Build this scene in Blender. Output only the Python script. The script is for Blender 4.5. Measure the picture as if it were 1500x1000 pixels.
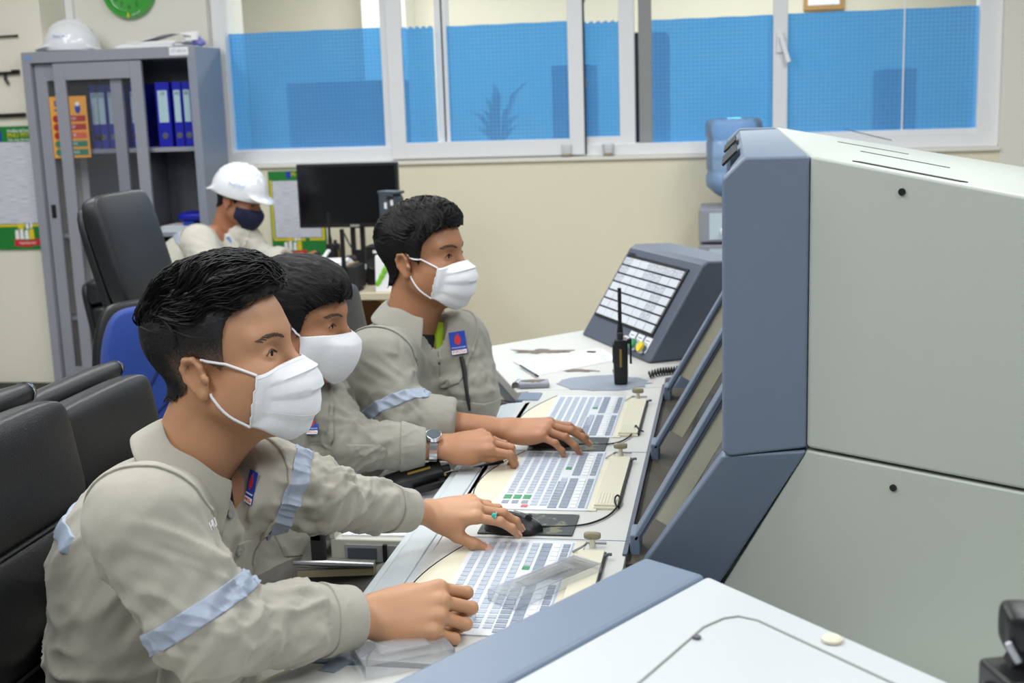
import bpy, math, random
import numpy as np
from mathutils import Matrix, Vector

random.seed(7)
RNG = np.random.default_rng(11)
for _o in list(bpy.data.objects):
    bpy.data.objects.remove(_o)
SC = bpy.context.scene
COL = SC.collection
PI = math.pi

# ------------------------------------------------------------------ camera
CAM_H = 1.52
F_PX, PITCH, ROLL, YAW = 1843.0, math.radians(10.9), 0.033, math.radians(10.1)
_fw = np.array([-math.sin(YAW) * math.cos(PITCH), math.cos(YAW) * math.cos(PITCH), -math.sin(PITCH)])
_rt = np.array([math.cos(YAW), math.sin(YAW), 0.0])
_up = np.cross(_rt, _fw)
CR = _rt * math.cos(ROLL) - _up * math.sin(ROLL)
CU = _up * math.cos(ROLL) + _rt * math.sin(ROLL)
CF = _fw
CO = np.array([0.0, 0.0, CAM_H])


def ray(x, y):
    return CR * ((x - 750) / F_PX) - CU * ((y - 500) / F_PX) + CF


def at(x, y, **k):
    """point of the photograph's pixel x, y on the plane X=, Y= or Z= of the room"""
    (ax, val), = k.items()
    d = ray(x, y)
    i = 'XYZ'.index(ax)
    return CO + d * ((val - CO[i]) / d[i])


def atd(x, y, d):
    return CO + ray(x, y) * d


def proj(P):
    q = np.asarray(P, float) - CO
    z = q @ CF
    return np.stack([750 + F_PX * (q @ CR) / z, 500 - F_PX * (q @ CU) / z, z], -1)


cam = bpy.data.cameras.new('camera')
cam.sensor_width = 36.0
cam.lens = F_PX * 36.0 / 1500.0
cam.clip_start = 0.05
cam.dof.use_dof = True
cam.dof.focus_distance = 2.15
cam.dof.aperture_fstop = 6.3
cam_o = bpy.data.objects.new('camera', cam)
COL.objects.link(cam_o)
_m = Matrix.Identity(4)
for i in range(3):
    _m[i][0], _m[i][1], _m[i][2], _m[i][3] = CR[i], CU[i], -CF[i], CO[i]
cam_o.matrix_world = _m
SC.camera = cam_o

# ------------------------------------------------------------------ light and exposure
world = bpy.data.worlds.new('world')
SC.world = world
world.use_nodes = True
world.node_tree.nodes['Background'].inputs[0].default_value = (0.90, 0.95, 1.0, 1)
world.node_tree.nodes['Background'].inputs[1].default_value = 0.115


def area(name, loc, sx, sy, power, col=(1, 1, 1), rot=(0, 0, 0)):
    l = bpy.data.lights.new(name, 'AREA')
    l.shape = 'RECTANGLE'
    l.size, l.size_y = sx, sy
    l.energy = power
    l.color = col
    o = bpy.data.objects.new(name, l)
    o.location = loc
    o.rotation_euler = rot
    COL.objects.link(o)


# rows of fluorescent troffers under the ceiling
for lx in (-3.2, -1.2, 0.9):
    for ly in (0.3, 2.3, 4.4):
        area('ceiling_lamp', (lx, ly, 2.9), 0.6, 1.2, 24, (0.97, 0.99, 1.0))
for lx in (-2.2, 0.2):
    area('corridor_lamp', (lx, 8.0, 2.85), 1.2, 0.4, 46, (0.97, 0.99, 1.0))
SC.view_settings.view_transform = 'Standard'
SC.view_settings.look = 'None'
SC.view_settings.exposure = 0.25
SC.view_settings.gamma = 1.0
SC.view_settings.use_curve_mapping = False


# ------------------------------------------------------------------ materials
def lin(c):
    c = [v / 255.0 for v in c]
    return tuple(v / 12.92 if v <= 0.04045 else ((v + 0.055) / 1.055) ** 2.4 for v in c)


def nodes(name):
    m = bpy.data.materials.new(name)
    m.use_nodes = True
    nt = m.node_tree
    return m, nt, nt.nodes['Principled BSDF']


def mat(name, rgb, rough=0.5, metal=0.0, var=0.06, scale=6.0, bump=0.0, bscale=200.0, coat=0.0, spec=0.5, sheen=0.0, sss=0.0, stretch=None):
    m, nt, b = nodes(name)
    c = lin(rgb)
    N, L = nt.nodes, nt.links
    tc = N.new('ShaderNodeTexCoord')
    src = tc.outputs['Object']
    if stretch:
        mp = N.new('ShaderNodeMapping')
        mp.inputs['Scale'].default_value = stretch
        L.new(src, mp.inputs['Vector'])
        src = mp.outputs['Vector']
    if var > 0:
        n = N.new('ShaderNodeTexNoise')
        n.inputs['Scale'].default_value = scale
        n.inputs['Detail'].default_value = 5
        L.new(src, n.inputs['Vector'])
        mx = N.new('ShaderNodeMix')
        mx.data_type = 'RGBA'
        mx.inputs['A'].default_value = (*[v * (1 - var) for v in c], 1)
        mx.inputs['B'].default_value = (*[min(1, v * (1 + var)) for v in c], 1)
        L.new(n.outputs['Fac'], mx.inputs['Factor'])
        L.new(mx.outputs['Result'], b.inputs['Base Color'])
    else:
        b.inputs['Base Color'].default_value = (*c, 1)
    if bump > 0:
        n2 = N.new('ShaderNodeTexNoise')
        n2.inputs['Scale'].default_value = bscale
        n2.inputs['Detail'].default_value = 3
        L.new(src, n2.inputs['Vector'])
        bp = N.new('ShaderNodeBump')
        bp.inputs['Strength'].default_value = bump
        bp.inputs['Distance'].default_value = 0.002
        L.new(n2.outputs['Fac'], bp.inputs['Height'])
        L.new(bp.outputs['Normal'], b.inputs['Normal'])
    b.inputs['Roughness'].default_value = rough
    b.inputs['Metallic'].default_value = metal
    b.inputs['Specular IOR Level'].default_value = spec
    b.inputs['Coat Weight'].default_value = coat
    b.inputs['Sheen Weight'].default_value = sheen
    if sss:
        b.inputs['Subsurface Weight'].default_value = sss
        b.inputs['Subsurface Radius'].default_value = (0.008, 0.003, 0.0015)
        b.inputs['Subsurface Scale'].default_value = 1.0
    return m


def crumple(m, scale=6.5, dist=0.022, strength=0.60):
    """fine creases of worn cotton, added on top of the weave"""
    nt = m.node_tree
    N, L = nt.nodes, nt.links
    b = N['Principled BSDF']
    tc = [n for n in N if n.type == 'TEX_COORD'][0]
    mp = N.new('ShaderNodeMapping')
    mp.inputs['Rotation'].default_value = (0.5, 0.7, 0.4)
    mp.inputs['Scale'].default_value = (1.0, 2.6, 1.6)
    L.new(tc.outputs['Object'], mp.inputs['Vector'])
    n = N.new('ShaderNodeTexNoise')
    n.noise_type = 'RIDGED_MULTIFRACTAL'
    n.inputs['Scale'].default_value = scale
    n.inputs['Detail'].default_value = 2.5
    n.inputs['Distortion'].default_value = 0.6
    L.new(mp.outputs[0], n.inputs['Vector'])
    bp = N.new('ShaderNodeBump')
    bp.inputs['Strength'].default_value = strength
    bp.inputs['Distance'].default_value = dist
    L.new(n.outputs['Fac'], bp.inputs['Height'])
    old = b.inputs['Normal'].links
    if old:
        L.new(old[0].from_socket, bp.inputs['Normal'])
    L.new(bp.outputs['Normal'], b.inputs['Normal'])


def clear_mat(name, tint=(1, 1, 1), gloss=0.10, rough=0.02, haze=0.0, hazecol=(0.8, 0.8, 0.8)):
    m = bpy.data.materials.new(name)
    m.use_nodes = True
    nt = m.node_tree
    N, L = nt.nodes, nt.links
    N.remove(N['Principled BSDF'])
    t = N.new('ShaderNodeBsdfTransparent')
    t.inputs[0].default_value = (*tint, 1)
    g = N.new('ShaderNodeBsdfGlossy')
    g.inputs['Roughness'].default_value = rough
    lw = N.new('ShaderNodeLayerWeight')
    lw.inputs['Blend'].default_value = gloss
    mx = N.new('ShaderNodeMixShader')
    L.new(lw.outputs['Fresnel'], mx.inputs[0])
    last = t.outputs[0]
    if haze:
        d = N.new('ShaderNodeBsdfDiffuse')
        d.inputs[0].default_value = (*hazecol, 1)
        m2 = N.new('ShaderNodeMixShader')
        m2.inputs[0].default_value = haze
        L.new(t.outputs[0], m2.inputs[1])
        L.new(d.outputs[0], m2.inputs[2])
        last = m2.outputs[0]
    L.new(last, mx.inputs[1])
    L.new(g.outputs[0], mx.inputs[2])
    L.new(mx.outputs[0], N['Material Output'].inputs[0])
    return m


def film_mat():
    """blue see-through privacy film printed with a fine pale grid"""
    m = bpy.data.materials.new('blue_film')
    m.use_nodes = True
    nt = m.node_tree
    N, L = nt.nodes, nt.links
    N.remove(N['Principled BSDF'])
    tc = N.new('ShaderNodeTexCoord')
    sp = N.new('ShaderNodeSeparateXYZ')
    L.new(tc.outputs['Object'], sp.inputs[0])
    outs = []
    for ax in ('X', 'Z'):
        a = N.new('ShaderNodeMath'); a.operation = 'MULTIPLY'; a.inputs[1].default_value = 1 / 0.0205
        L.new(sp.outputs[ax], a.inputs[0])
        f = N.new('ShaderNodeMath'); f.operation = 'FRACT'
        L.new(a.outputs[0], f.inputs[0])
        lt = N.new('ShaderNodeMath'); lt.operation = 'LESS_THAN'; lt.inputs[1].default_value = 0.24
        L.new(f.outputs[0], lt.inputs[0])
        outs.append(lt)
    mxm = N.new('ShaderNodeMath'); mxm.operation = 'MAXIMUM'
    L.new(outs[0].outputs[0], mxm.inputs[0]); L.new(outs[1].outputs[0], mxm.inputs[1])
    nz = N.new('ShaderNodeTexNoise'); nz.inputs['Scale'].default_value = 1.6; nz.inputs['Detail'].default_value = 2
    L.new(tc.outputs['Object'], nz.inputs['Vector'])
    k = N.new('ShaderNodeMath'); k.operation = 'MULTIPLY'
    L.new(mxm.outputs[0], k.inputs[0]); L.new(nz.outputs['Fac'], k.inputs[1])
    mix = N.new('ShaderNodeMix'); mix.data_type = 'RGBA'
    mix.inputs['A'].default_value = (*lin((116, 192, 246)), 1)
    mix.inputs['B'].default_value = (*lin((182, 224, 249)), 1)
    L.new(k.outputs[0], mix.inputs['Factor'])
    d = N.new('ShaderNodeBsdfDiffuse'); L.new(mix.outputs['Result'], d.inputs[0])
    tr = N.new('ShaderNodeBsdfTransparent'); tr.inputs[0].default_value = (0.34, 0.72, 1.0, 1)
    ms = N.new('ShaderNodeMixShader'); ms.inputs[0].default_value = 0.47
    L.new(tr.outputs[0], ms.inputs[1]); L.new(d.outputs[0], ms.inputs[2])
    g = N.new('ShaderNodeBsdfGlossy'); g.inputs['Roughness'].default_value = 0.05
    lw = N.new('ShaderNodeLayerWeight'); lw.inputs['Blend'].default_value = 0.15
    m2 = N.new('ShaderNodeMixShader'); L.new(lw.outputs['Fresnel'], m2.inputs[0])
    L.new(ms.outputs[0], m2.inputs[1]); L.new(g.outputs[0], m2.inputs[2])
    L.new(m2.outputs[0], N['Material Output'].inputs[0])
    return m


def print_mat(name, paper, ink, rows=40.0, cols=9.0, dens=0.5):
    """a printed form: pale paper with rows of grey print (flat print, procedural)"""
    m, nt, b = nodes(name)
    N, L = nt.nodes, nt.links
    tc = N.new('ShaderNodeTexCoord')
    mp = N.new('ShaderNodeMapping')
    mp.inputs['Scale'].default_value = (cols, cols, rows)
    L.new(tc.outputs['Generated'], mp.inputs['Vector'])
    n = N.new('ShaderNodeTexNoise'); n.inputs['Scale'].default_value = 2.2; n.inputs['Detail'].default_value = 4
    L.new(mp.outputs[0], n.inputs['Vector'])
    r = N.new('ShaderNodeValToRGB')
    r.color_ramp.elements[0].position = dens - 0.06
    r.color_ramp.elements[0].color = (*lin(paper), 1)
    r.color_ramp.elements[1].position = dens + 0.10
    r.color_ramp.elements[1].color = (*lin(ink), 1)
    L.new(n.outputs['Fac'], r.inputs[0])
    L.new(r.outputs[0], b.inputs['Base Color'])
    b.inputs['Roughness'].default_value = 0.6
    return m


def worn_mat(name, rgb, chip, thresh=0.70, scale=9.0, rough=0.4):
    """painted sheet with chips worn through to a darker layer"""
    m, nt, b = nodes(name)
    N, L = nt.nodes, nt.links
    tc = N.new('ShaderNodeTexCoord')
    n = N.new('ShaderNodeTexNoise'); n.inputs['Scale'].default_value = scale; n.inputs['Detail'].default_value = 8
    n.inputs['Roughness'].default_value = 0.65
    L.new(tc.outputs['Object'], n.inputs['Vector'])
    r = N.new('ShaderNodeValToRGB')
    r.color_ramp.elements[0].position = thresh - 0.012
    r.color_ramp.elements[0].color = (*lin(rgb), 1)
    r.color_ramp.elements[1].position = thresh + 0.012
    r.color_ramp.elements[1].color = (*lin(chip), 1)
    L.new(n.outputs['Fac'], r.inputs[0])
    L.new(r.outputs[0], b.inputs['Base Color'])
    b.inputs['Roughness'].default_value = rough
    return m


M = {}
M['wall'] = mat('wall_paint', (234, 229, 212), 0.75, var=0.05, scale=1.5, bump=0.15, bscale=60)
M['wall_cream'] = mat('cream_paint', (236, 229, 204), 0.7, var=0.05, scale=1.2, bump=0.15, bscale=60)
M['wall_white'] = mat('white_paint', (236, 232, 222), 0.75, var=0.03, scale=1.2)
M['ceil'] = mat('ceiling_paint', (235, 235, 230), 0.8, var=0.02)
M['floor'] = mat('floor_tile', (176, 176, 168), 0.35, var=0.06, scale=3)
M['skirt'] = mat('dark_skirting', (72, 72, 66), 0.5)
M['upvc'] = mat('white_upvc', (240, 241, 243), 0.35, var=0.01)
M['upvc_sh'] = mat('upvc_gasket', (40, 42, 46), 0.5)
M['glass'] = clear_mat('window_glass', (0.97, 0.99, 0.99), 0.12)
M['cabglass'] = clear_mat('cabinet_glass', (0.97, 0.97, 0.98), 0.12, 0.05, haze=0.03, hazecol=(0.55, 0.58, 0.6))
M['film'] = film_mat()
M['steel'] = mat('grey_steel', (150, 152, 162), 0.4, var=0.03)
M['steel_d'] = mat('dark_steel', (92, 94, 100), 0.45, var=0.03)
M['steel_side'] = mat('steel_side', (142, 148, 162), 0.4, var=0.03)
M['hole'] = mat('near_black', (16, 16, 18), 0.6, var=0)
M['black'] = mat('black_plastic', (24, 24, 26), 0.4, var=0.05)
M['black_m'] = mat('black_matte', (34, 34, 36), 0.65, var=0.05)
M['leather'] = mat('black_leather', (26, 27, 31), 0.38, var=0.15, scale=20, bump=0.35, bscale=350)
M['bluefab'] = mat('blue_fabric', (28, 62, 142), 0.85, var=0.12, scale=60, bump=0.4, bscale=600, sheen=0.2)
M['chrome'] = mat('chrome', (215, 217, 222), 0.12, metal=1.0, var=0)
M['alu'] = mat('brushed_metal', (178, 180, 184), 0.35, metal=0.9, var=0.05)
M['con_grey'] = mat('console_grey', (114, 128, 148), 0.42, var=0.02, bump=0.08, bscale=700)
M['con_dark'] = mat('console_dark_grey', (84, 91, 106), 0.45, var=0.03, bump=0.08, bscale=700)
M['con_white'] = mat('console_white', (186, 192, 184), 0.4, var=0.015, scale=2, bump=0.05, bscale=700)
M['con_beige'] = mat('console_beige', (214, 211, 188), 0.5, var=0.03)
M['desk'] = worn_mat('desk_white', (206, 206, 201), (120, 128, 142), 0.735, 5.0)
M['desk_strip'] = worn_mat('desk_strip_white', (200, 207, 210), (92, 112, 140), 0.72, 16.0)
M['wornpatch'] = mat('worn_grey', (140, 149, 163), 0.45, var=0.12, scale=14)
M['wornbrown'] = mat('worn_brown', (112, 98, 88), 0.6, var=0.2, scale=20)
M['ivory'] = mat('ivory_plastic', (222, 217, 194), 0.45, var=0.03)
M['keysheet'] = mat('key_sheet', (222, 226, 232), 0.35, var=0.02)
M['key'] = mat('key_pale', (178, 188, 202), 0.4, var=0.12, scale=300)
M['key_d'] = mat('key_grey', (140, 150, 166), 0.4, var=0.15, scale=300)
M['key_w'] = mat('key_white', (236, 238, 242), 0.35, var=0.05, scale=300)
M['key_g'] = mat('key_green', (58, 146, 96), 0.4, var=0.04)
M['key_r'] = mat('key_red', (206, 92, 100), 0.4, var=0.04)
M['paper'] = mat('paper', (240, 240, 242), 0.7, var=0.01)
M['form'] = print_mat('printed_form', (222, 224, 232), (182, 184, 198), 46, 2.4, 0.50)
M['form2'] = print_mat('printed_sheet', (240, 240, 244), (196, 199, 214), 22, 5, 0.58)
M['green'] = mat('sign_green', (34, 128, 52), 0.45, var=0.02)
M['clockgreen'] = mat('clock_green', (70, 168, 66), 0.25, var=0.02, coat=0.5)
M['yellow'] = mat('sign_yellow', (232, 206, 40), 0.5, var=0.02)
M['white'] = mat('plain_white', (242, 242, 242), 0.45, var=0.01)
M['red'] = mat('sign_red', (206, 44, 50), 0.5, var=0.02)
M['orange'] = mat('sign_orange', (238, 168, 70), 0.5, var=0.03)
M['teal'] = mat('sign_green_teal', (60, 130, 104), 0.5, var=0.03)
M['salmon'] = mat('sign_salmon', (216, 104, 76), 0.5, var=0.03)
M['darkred'] = mat('sign_dark_red', (176, 48, 44), 0.5, var=0.03)
M['logo_blue'] = mat('logo_blue', (26, 64, 168), 0.55, var=0.02)
M['ink_blue'] = mat('print_blue', (120, 150, 200), 0.5, var=0.02)
M['binder'] = mat('binder_blue', (20, 30, 168), 0.4, var=0.05)
M['binder_l'] = mat('binder_label', (178, 206, 216), 0.5, var=0.05)
M['maroon'] = mat('maroon_board', (66, 24, 26), 0.6)
M['hat'] = mat('helmet_white', (238, 240, 244), 0.22, var=0.01, coat=0.6)
M['skin'] = mat('skin', (190, 141, 106), 0.48, var=0.09, scale=24, bump=0.12, bscale=420, sss=0.06)
M['skin_d'] = mat('skin_tan', (174, 123, 90), 0.48, var=0.09, scale=24, bump=0.12, bscale=420, sss=0.12)
M['skin_far'] = mat('skin_warm', (166, 112, 84), 0.5, var=0.09, scale=24, sss=0.1)
M['nail'] = mat('nail_pink', (214, 164, 148), 0.3, var=0.03)
M['hair'] = mat('black_hair', (15, 14, 15), 0.62, spec=0.3, var=0.25, scale=60, bump=0.6, bscale=160, stretch=(1, 3, 2))
M['brow'] = mat('dark_brow', (92, 70, 55), 0.7)
M['eye_w'] = mat('eye_white', (214, 206, 198), 0.25, var=0.02)
M['eye_i'] = mat('eye_dark', (28, 20, 17), 0.15, var=0)
M['cloth'] = mat('khaki_grey_cotton', (172, 168, 156), 0.88, var=0.05, scale=40, bump=0.25, bscale=900, sheen=0.15)
M['cloth2'] = mat('grey_cotton', (152, 150, 140), 0.88, var=0.05, scale=40, bump=0.25, bscale=900, sheen=0.15)
M['cloth4'] = mat('pale_cotton', (194, 190, 178), 0.88, var=0.05, scale=40, bump=0.2, bscale=900, sheen=0.15)
for _k in ('cloth', 'cloth2', 'cloth4'):
    crumple(M[_k])
M['trouser'] = mat('shaded_grey_cotton', (112, 110, 104), 0.9, var=0.06, scale=40, bump=0.25, bscale=900)  # coverall cotton with its shade painted in, for the second operator's legs
M['reflect'] = mat('reflective_tape', (156, 168, 186), 0.42, metal=0.0, var=0.10, scale=80)
M['shirt_dark'] = mat('navy_shirt', (36, 38, 46), 0.85)
M['lime'] = mat('lime_lining', (176, 214, 40), 0.7, var=0.05)
M['mask'] = mat('white_mask', (238, 240, 244), 0.8, var=0.015, scale=30, bump=0.1, bscale=600)
M['mask_navy'] = mat('navy_mask', (24, 30, 62), 0.85, var=0.08, scale=60)
M['jug'] = clear_mat('jug_blue', (0.74, 0.85, 0.99), 0.22, 0.05, haze=0.42, hazecol=(0.46, 0.68, 0.98))
M['clear'] = clear_mat('clear_plastic', (0.93, 0.94, 0.95), 0.07, 0.12, haze=0.12, hazecol=(0.86, 0.87, 0.9))
M['wood'] = mat('wood_brown', (170, 128, 72), 0.5, var=0.2, scale=12, stretch=(1, 1, 6))
M['pad'] = worn_mat('pad_pattern', (50, 56, 60), (112, 112, 82), 0.56, 26.0, 0.45)
M['grey_pl'] = mat('grey_plastic', (150, 152, 150), 0.5, var=0.03)
M['tray'] = mat('tray_beige', (190, 190, 178), 0.5, var=0.03)
M['slate'] = mat('dark_device', (70, 80, 88), 0.4, var=0.05)
M['tile'] = mat('annunciator_tile', (216, 220, 228), 0.35, var=0.03, scale=40)
M['tile_print'] = print_mat('annunciator_tile_print', (214, 218, 226), (128, 134, 146), 7, 5, 0.52)
M['led'] = mat('led_blue', (60, 90, 255), 0.3, var=0)
M['ring'] = mat('turquoise_stone', (40, 190, 180), 0.2, var=0)
M['screen'] = mat('black_screen', (14, 15, 18), 0.22, var=0)
M['lamp_y'] = mat('button_yellow', (236, 214, 50), 0.3, var=0)
M['shoe'] = mat('black_shoe', (30, 28, 28), 0.45)
M['cort_wall'] = mat('corridor_wall', (214, 208, 190), 0.8, var=0.03)
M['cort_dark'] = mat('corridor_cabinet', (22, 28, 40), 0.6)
M['leaf'] = mat('leaf_green', (40, 70, 48), 0.5, var=0.2)


# ------------------------------------------------------------------ mesh helpers
class MB:
    def __init__(s):
        s.V, s.F = [], []

    def add(s, V, F):
        n = len(s.V)
        s.V.extend([tuple(map(float, v)) for v in V])
        s.F.extend([tuple(int(i) + n for i in f) for f in F])
        return s

    def box(s, c, d, R=None):
        P = np.array([[x, y, z] for x in (-.5, .5) for y in (-.5, .5) for z in (-.5, .5)]) * np.array(d)
        if R is not None:
            P = P @ np.asarray(R).T
        return s.add(P + np.array(c), [(0, 1, 3, 2), (4, 6, 7, 5), (0, 4, 5, 1), (2, 3, 7, 6), (0, 2, 6, 4), (1, 5, 7, 3)])

    def span(s, a, b):
        a, b = np.array(a, float), np.array(b, float)
        return s.box((a + b) / 2, np.abs(b - a))

    def prism(s, poly, e):
        """poly: list of 3-D points (a planar loop); e: extrusion vector"""
        p = np.array(poly, float)
        n = len(p)
        e = np.array(e, float)
        V = np.vstack([p, p + e])
        nrm = np.zeros(3)
        for i in range(n):
            nrm += np.cross(p[i], p[(i + 1) % n])
        F = [tuple(range(n)), tuple(range(2 * n - 1, n - 1, -1))] + [((i + 1) % n, i, i + n, (i + 1) % n + n) for i in range(n)]
        if nrm @ e > 0:
            F = [f[::-1] for f in F]
        return s.add(V, F)

    def loft(s, rings, closed=True, caps=True):
        """rings: list of equally long loops of points"""
        n = len(rings[0])
        V = np.vstack([np.array(r, float) for r in rings])
        F = []
        for i in range(len(rings) - 1):
            for j in range(n if closed else n - 1):
                k = (j + 1) % n
                F.append((i * n + j, i * n + k, (i + 1) * n + k, (i + 1) * n + j))
        if caps:
            F.append(tuple(range(n - 1, -1, -1)))
            F.append(tuple((len(rings) - 1) * n + j for j in range(n)))
        return s.add(V, F)

    def tube(s, pts, r, n=8, caps=True):
        P = np.array(pts, float)
        m = len(P)
        r = np.broadcast_to(np.array(r, float), (m,))
        T = np.gradient(P, axis=0)
        T /= np.linalg.norm(T, axis=1)[:, None] + 1e-12
        u = np.cross(T[0], (0, 0, 1))
        if np.linalg.norm(u) < 0.2:
            u = np.cross(T[0], (1, 0, 0))
        rings = []
        for i in range(m):
            u = u - T[i] * (u @ T[i])
            u /= np.linalg.norm(u) + 1e-12
            w = np.cross(T[i], u)
            a = np.arange(n) * 2 * PI / n
            rings.append(P[i] + r[i] * (np.cos(a)[:, None] * u + np.sin(a)[:, None] * w))
        return s.loft(rings, True, caps)

    def cyl(s, a, b, r, r2=None, n=20):
        return s.tube([a, b], [r, r if r2 is None else r2], n)

    def lathe(s, prof, c=(0, 0, 0), n=28, R=None, arc=2 * PI):
        rings = []
        for r, z in prof:
            a = np.arange(n) * arc / n
            q = np.stack([r * np.cos(a), r * np.sin(a), np.full(n, z)], 1)
            if R is not None:
                q = q @ np.asarray(R).T
            rings.append(q + np.array(c))
        return s.loft(rings, True, True)

    def ball(s, c, r, n=12, R=None):
        r = np.broadcast_to(np.array(r, float), (3,))
        rings = []
        for i in range(n // 2 + 1):
            t = -PI / 2 + PI * i / (n // 2)
            t = max(min(t, PI / 2 - 0.02), -PI / 2 + 0.02)
            a = np.arange(n) * 2 * PI / n
            q = np.stack([np.cos(t) * np.cos(a), np.cos(t) * np.sin(a), np.full(n, math.sin(t))], 1) * r
            if R is not None:
                q = q @ np.asarray(R).T
            rings.append(q + np.array(c))
        return s.loft(rings)

    def build(s, name, m, parent=None, smooth=30, bevel=0.0, seg=2, solid=0.0, sub=0, local=False):
        return mesh_obj(name, s.V, s.F, m, parent, smooth, bevel, seg, solid, sub, local)


def origin_of(o):
    v = np.zeros(3)
    while o is not None:
        v += np.array(o.location)
        o = o.parent
    return v


def mesh_obj(name, V, F, m, parent=None, smooth=30, bevel=0.0, seg=2, solid=0.0, sub=0, local=False):
    V = np.asarray(V, float)
    if parent is not None and not local:
        V = V - origin_of(parent)
    me = bpy.data.meshes.new(name)
    if isinstance(F, np.ndarray):
        nf, k = F.shape
        me.vertices.add(len(V)); me.vertices.foreach_set('co', V.astype(np.float32).ravel())
        me.loops.add(nf * k); me.loops.foreach_set('vertex_index', F.astype(np.int32).ravel())
        me.polygons.add(nf)
        me.polygons.foreach_set('loop_start', np.arange(0, nf * k, k, dtype=np.int32))
        me.update(calc_edges=True)
        me.validate()
    else:
        me.from_pydata([tuple(v) for v in V], [], F)
        me.update()
    if smooth:
        me.polygons.foreach_set('use_smooth', np.ones(len(me.polygons), dtype=bool))
        if smooth < 180:
            me.set_sharp_from_angle(angle=math.radians(smooth))
    if m is not None:
        me.materials.append(m)
    o = bpy.data.objects.new(name, me)
    COL.objects.link(o)
    if parent is not None:
        o.parent = parent
    if solid:
        md = o.modifiers.new('solid', 'SOLIDIFY'); md.thickness = solid; md.offset = 0
    if bevel:
        md = o.modifiers.new('bevel', 'BEVEL'); md.width = bevel; md.segments = seg
        md.limit_method = 'ANGLE'; md.angle_limit = math.radians(35)
        md.harden_normals = True
    if sub:
        md = o.modifiers.new('sub', 'SUBSURF'); md.levels = sub; md.render_levels = sub
    return o


def tag(o, label=None, cat=None, group=None, kind=None):
    if label: o['label'] = label
    if cat: o['category'] = cat
    if group: o['group'] = group
    if kind: o['kind'] = kind
    return o


def thing(name, label, cat, loc=(0, 0, 0), group=None):
    o = bpy.data.objects.new(name, None)
    o.empty_display_size = 0.05
    COL.objects.link(o)
    o.location = tuple(map(float, loc))
    return tag(o, label, cat, group)


def struct(o):
    o['kind'] = 'structure'
    return o


def copy_tree(o, parent=None):
    c = o.copy()
    COL.objects.link(c)
    c.parent = parent
    for ch in list(o.children):
        copy_tree(ch, c)
    return c


def rotz(a):
    c, s_ = math.cos(a), math.sin(a)
    return np.array([[c, -s_, 0], [s_, c, 0], [0, 0, 1.0]])


def rotx(a):
    c, s_ = math.cos(a), math.sin(a)
    return np.array([[1.0, 0, 0], [0, c, -s_], [0, s_, c]])


def roty(a):
    c, s_ = math.cos(a), math.sin(a)
    return np.array([[c, 0, s_], [0, 1.0, 0], [-s_, 0, c]])


def frame(x, up=(0, 0, 1)):
    """rotation with columns x, y, z; x kept, z as near to up as possible"""
    x = np.array(x, float); x /= np.linalg.norm(x)
    y = np.cross(up, x); y /= np.linalg.norm(y)
    return np.stack([x, y, np.cross(x, y)], 1)


def text(name, s, size, m, parent, pos, R, depth=0.0006, align='CENTER'):
    """flat lettering: local x = reading direction, y = up, z = out of the surface"""
    cu = bpy.data.curves.new(name, 'FONT')
    cu.body = s
    cu.size = size
    cu.align_x = align
    cu.align_y = 'CENTER'
    cu.extrude = depth
    cu.resolution_u = 2
    tmp = bpy.data.objects.new(name, cu)
    me = bpy.data.meshes.new_from_object(tmp)
    bpy.data.objects.remove(tmp)
    n = len(me.vertices)
    V = np.empty(n * 3, np.float32); me.vertices.foreach_get('co', V)
    V = V.reshape(-1, 3) @ np.asarray(R).T + np.array(pos) - origin_of(parent)
    me.vertices.foreach_set('co', V.astype(np.float32).ravel())
    me.update()
    me.materials.clear(); me.materials.append(m)
    o = bpy.data.objects.new(name, me)
    COL.objects.link(o)
    o.parent = parent
    return o


def rbox(c, d, r, n=5, R=None):
    """rounded cushion-like box as a mesh builder"""
    b = MB()
    d = np.array(d, float) / 2
    idx = {}
    V, F = [], []
    g = np.linspace(-1, 1, n)
    # concentrate rows towards the edges
    g = np.sign(g) * (1 - (1 - np.abs(g)) ** 1.0)
    for ax in range(3):
        for sgn in (-1, 1):
            o1, o2 = [(1, 2), (2, 0), (0, 1)][ax]
            ids = np.zeros((n, n), int)
            for i in range(n):
                for j in range(n):
                    p = np.zeros(3)
                    p[ax] = sgn; p[o1] = g[i]; p[o2] = g[j]
                    key = tuple(np.round(p, 5))
                    if key not in idx:
                        idx[key] = len(V)
                        q = p * d
                        inner = np.clip(q, -(d - r), d - r)
                        w = q - inner
                        # map cube corner offset to a sphere offset
                        L = np.linalg.norm(w)
                        if L > 0:
                            w = w / L * r if np.count_nonzero(np.abs(w) > 1e-9) > 1 else w
                        V.append(inner + w)
                    ids[i, j] = idx[key]
            for i in range(n - 1):
                for j in range(n - 1):
                    f = (ids[i, j], ids[i + 1, j], ids[i + 1, j + 1], ids[i, j + 1])
                    F.append(f if sgn > 0 else f[::-1])
    V = np.array(V)
    if R is not None:
        V = V @ np.asarray(R).T
    b.add(V + np.array(c), F)
    return b

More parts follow.
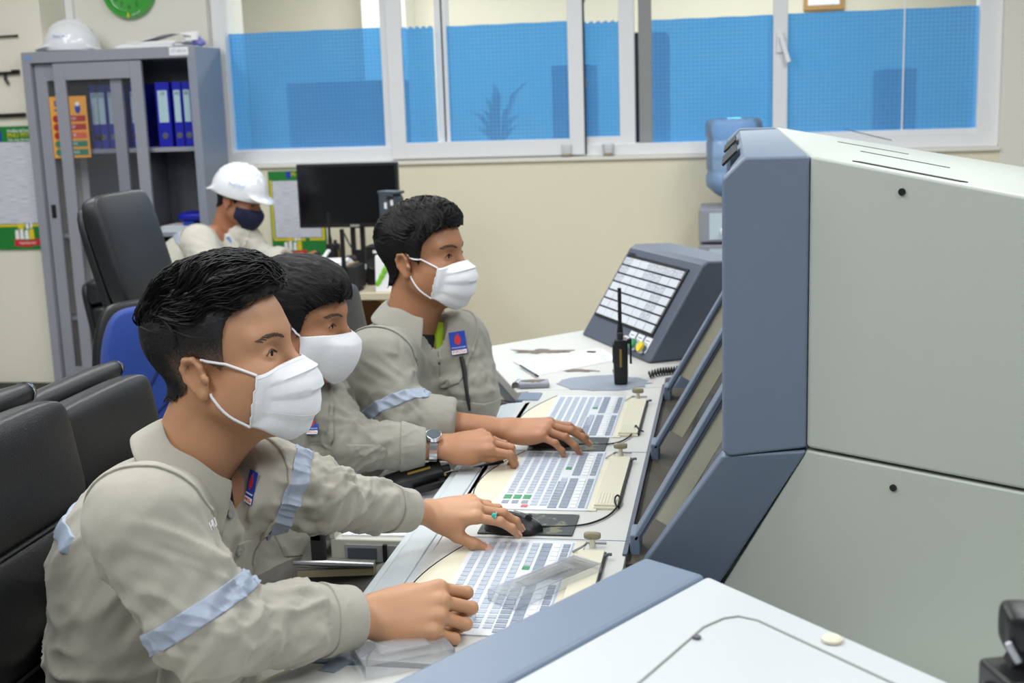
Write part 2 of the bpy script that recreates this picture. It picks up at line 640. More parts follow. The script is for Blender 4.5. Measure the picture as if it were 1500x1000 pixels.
# ================================================================== the room
WY = 6.5      # plane of the window frames
WF = 6.40     # front of the back wall
XL, XR = -2.70, 1.262            # window opening
ZS, ZT = 1.215, 2.55
b = MB().span((-5.2, -0.6, -0.1), (2.6, 6.9, 0))
struct(b.build('floor', M['floor'], smooth=0))
b = MB().span((-5.2, -0.6, 3.0), (2.6, 9.4, 3.08))
struct(b.build('ceiling', M['ceil'], smooth=0))
wb = thing('wall_back', None, None)
struct(wb)
b = MB().span((-3.48, WF, 0), (XL, 6.9, 3.0))
b.span((XR, WF, 0), (2.6, 6.9, 3.0))
b.span((XL, WF, ZT), (XR, 6.9, 3.0))
b.build('wall_face', M['wall_white'], wb, smooth=0)
MB().span((XL, WF, 0), (XR, 6.62, ZS)).build('wall_below_window', M['wall_cream'], wb, smooth=0)
MB().span((XL - 0.0, WF - 0.02, ZS - 0.012), (XR, WY - 0.03, ZS + 0.006)).build('sill', M['wall_white'], wb, bevel=0.004)
# pillar at the left, its face a little in front of the cabinet back
wl = thing('wall_left', None, None)
struct(wl)
MB().span((-5.2, 6.12, 0), (-3.48, 6.9, 3.0)).build('wall_face', M['wall'], wl, smooth=0)
struct(MB().span((-5.2, 6.105, 0), (-3.48, 6.12, 0.095)).build('baseboard_left', M['skirt'], smooth=0))
tr = MB().span((-3.478, WF - 0.03, 0.2), (-3.435, WF, 3.0)).build('trim_1', M['upvc'], bevel=0.003)
struct(tr)

# ---- window_1: sliding white window with blue film on its panes
win = thing('window_1', None, None)
struct(win)


def bar(name, x0, x1, z0, z1, y0, y1, m='upvc', par=win):
    return MB().span((x0, y0, z0), (x1, y1, z1)).build(name, M[m], par, bevel=0.004)


FB = 1.235                    # underside of the outer frame
bar('frame', XL, XL + 0.075, FB, ZT, WY - 0.06, WY + 0.06)
bar('frame', 1.160, XR, FB, ZT, WY - 0.06, WY + 0.06)
bar('frame', XL + 0.001, XR - 0.001, ZT - 0.07, ZT - 0.001, WY - 0.059, WY + 0.059)
bar('frame', XL + 0.001, XR - 0.001, ZS + 0.0065, FB + 0.045, WY - 0.0612, WY + 0.059)
bar('frame_rail', XL + 0.07, -1.74, FB + 0.045, 1.300, WY - 0.03, WY + 0.03)
bar('frame_rail', 0.20, 1.165, FB + 0.045, 1.310, WY - 0.045, WY + 0.03)
bar('mullion', 0.198, 0.268, FB, ZT, WY - 0.05, WY + 0.05)
bar('mullion', -1.795, -1.735, FB, ZT, WY - 0.02, WY + 0.05)
# front sash
bar('sash_stile', -1.745, -1.665, 1.232, ZT - 0.06, WY - 0.085, WY - 0.045)
bar('sash_stile', -0.812, -0.735, 1.232, ZT - 0.06, WY - 0.085, WY - 0.045)
bar('sash_rail', -1.668, -0.809, 1.232, 1.313, WY - 0.083, WY - 0.047)
bar('sash_gasket', -0.737, -0.728, 1.232, ZT - 0.06, WY - 0.08, WY - 0.045, 'upvc_sh')
# sashes behind it
bar('sash_stile', -1.502, -1.430, 1.300, ZT - 0.06, WY - 0.035, WY + 0.005)
bar('sash_gasket', -1.468, -1.460, 1.300, ZT - 0.06, WY - 0.039, WY - 0.034, 'upvc_sh')
bar('sash_stile', -0.560, -0.482, 1.262, ZT - 0.06, WY - 0.04, WY + 0.0)
bar('sash_rail', -0.735, -0.558, 1.262, 1.318, WY - 0.038, WY - 0.002)
bar('sash_stile', -0.465, -0.400, 1.28, ZT - 0.06, WY + 0.012, WY + 0.05, 'grey_pl')
bar('sash_lock', -0.735, -0.722, 1.56, 1.61, WY - 0.06, WY - 0.04, 'alu')
bar('sash_lock', -0.735, -0.722, 1.98, 2.04, WY - 0.06, WY - 0.04, 'alu')
# handle on the mullion
h = MB().span((0.214, WY - 0.066, 1.70), (0.246, WY - 0.05, 1.80))
h.prism([(0.222, WY - 0.085, 1.775), (0.243, WY - 0.085, 1.785), (0.282, WY - 0.095, 1.655), (0.262, WY - 0.095, 1.648)], (0, 0.018, 0))
h.build('handle', M['upvc'], win, bevel=0.003)


def pane(x0, x1, z0, y, ztop, zfilm0=None):
    g = MB().span((x0, y - 0.003, z0), (x1, y + 0.003, ZT - 0.08)).build('pane', M['glass'], win, smooth=0)
    # film laid on the room side of the pane, its top edge a little ragged
    n = 24
    top = []
    for i in range(n + 1):
        t = i / n
        jag = 0.006 * math.sin(31 * (x0 + t)) + 0.004 * math.sin(87 * t + x0) if zfilm0 else 0.001 * math.sin(20 * t)
        top.append((x1 + (x0 - x1) * t, y - 0.0042, ztop + jag))
    MB().prism([(x0, y - 0.0042, z0), (x1, y - 0.0042, z0)] + top, (0, 0.001, 0)).build('film', M['film'], g, smooth=0)


pane(XL + 0.07, -1.792, 1.298, WY, 1.905)
pane(-1.668, -1.500, 1.310, WY - 0.065, 1.895, True)
pane(-1.432, -0.809, 1.310, WY - 0.064, 1.893)
pane(-0.735, -0.558, 1.315, WY - 0.02, 1.885, True)
pane(-0.398, 0.200, 1.278, WY + 0.02, 1.885)
pane(0.266, 1.162, 1.308, WY - 0.01, 1.885)
MB().span((0.815, WY - 0.022, 1.31), (0.822, WY - 0.016, ZT - 0.08)).build('film_seam', M['upvc'], win, smooth=0)

# ---- corridor seen through the glass
wc = thing('wall_corridor', None, None)
struct(wc)
MB().span((-5.2, 9.3, 0), (2.6, 9.4, 3.0)).build('wall_face', M['cort_wall'], wc, smooth=0)
struct(MB().span((-5.2, 6.9, -0.1), (2.6, 9.3, 0)).build('floor', M['floor'], smooth=0))
struct(MB().span((-2.62, 9.0, 0), (-2.30, 9.3, 3.0)).build('wall_pier', M['wall_white'], smooth=0))
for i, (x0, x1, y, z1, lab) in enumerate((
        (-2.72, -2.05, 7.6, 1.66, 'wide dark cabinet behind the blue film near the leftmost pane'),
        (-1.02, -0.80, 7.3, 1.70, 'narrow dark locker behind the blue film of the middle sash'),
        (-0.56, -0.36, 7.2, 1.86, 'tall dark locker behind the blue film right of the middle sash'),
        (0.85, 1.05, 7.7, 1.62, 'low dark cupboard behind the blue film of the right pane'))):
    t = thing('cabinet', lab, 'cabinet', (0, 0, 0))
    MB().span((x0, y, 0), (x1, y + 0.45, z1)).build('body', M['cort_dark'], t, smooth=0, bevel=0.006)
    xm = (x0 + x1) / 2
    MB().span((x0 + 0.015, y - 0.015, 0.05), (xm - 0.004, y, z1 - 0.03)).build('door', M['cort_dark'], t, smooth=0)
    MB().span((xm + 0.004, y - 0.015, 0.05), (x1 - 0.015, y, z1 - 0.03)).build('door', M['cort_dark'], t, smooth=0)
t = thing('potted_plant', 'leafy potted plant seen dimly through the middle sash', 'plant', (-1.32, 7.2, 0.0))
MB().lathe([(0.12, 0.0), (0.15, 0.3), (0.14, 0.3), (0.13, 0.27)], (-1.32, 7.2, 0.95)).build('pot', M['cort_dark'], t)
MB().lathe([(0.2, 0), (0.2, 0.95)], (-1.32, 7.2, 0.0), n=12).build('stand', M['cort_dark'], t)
for i in range(16):
    a = i * 2.4
    lx, lz = 0.10 + 0.16 * random.random(), 0.10 + 0.34 * random.random()
    p0 = np.array((-1.32, 7.2, 1.24))
    p1 = p0 + np.array((lx * math.cos(a) * 0.6, lx * math.sin(a) * 0.6, lz * 0.8))
    p2 = p0 + np.array((lx * math.cos(a) * 1.3, lx * math.sin(a) * 1.3, lz))
    w = np.array((-math.sin(a), math.cos(a), 0)) * 0.028
    MB().add([p0, p1 + w, p2, p1 - w, p1 + (0, 0, 0.006)], [(0, 1, 4), (1, 2, 4), (2, 3, 4), (3, 0, 4)]).build('leaf', M['leaf'], t)
t = thing('framed_certificate', 'framed certificate on the corridor wall above the blue film', 'frame', (0.62, 9.29, 2.2))
fx0, fx1 = at(1177, 6, Y=9.28)[0], at(1236, 6, Y=9.28)[0]
fz = at(1205, 14, Y=9.28)[2]
MB().span((fx0, 9.27, fz), (fx1, 9.3, fz + 0.30)).build('frame', M['wood'], t)
MB().span((fx0 + 0.03, 9.262, fz + 0.03), (fx1 - 0.03, 9.271, fz + 0.27)).build('sheet', M['form2'], t)

# ---- wall clock
cc = at(190, -14, Y=WF)
t = thing('wall_clock', 'round green-rimmed wall clock with white dial, above the cabinet', 'clock', cc)
Rw = rotx(PI / 2)                     # lathe axis -> -Y (towards the room)
MB().lathe([(0.105, 0.0), (0.148, 0.0), (0.148, 0.02), (0.140, 0.038), (0.118, 0.040), (0.112, 0.022), (0.105, 0.02)], cc, 48, Rw).build('rim', M['clockgreen'], t)
MB().lathe([(0.0005, 0.012), (0.112, 0.012), (0.112, 0.018), (0.0005, 0.018)], cc, 40, Rw).build('dial', M['white'], t)
Rt = np.array([[1, 0, 0], [0, 0, -1], [0, 1, 0]], float)   # text plane facing -Y
for k in range(1, 13):
    a = PI / 2 - k * PI / 6
    text('numeral', str(k), 0.036, M['hole'], t, cc + np.array((0.085 * math.cos(a), -0.020, 0.085 * math.sin(a))), Rt)
MB().tube([cc + (0, -0.024, 0), cc + (0.05, -0.024, 0.02)], 0.003, 5).build('hour_hand', M['hole'], t)
MB().tube([cc + (0, -0.026, 0), cc + (-0.03, -0.026, 0.075)], 0.002, 5).build('minute_hand', M['hole'], t)
text('rim_lettering', 'PHÚ MỸ', 0.014, M['white'], t, cc + np.array((0.045, -0.042, -0.121)), Rt @ rotz(0.33))
MB().prism([cc + (-0.008, -0.040, -0.138), cc + (0.008, -0.040, -0.138), cc + (0.0, -0.040, -0.112)], (0, -0.003, 0)).build('emblem', M['yellow'], t)

# ---- green notice boards (flat prints)


def board(name, lab, px0, px1, zt, z1, z0, zb, y, logo_left):
    x0, x1 = px0, px1
    t = thing(name, lab, 'notice board', (x0, y, zb))
    MB().span((x0, y - 0.008, zb), (x1, y, zt)).build('panel', M['green'], t, smooth=0)
    for e in (x1 - 0.012, ):
        MB().span((e - 0.006, y - 0.0095, z0), (e + 0.006, y - 0.008, z1)).build('border', M['yellow'], t, smooth=0)
    MB().span((x0 + 0.006, y - 0.0095, z0), (x0 + 0.016, y - 0.008, z1)).build('border', M['yellow'], t, smooth=0)
    w = x1 - x0
    MB().span((x0 + 0.01, y - 0.0095, z0 - 0.012), (x0 + w * 0.62, y - 0.008, z0)).build('border', M['yellow'], t, smooth=0)
    MB().span((x0 + w * 0.70, y - 0.0095, z0 - 0.012), (x1 - 0.006, y - 0.008, z0)).build('border', M['yellow'], t, smooth=0)
    zm = (z0 + z1) / 2
    MB().span((x0 + 0.02, y - 0.0105, zm - 0.004), (x1 - 0.02, y - 0.009, z1 - 0.004)).build('sheet', M['form'], t, smooth=0)
    MB().span((x0 + 0.022, y - 0.0115, z0 + 0.004), (x1 - 0.021, y - 0.0095, zm + 0.010)).build('sheet', M['form'], t, smooth=0)
    return t


bx1 = -3.515
z_t, z_1 = at(48, 184, Y=6.11)[2], at(50, 206, Y=6.11)[2]
z_0, z_b = at(60, 328, Y=6.11)[2], at(62, 365, Y=6.11)[2]
t = board('notice_board', 'green notice board with printed forms on the pillar left of the cabinet', -3.95, bx1, z_t, z_1, z_0, z_b, 6.118, True)
yb = 6.118 - 0.0088
xc = -3.665
text('lettering', 'PHÂN BÓN', 0.024, M['white'], t, (xc, yb, z_t - 0.026), Rt)
text('lettering', 'PHÚ MỸ', 0.034, M['yellow'], t, (xc, yb, z_t - 0.048), Rt)
text('lettering', 'Cho mùa bội thu', 0.018, M['white'], t, (xc, yb, z_t - 0.070), Rt)
MB().span((xc - 0.165, yb - 0.001, z_t - 0.075), (xc - 0.095, yb + 0.001, z_t - 0.022)).build('emblem', M['logo_blue'], t, smooth=0)


def emblem(t, xc, yb, zc, s):
    """white and yellow blocks rising over a red ribbon"""
    for (dx, dz, w, h, m) in ((-.055, 0, .022, .05, 'white'), (-.028, 0, .022, .055, 'white'), (0, 0, .022, .05, 'white'), (.028, .0, .03, .055, 'yellow'),
                              (-.03, .055, .034, .045, 'yellow'), (.008, .055, .018, .06, 'white'), (.03, .058, .012, .03, 'white')):
        MB().prism([(xc + (dx - w / 2) * s, yb, zc + dz * s), (xc + (dx + w / 2) * s, yb, zc + dz * s),
                    (xc + (dx + w / 2 * .9) * s, yb, zc + (dz + h) * s), (xc + (dx - w / 2 * .8) * s, yb, zc + (dz + h * .94) * s)], (0, -0.0012, 0)).build('emblem_block', M[m], t, smooth=0)
    MB().prism([(xc - .075 * s, yb, zc - .035 * s), (xc, yb, zc - .042 * s), (xc + .075 * s, yb, zc - .030 * s), (xc + .07 * s, yb, zc + .004 * s), (xc, yb, zc - .008 * s), (xc - .07 * s, yb, zc + .002 * s)], (0, -0.0016, 0)).build('ribbon', M['red'], t, smooth=0)
    text('ribbon_lettering', 'ĐẠM PHÚ MỸ', 0.016 * s, M['white'], t, (xc, yb - 0.002, zc - 0.022 * s), Rt)


emblem(t, -3.675, yb, z_b + 0.055, 1.0)

g = at(392, 250, Y=WF - 0.01)
t = board('notice_board', 'green notice board half hidden behind the black monitor', g[0], g[0] + 0.30, at(395, 251, Y=WF)[2], at(397, 264, Y=WF)[2], at(402, 349, Y=WF)[2], at(402, 374, Y=WF)[2], WF - 0.002, False)
yb = WF - 0.0108
MB().span((g[0] + 0.10, yb - 0.001, g[2] - 0.042), (g[0] + 0.128, yb + 0.001, g[2] - 0.006)).build('emblem', M['logo_blue'], t, smooth=0)
text('lettering', 'PHÚ MỸ', 0.032, M['yellow'], t, (g[0] + 0.185, yb, g[2] - 0.024), Rt)
emblem(t, at(434, 372, Y=WF)[0], yb, at(434, 366, Y=WF)[2], 0.9)

# ---- black rods on the pillar
for i, (px0, py, px1, grip, lab) in enumerate(((-20, 54, 26, 0, 'thin black rod fixed on the pillar, topmost of three'),
                                                (-25, 108, 28, 1, 'black rod with a hooked grip on the pillar, middle of three'),
                                                (-25, 170, 37, 0, 'flat black bar on the pillar just above the notice board'))):
    p0, p1 = at(px0, py + 1, Y=6.105), at(px1, py - 2, Y=6.105)
    t = thing('wall_rod', lab, 'wall rod', p0)
    r = (0.005, 0.008, 0.011)[i]
    MB().tube([p0, p1], r, 8).build('bar', M['black'], t)
    for f in (0.3, 0.9):
        q = p0 + (p1 - p0) * f
        MB().span(q - (0.008, 0, r), q + (0.008, 0.016, r)).build('bracket', M['black'], t)
    if grip:
        q = p0 + (p1 - p0) * 0.62
        MB().tube([q, q - (0.004, 0, 0.03), q + (0.012, 0, -0.055)], 0.008, 7).build('grip', M['black'], t)
        q = p1 - (0.02, 0, 0)
        MB().span(q - (0.02, 0.008, 0.004), q + (0.02, 0.008, 0.014)).build('end_piece', M['black'], t)

# ================================================================== steel cabinet with sliding glass doors
CX0, CX1, CY0, CY1, CZ = -3.575, -2.632, 6.06, 6.385, 1.832
cab = thing('steel_cabinet', 'tall grey steel cabinet with two sliding glass doors, at the pillar', 'cabinet', ((CX0 + CX1) / 2, CY0, 0))
MB().span((CX0, CY0, 0), (CX0 + 0.045, CY1, CZ)).build('side_panel', M['steel'], cab, bevel=0.003)
MB().span((CX1 - 0.045, CY0, 0), (CX1, CY1, CZ - 0.0005)).build('side_panel', M['steel_side'], cab, bevel=0.003)
MB().span((CX0 + 0.002, CY0 - 0.0015, CZ - 0.055), (CX1 - 0.003, CY1 - 0.001, CZ + 0.001)).build('top_panel', M['steel'], cab, bevel=0.003)
MB().span((CX0 + 0.045, CY0, 0), (CX1 - 0.045, CY1, 0.075)).build('plinth', M['steel'], cab, bevel=0.003)
MB().span((CX0 + 0.04, CY1 - 0.012, 0.06), (CX1 - 0.04, CY1 - 0.002, CZ - 0.05)).build('back_panel', M['steel_d'], cab, smooth=0)
SHZ = (0.46, 0.90, 1.335)
for z in SHZ:
    MB().span((CX0 + 0.045, CY0 + 0.055, z - 0.022), (CX1 - 0.045, CY1 - 0.012, z)).build('shelf', M['steel'], cab, smooth=0)
MB().span((-2.99, CY0 + 0.06, 0.075), (-2.972, CY1 - 0.012, SHZ[2] - 0.022)).build('divider', M['steel_d'], cab, smooth=0)


def sliding_door(x0, x1, y, midbar):
    z0, z1 = 0.08, CZ - 0.06
    st = 0.062
    d = MB()
    d.span((x0, y, z0), (x0 + st, y + 0.02, z1)); d.span((x1 - st, y, z0), (x1, y + 0.02, z1))
    d.span((x0 + st, y, z1 - 0.085), (x1 - st, y + 0.02, z1)); d.span((x0 + st, y, z0), (x1 - st, y + 0.02, z0 + 0.11))
    o = d.build('door', M['steel'], cab, smooth=0, bevel=0.002)
    MB().span((x0 + st - 0.005, y + 0.008, z0 + 0.10), (x1 - st + 0.005, y + 0.012, z1 - 0.08)).build('door_glass', M['cabglass'], o, smooth=0)
    hx = x1 - st / 2 if midbar else x0 + st / 2
    MB().span((hx - 0.013, y - 0.002, 0.985), (hx + 0.013, y + 0.004, 1.055)).build('recessed_handle', M['hole'], o, smooth=0)
    return o


sliding_door(CX0 + 0.05, CX0 + 0.52, CY0 + 0.03, False)
sliding_door(CX0 + 0.165, CX0 + 0.645, CY0 + 0.006, True)
MB().span((CX0 + 0.020, CY0 - 0.0028, CZ - 0.038), (CX0 + 0.060, CY0 - 0.001, CZ - 0.018)).build('sticker', M['ink_blue'], cab, smooth=0)
s = MB().span((CX1 - 0.135, CY0 - 0.0034, CZ - 0.044), (CX1 - 0.035, CY0 - 0.001, CZ - 0.004)).build('label_plate', M['white'], cab, smooth=0)
text('lettering', 'SỔ SÁCH', 0.020, M['ink_blue'], s, (CX1 - 0.085, CY0 - 0.0036, CZ - 0.024), Rt)

# binders on the upper shelf


def binder(x, w, lab, h=0.325, depth=0.24, y=CY0 + 0.075, plate=None):
    z = SHZ[2]
    t = thing('ring_binder', lab, 'binder', (x, y, z), 'blue ring binders in the steel cabinet')
    m = MB()
    m.span((x, y, z), (x + w, y + 0.006, z + h))
    m.span((x, y, z), (x + 0.004, y + depth, z + h)); m.span((x + w - 0.004, y, z), (x + w, y + depth, z + h))
    m.build('cover', M['binder'], t, smooth=0, bevel=0.0015)
    MB().span((x + 0.006, y + 0.02, z + 0.01), (x + w - 0.006, y + depth - 0.01, z + h - 0.02)).build('pages', M['paper'], t, smooth=0)
    pw = min(w * 0.66, plate or 1)
    pl = MB().span((x + w / 2 - pw / 2, y - 0.0015, z + 0.125), (x + w / 2 + pw / 2, y, z + 0.285)).build('label_plate', M['binder_l'], t, smooth=0)
    text('numeral', '%02d' % (int(abs(x) * 100) % 30), 0.026, M['hole'], pl, (x + w / 2, y - 0.002, z + 0.268), Rt)
    MB().lathe([(0.008, 0), (0.016, 0), (0.016, 0.003), (0.008, 0.003)], (x + w / 2, y, z + 0.058), 16, rotx(PI / 2)).build('finger_ring', M['chrome'], t)
    MB().lathe([(0.0004, 0), (0.0085, 0), (0.0085, 0.0012), (0.0004, 0.0012)], (x + w / 2, y, z + 0.058), 12, rotx(PI / 2)).build('finger_hole', M['hole'], t)
    return t


xs = at(230, 180, Y=CY0 + 0.07)[0]
binder(xs, 0.078, 'wide blue ring binder, leftmost in the open gap of the cabinet')
MB().tube([(xs + 0.074, CY0 + 0.066, SHZ[2] + 0.20), (xs + 0.066, CY0 + 0.062, SHZ[2] + 0.16), (xs + 0.078, CY0 + 0.064, SHZ[2] + 0.11)], 0.003, 5)
binder(xs + 0.092, 0.050, 'blue ring binder right beside the widest one in the open gap')
binder(xs + 0.144, 0.050, 'blue ring binder second from the right in the open gap')
binder(xs + 0.196, 0.050, 'blue ring binder at the right end of the cabinet shelf')
for i, (px, lab) in enumerate(((150, 'blue ring binder behind glass, right beside the 5S poster'), (165, 'blue ring binder behind glass, second from the 5S poster'),
                                (180, 'blue ring binder behind glass, left of the door middle bar'), (198, 'blue ring binder behind glass, just right of the bar'),
                                (140, 'blue ring binder behind glass, partly covered by the 5S poster'))):
    binder(at(px - 6, 180, Y=CY0 + 0.10)[0], 0.052, lab, y=CY0 + 0.10)
# blue folder and papers on the middle shelf
t = thing('document_tray', 'blue plastic folder lying on papers on the open middle shelf', 'folder', (-2.78, CY0 + 0.08, SHZ[1] + 0.02))
rbox((-2.755, CY0 + 0.16, SHZ[1] + 0.075), (0.16, 0.20, 0.05), 0.02).build('folder', M['binder'], t, smooth=60, sub=1)
MB().span((-2.80, CY0 + 0.07, SHZ[1] + 0.031), (-2.74, CY0 + 0.22, SHZ[1] + 0.052)).build('spine', M['logo_blue'], t)
t = thing('paper_stack', 'stack of pale papers on the open middle shelf of the cabinet', 'papers', (-2.83, CY0 + 0.08, SHZ[1]))
for k in range(5):
    MB().span((-2.93 + 0.004 * (k % 2), CY0 + 0.06 + 0.003 * k, SHZ[1] + 0.006 * k), (-2.70, CY0 + 0.27, SHZ[1] + 0.006 * k + 0.005)).build('sheet', M['binder_l'] if k % 2 else M['paper'], t, smooth=0)

# 5S poster stuck behind the left door glass
pa, pb_ = at(76, 142, Y=CY0 + 0.058), at(138, 230, Y=CY0 + 0.058)
yp = CY0 + 0.0275
x0, x1, zt, zb = pa[0], pb_[0], pa[2], pb_[2]
t = thing('poster', 'orange poster headed 5S with coloured bars, behind the cabinet glass', 'poster', ((x0 + x1) / 2, yp, zb))
MB().span((x0, yp, zb), (x1, yp + 0.002, zt)).build('sheet', M['orange'], t, smooth=0)
hh = zt - zb
text('lettering', '5S', 0.075, M['logo_blue'], t, (x0 + 0.055, yp - 0.0006, zt - hh * 0.16), Rt)
for k, cm in enumerate(('darkred', 'darkred', 'salmon', 'teal', 'teal')):
    zc = zt - hh * (0.36 + 0.137 * k)
    bb = MB().span((x0 + 0.03, yp - 0.0012, zc - 0.015), (x1 - 0.012, yp, zc + 0.015)).build('bar', M[cm], t, smooth=0)
    MB().lathe([(0.0005, 0), (0.018, 0), (0.018, 0.003), (0.0005, 0.003)], (x0 + 0.030, yp, zc), 18, rotx(PI / 2)).build('bar_disc', M['teal' if k > 2 else 'darkred'], bb)
    text('bar_lettering', ('SÀNG LỌC', 'SẮP XẾP', 'SẠCH SẼ', 'SĂN SÓC', 'SẴN SÀNG')[k], 0.018, M['white'], bb, (x0 + 0.10, yp - 0.0016, zc), Rt)
MB().ball((x1 - 0.05, yp - 0.001, zt - hh * 0.20), (0.016, 0.002, 0.026)).build('figure', M['logo_blue'], t)
MB().ball((x1 - 0.05, yp - 0.002, zt - hh * 0.13), (0.012, 0.002, 0.012)).build('figure', M['white'], t)
t = thing('maroon_board', 'dark maroon board standing behind the left cabinet door', 'board', (x0 + 0.05, yp + 0.1, SHZ[2]))
MB().span((x0 - 0.02, CY1 - 0.05, SHZ[2]), (x0 + 0.16, CY1 - 0.04, CZ - 0.07)).build('panel', M['maroon'], t, smooth=0)

# papers on top of the cabinet
t = thing('paper_pile', 'loose pile of white papers lying on top of the steel cabinet', 'papers', (-2.86, CY0 + 0.05, CZ))
for k in range(6):
    dx, r = RNG.uniform(-0.03, 0.03), RNG.uniform(-0.08, 0.08)
    MB().box((-2.87 + dx, CY0 + 0.15, CZ + 0.004 + 0.005 * k), (0.36 - 0.02 * k, 0.22, 0.0045), rotz(r)).build('sheet', M['paper'], t, smooth=0)
G = np.linspace(0, 1, 9)
rows = []
for v in np.linspace(0, 1, 5):
    rows.append([(-2.98 + 0.30 * u, CY0 + 0.05 + 0.2 * v, CZ + 0.032 + 0.035 * math.sin(u * 2.3) ** 2 + 0.01 * v) for u in G])
MB().loft(rows, closed=False, caps=False).build('curled_sheet', M['paper'], t, solid=0.002, smooth=60)
MB().prism([(-2.70, CY0 + 0.06, CZ + 0.03), (-2.645, CY0 + 0.06, CZ + 0.03), (-2.65, CY0 + 0.09, CZ + 0.075), (-2.74, CY0 + 0.09, CZ + 0.070)], (0, 0.02, 0)).build('folded_sheet', M['paper'], t)
MB().span((-3.06, CY0 + 0.02, CZ), (-2.76, CY0 + 0.045, CZ + 0.014)).build('envelope', M['white'], t)
t = thing('plastic_bag', 'small crumpled violet plastic bag on the cabinet corner beside papers', 'bag', (-2.64, CY0 + 0.1, CZ))
q = MB().ball((-2.652, CY0 + 0.10, CZ + 0.022), (0.032, 0.03, 0.022), 10)
q.V = [(x + 0.006 * math.sin(90 * y + 50 * z), y, max(CZ, z + 0.007 * math.sin(120 * x))) for x, y, z in q.V]
q.build('bag', mat('violet_plastic', (140, 138, 214), 0.3), t, smooth=20)

# glasses on the sill
for i, (px, py, lab) in enumerate(((831, 236, 'clear drinking glass on the sill, left of two'), (891, 234, 'clear drinking glass on the sill, right of two'))):
    g = at(px, py, Y=WF + 0.02)
    g[2] = ZS + 0.006
    t = thing('drinking_glass', lab, 'glass', g)
    MB().lathe([(0.0005, 0.0), (0.027, 0.0), (0.030, 0.062), (0.028, 0.062), (0.025, 0.006), (0.0005, 0.006)], g, 20).build('tumbler', M['clear'], t)
    MB().lathe([(0.0005, 0.0065), (0.0245, 0.0065), (0.025, 0.016), (0.0005, 0.016)], g, 16).build('liquid', mat('tea', (190, 160, 70), 0.2), t)

# ================================================================== water dispenser with its bottle
wx0, wx1, wy0, wy1, wz = -0.155, 0.165, 5.98, 6.30, 0.985
t = thing('water_dispenser', 'grey floor-standing water dispenser under the window, behind the console', 'dispenser', (0, 6.14, 0))
MB().span((wx0, wy0, 0), (wx1, wy1, wz - 0.17)).build('body', M['steel'], t, bevel=0.008)
MB().span((wx0, wy0 - 0.004, wz - 0.16), (wx1, wy1, wz)).build('head', M['steel'], t, bevel=0.012)
MB().span((wx0 + 0.05, wy0 - 0.008, wz - 0.145), (wx1 - 0.05, wy0 - 0.003, wz - 0.02)).build('control_panel', mat('pale_blue_panel', (196, 212, 222), 0.3), t)
MB().span((wx0 + 0.05, wy0 - 0.006, 0.2), (wx1 - 0.05, wy0, wz - 0.19)).build('front_panel', mat('pale_blue_panel', (188, 206, 216), 0.3), t)
for s_ in (-0.05, 0.05):
    MB().cyl((0.005 + s_, wy0, wz - 0.10), (0.005 + s_, wy0 - 0.035, wz - 0.11), 0.010).build('tap', M['white'], t)
jc = (0.008, 6.14, wz)
t = thing('water_bottle', 'big translucent blue water bottle upside down on the dispenser', 'bottle', jc)
MB().lathe([(0.03, 0.0), (0.035, 0.03), (0.085, 0.055), (0.128, 0.095), (0.133, 0.12), (0.131, 0.15), (0.125, 0.158), (0.125, 0.17), (0.130, 0.18), (0.130, 0.30),
            (0.125, 0.308), (0.125, 0.318), (0.133, 0.33), (0.134, 0.385), (0.126, 0.405), (0.108, 0.412), (0.095, 0.402), (0.0005, 0.398)], jc, 40).build('bottle', M['jug'], t, smooth=60)
MB().lathe([(0.0005, 0.002), (0.027, 0.002), (0.03, 0.031), (0.082, 0.058), (0.124, 0.097), (0.125, 0.145), (0.0005, 0.145)], jc, 32).build('water', M['jug'], t, smooth=60)

# ================================================================== the operators' console
DZ = 0.74


def P2(p, z):
    return [(x, y, z) for x, y in p]


desk = thing('console_desk', 'long worn white console desktop in front of the three operators', 'desk', (-0.38, 2.4, 0))
# top slab: straight run for three stations
MB().prism(P2([(-0.515, 1.62), (-0.18, 1.60), (-0.18, 3.34), (-0.545, 3.29)], DZ), (0, 0, -0.035)).build('worktop', M['desk'], desk, smooth=0, bevel=0.002)
# front ledge: three long strips with grooves between
for (xa, xb, dz) in ((-0.597, -0.583, -0.006), (-0.581, -0.536, -0.001), (-0.534, -0.5175, 0.0)):
    MB().prism(P2([(xa, 1.62), (xb, 1.62), (xb, 3.17), (xa, 3.15)], DZ + dz), (0, 0, -0.03)).build('front_strip', M['desk_strip'], desk, smooth=0, bevel=0.003)
MB().span((-0.592, 1.63, DZ - 0.045), (-0.517, 3.14, DZ - 0.022)).build('front_rail', M['con_grey'], desk, smooth=0)
MB().span((-0.595, 1.60, DZ - 0.03), (-0.517, 1.618, DZ + 0.001)).build('end_cap', M['con_grey'], desk, bevel=0.003)
MB().span((-0.56, 3.175, DZ - 0.03), (-0.50, 3.26, DZ + 0.004)).build('end_cap', M['con_grey'], desk, bevel=0.006)
# pedestal under the desk
MB().span((-0.40, 1.66, 0.0), (-0.20, 3.30, DZ - 0.035)).build('pedestal', M['con_dark'], desk, smooth=0)
# joints across the worktop beside each station
for y in (2.135, 2.705):
    MB().span((-0.515, y - 0.0012, DZ - 0.002), (-0.18, y + 0.0012, DZ + 0.0006)).build('joint', M['con_grey'], desk, smooth=0)

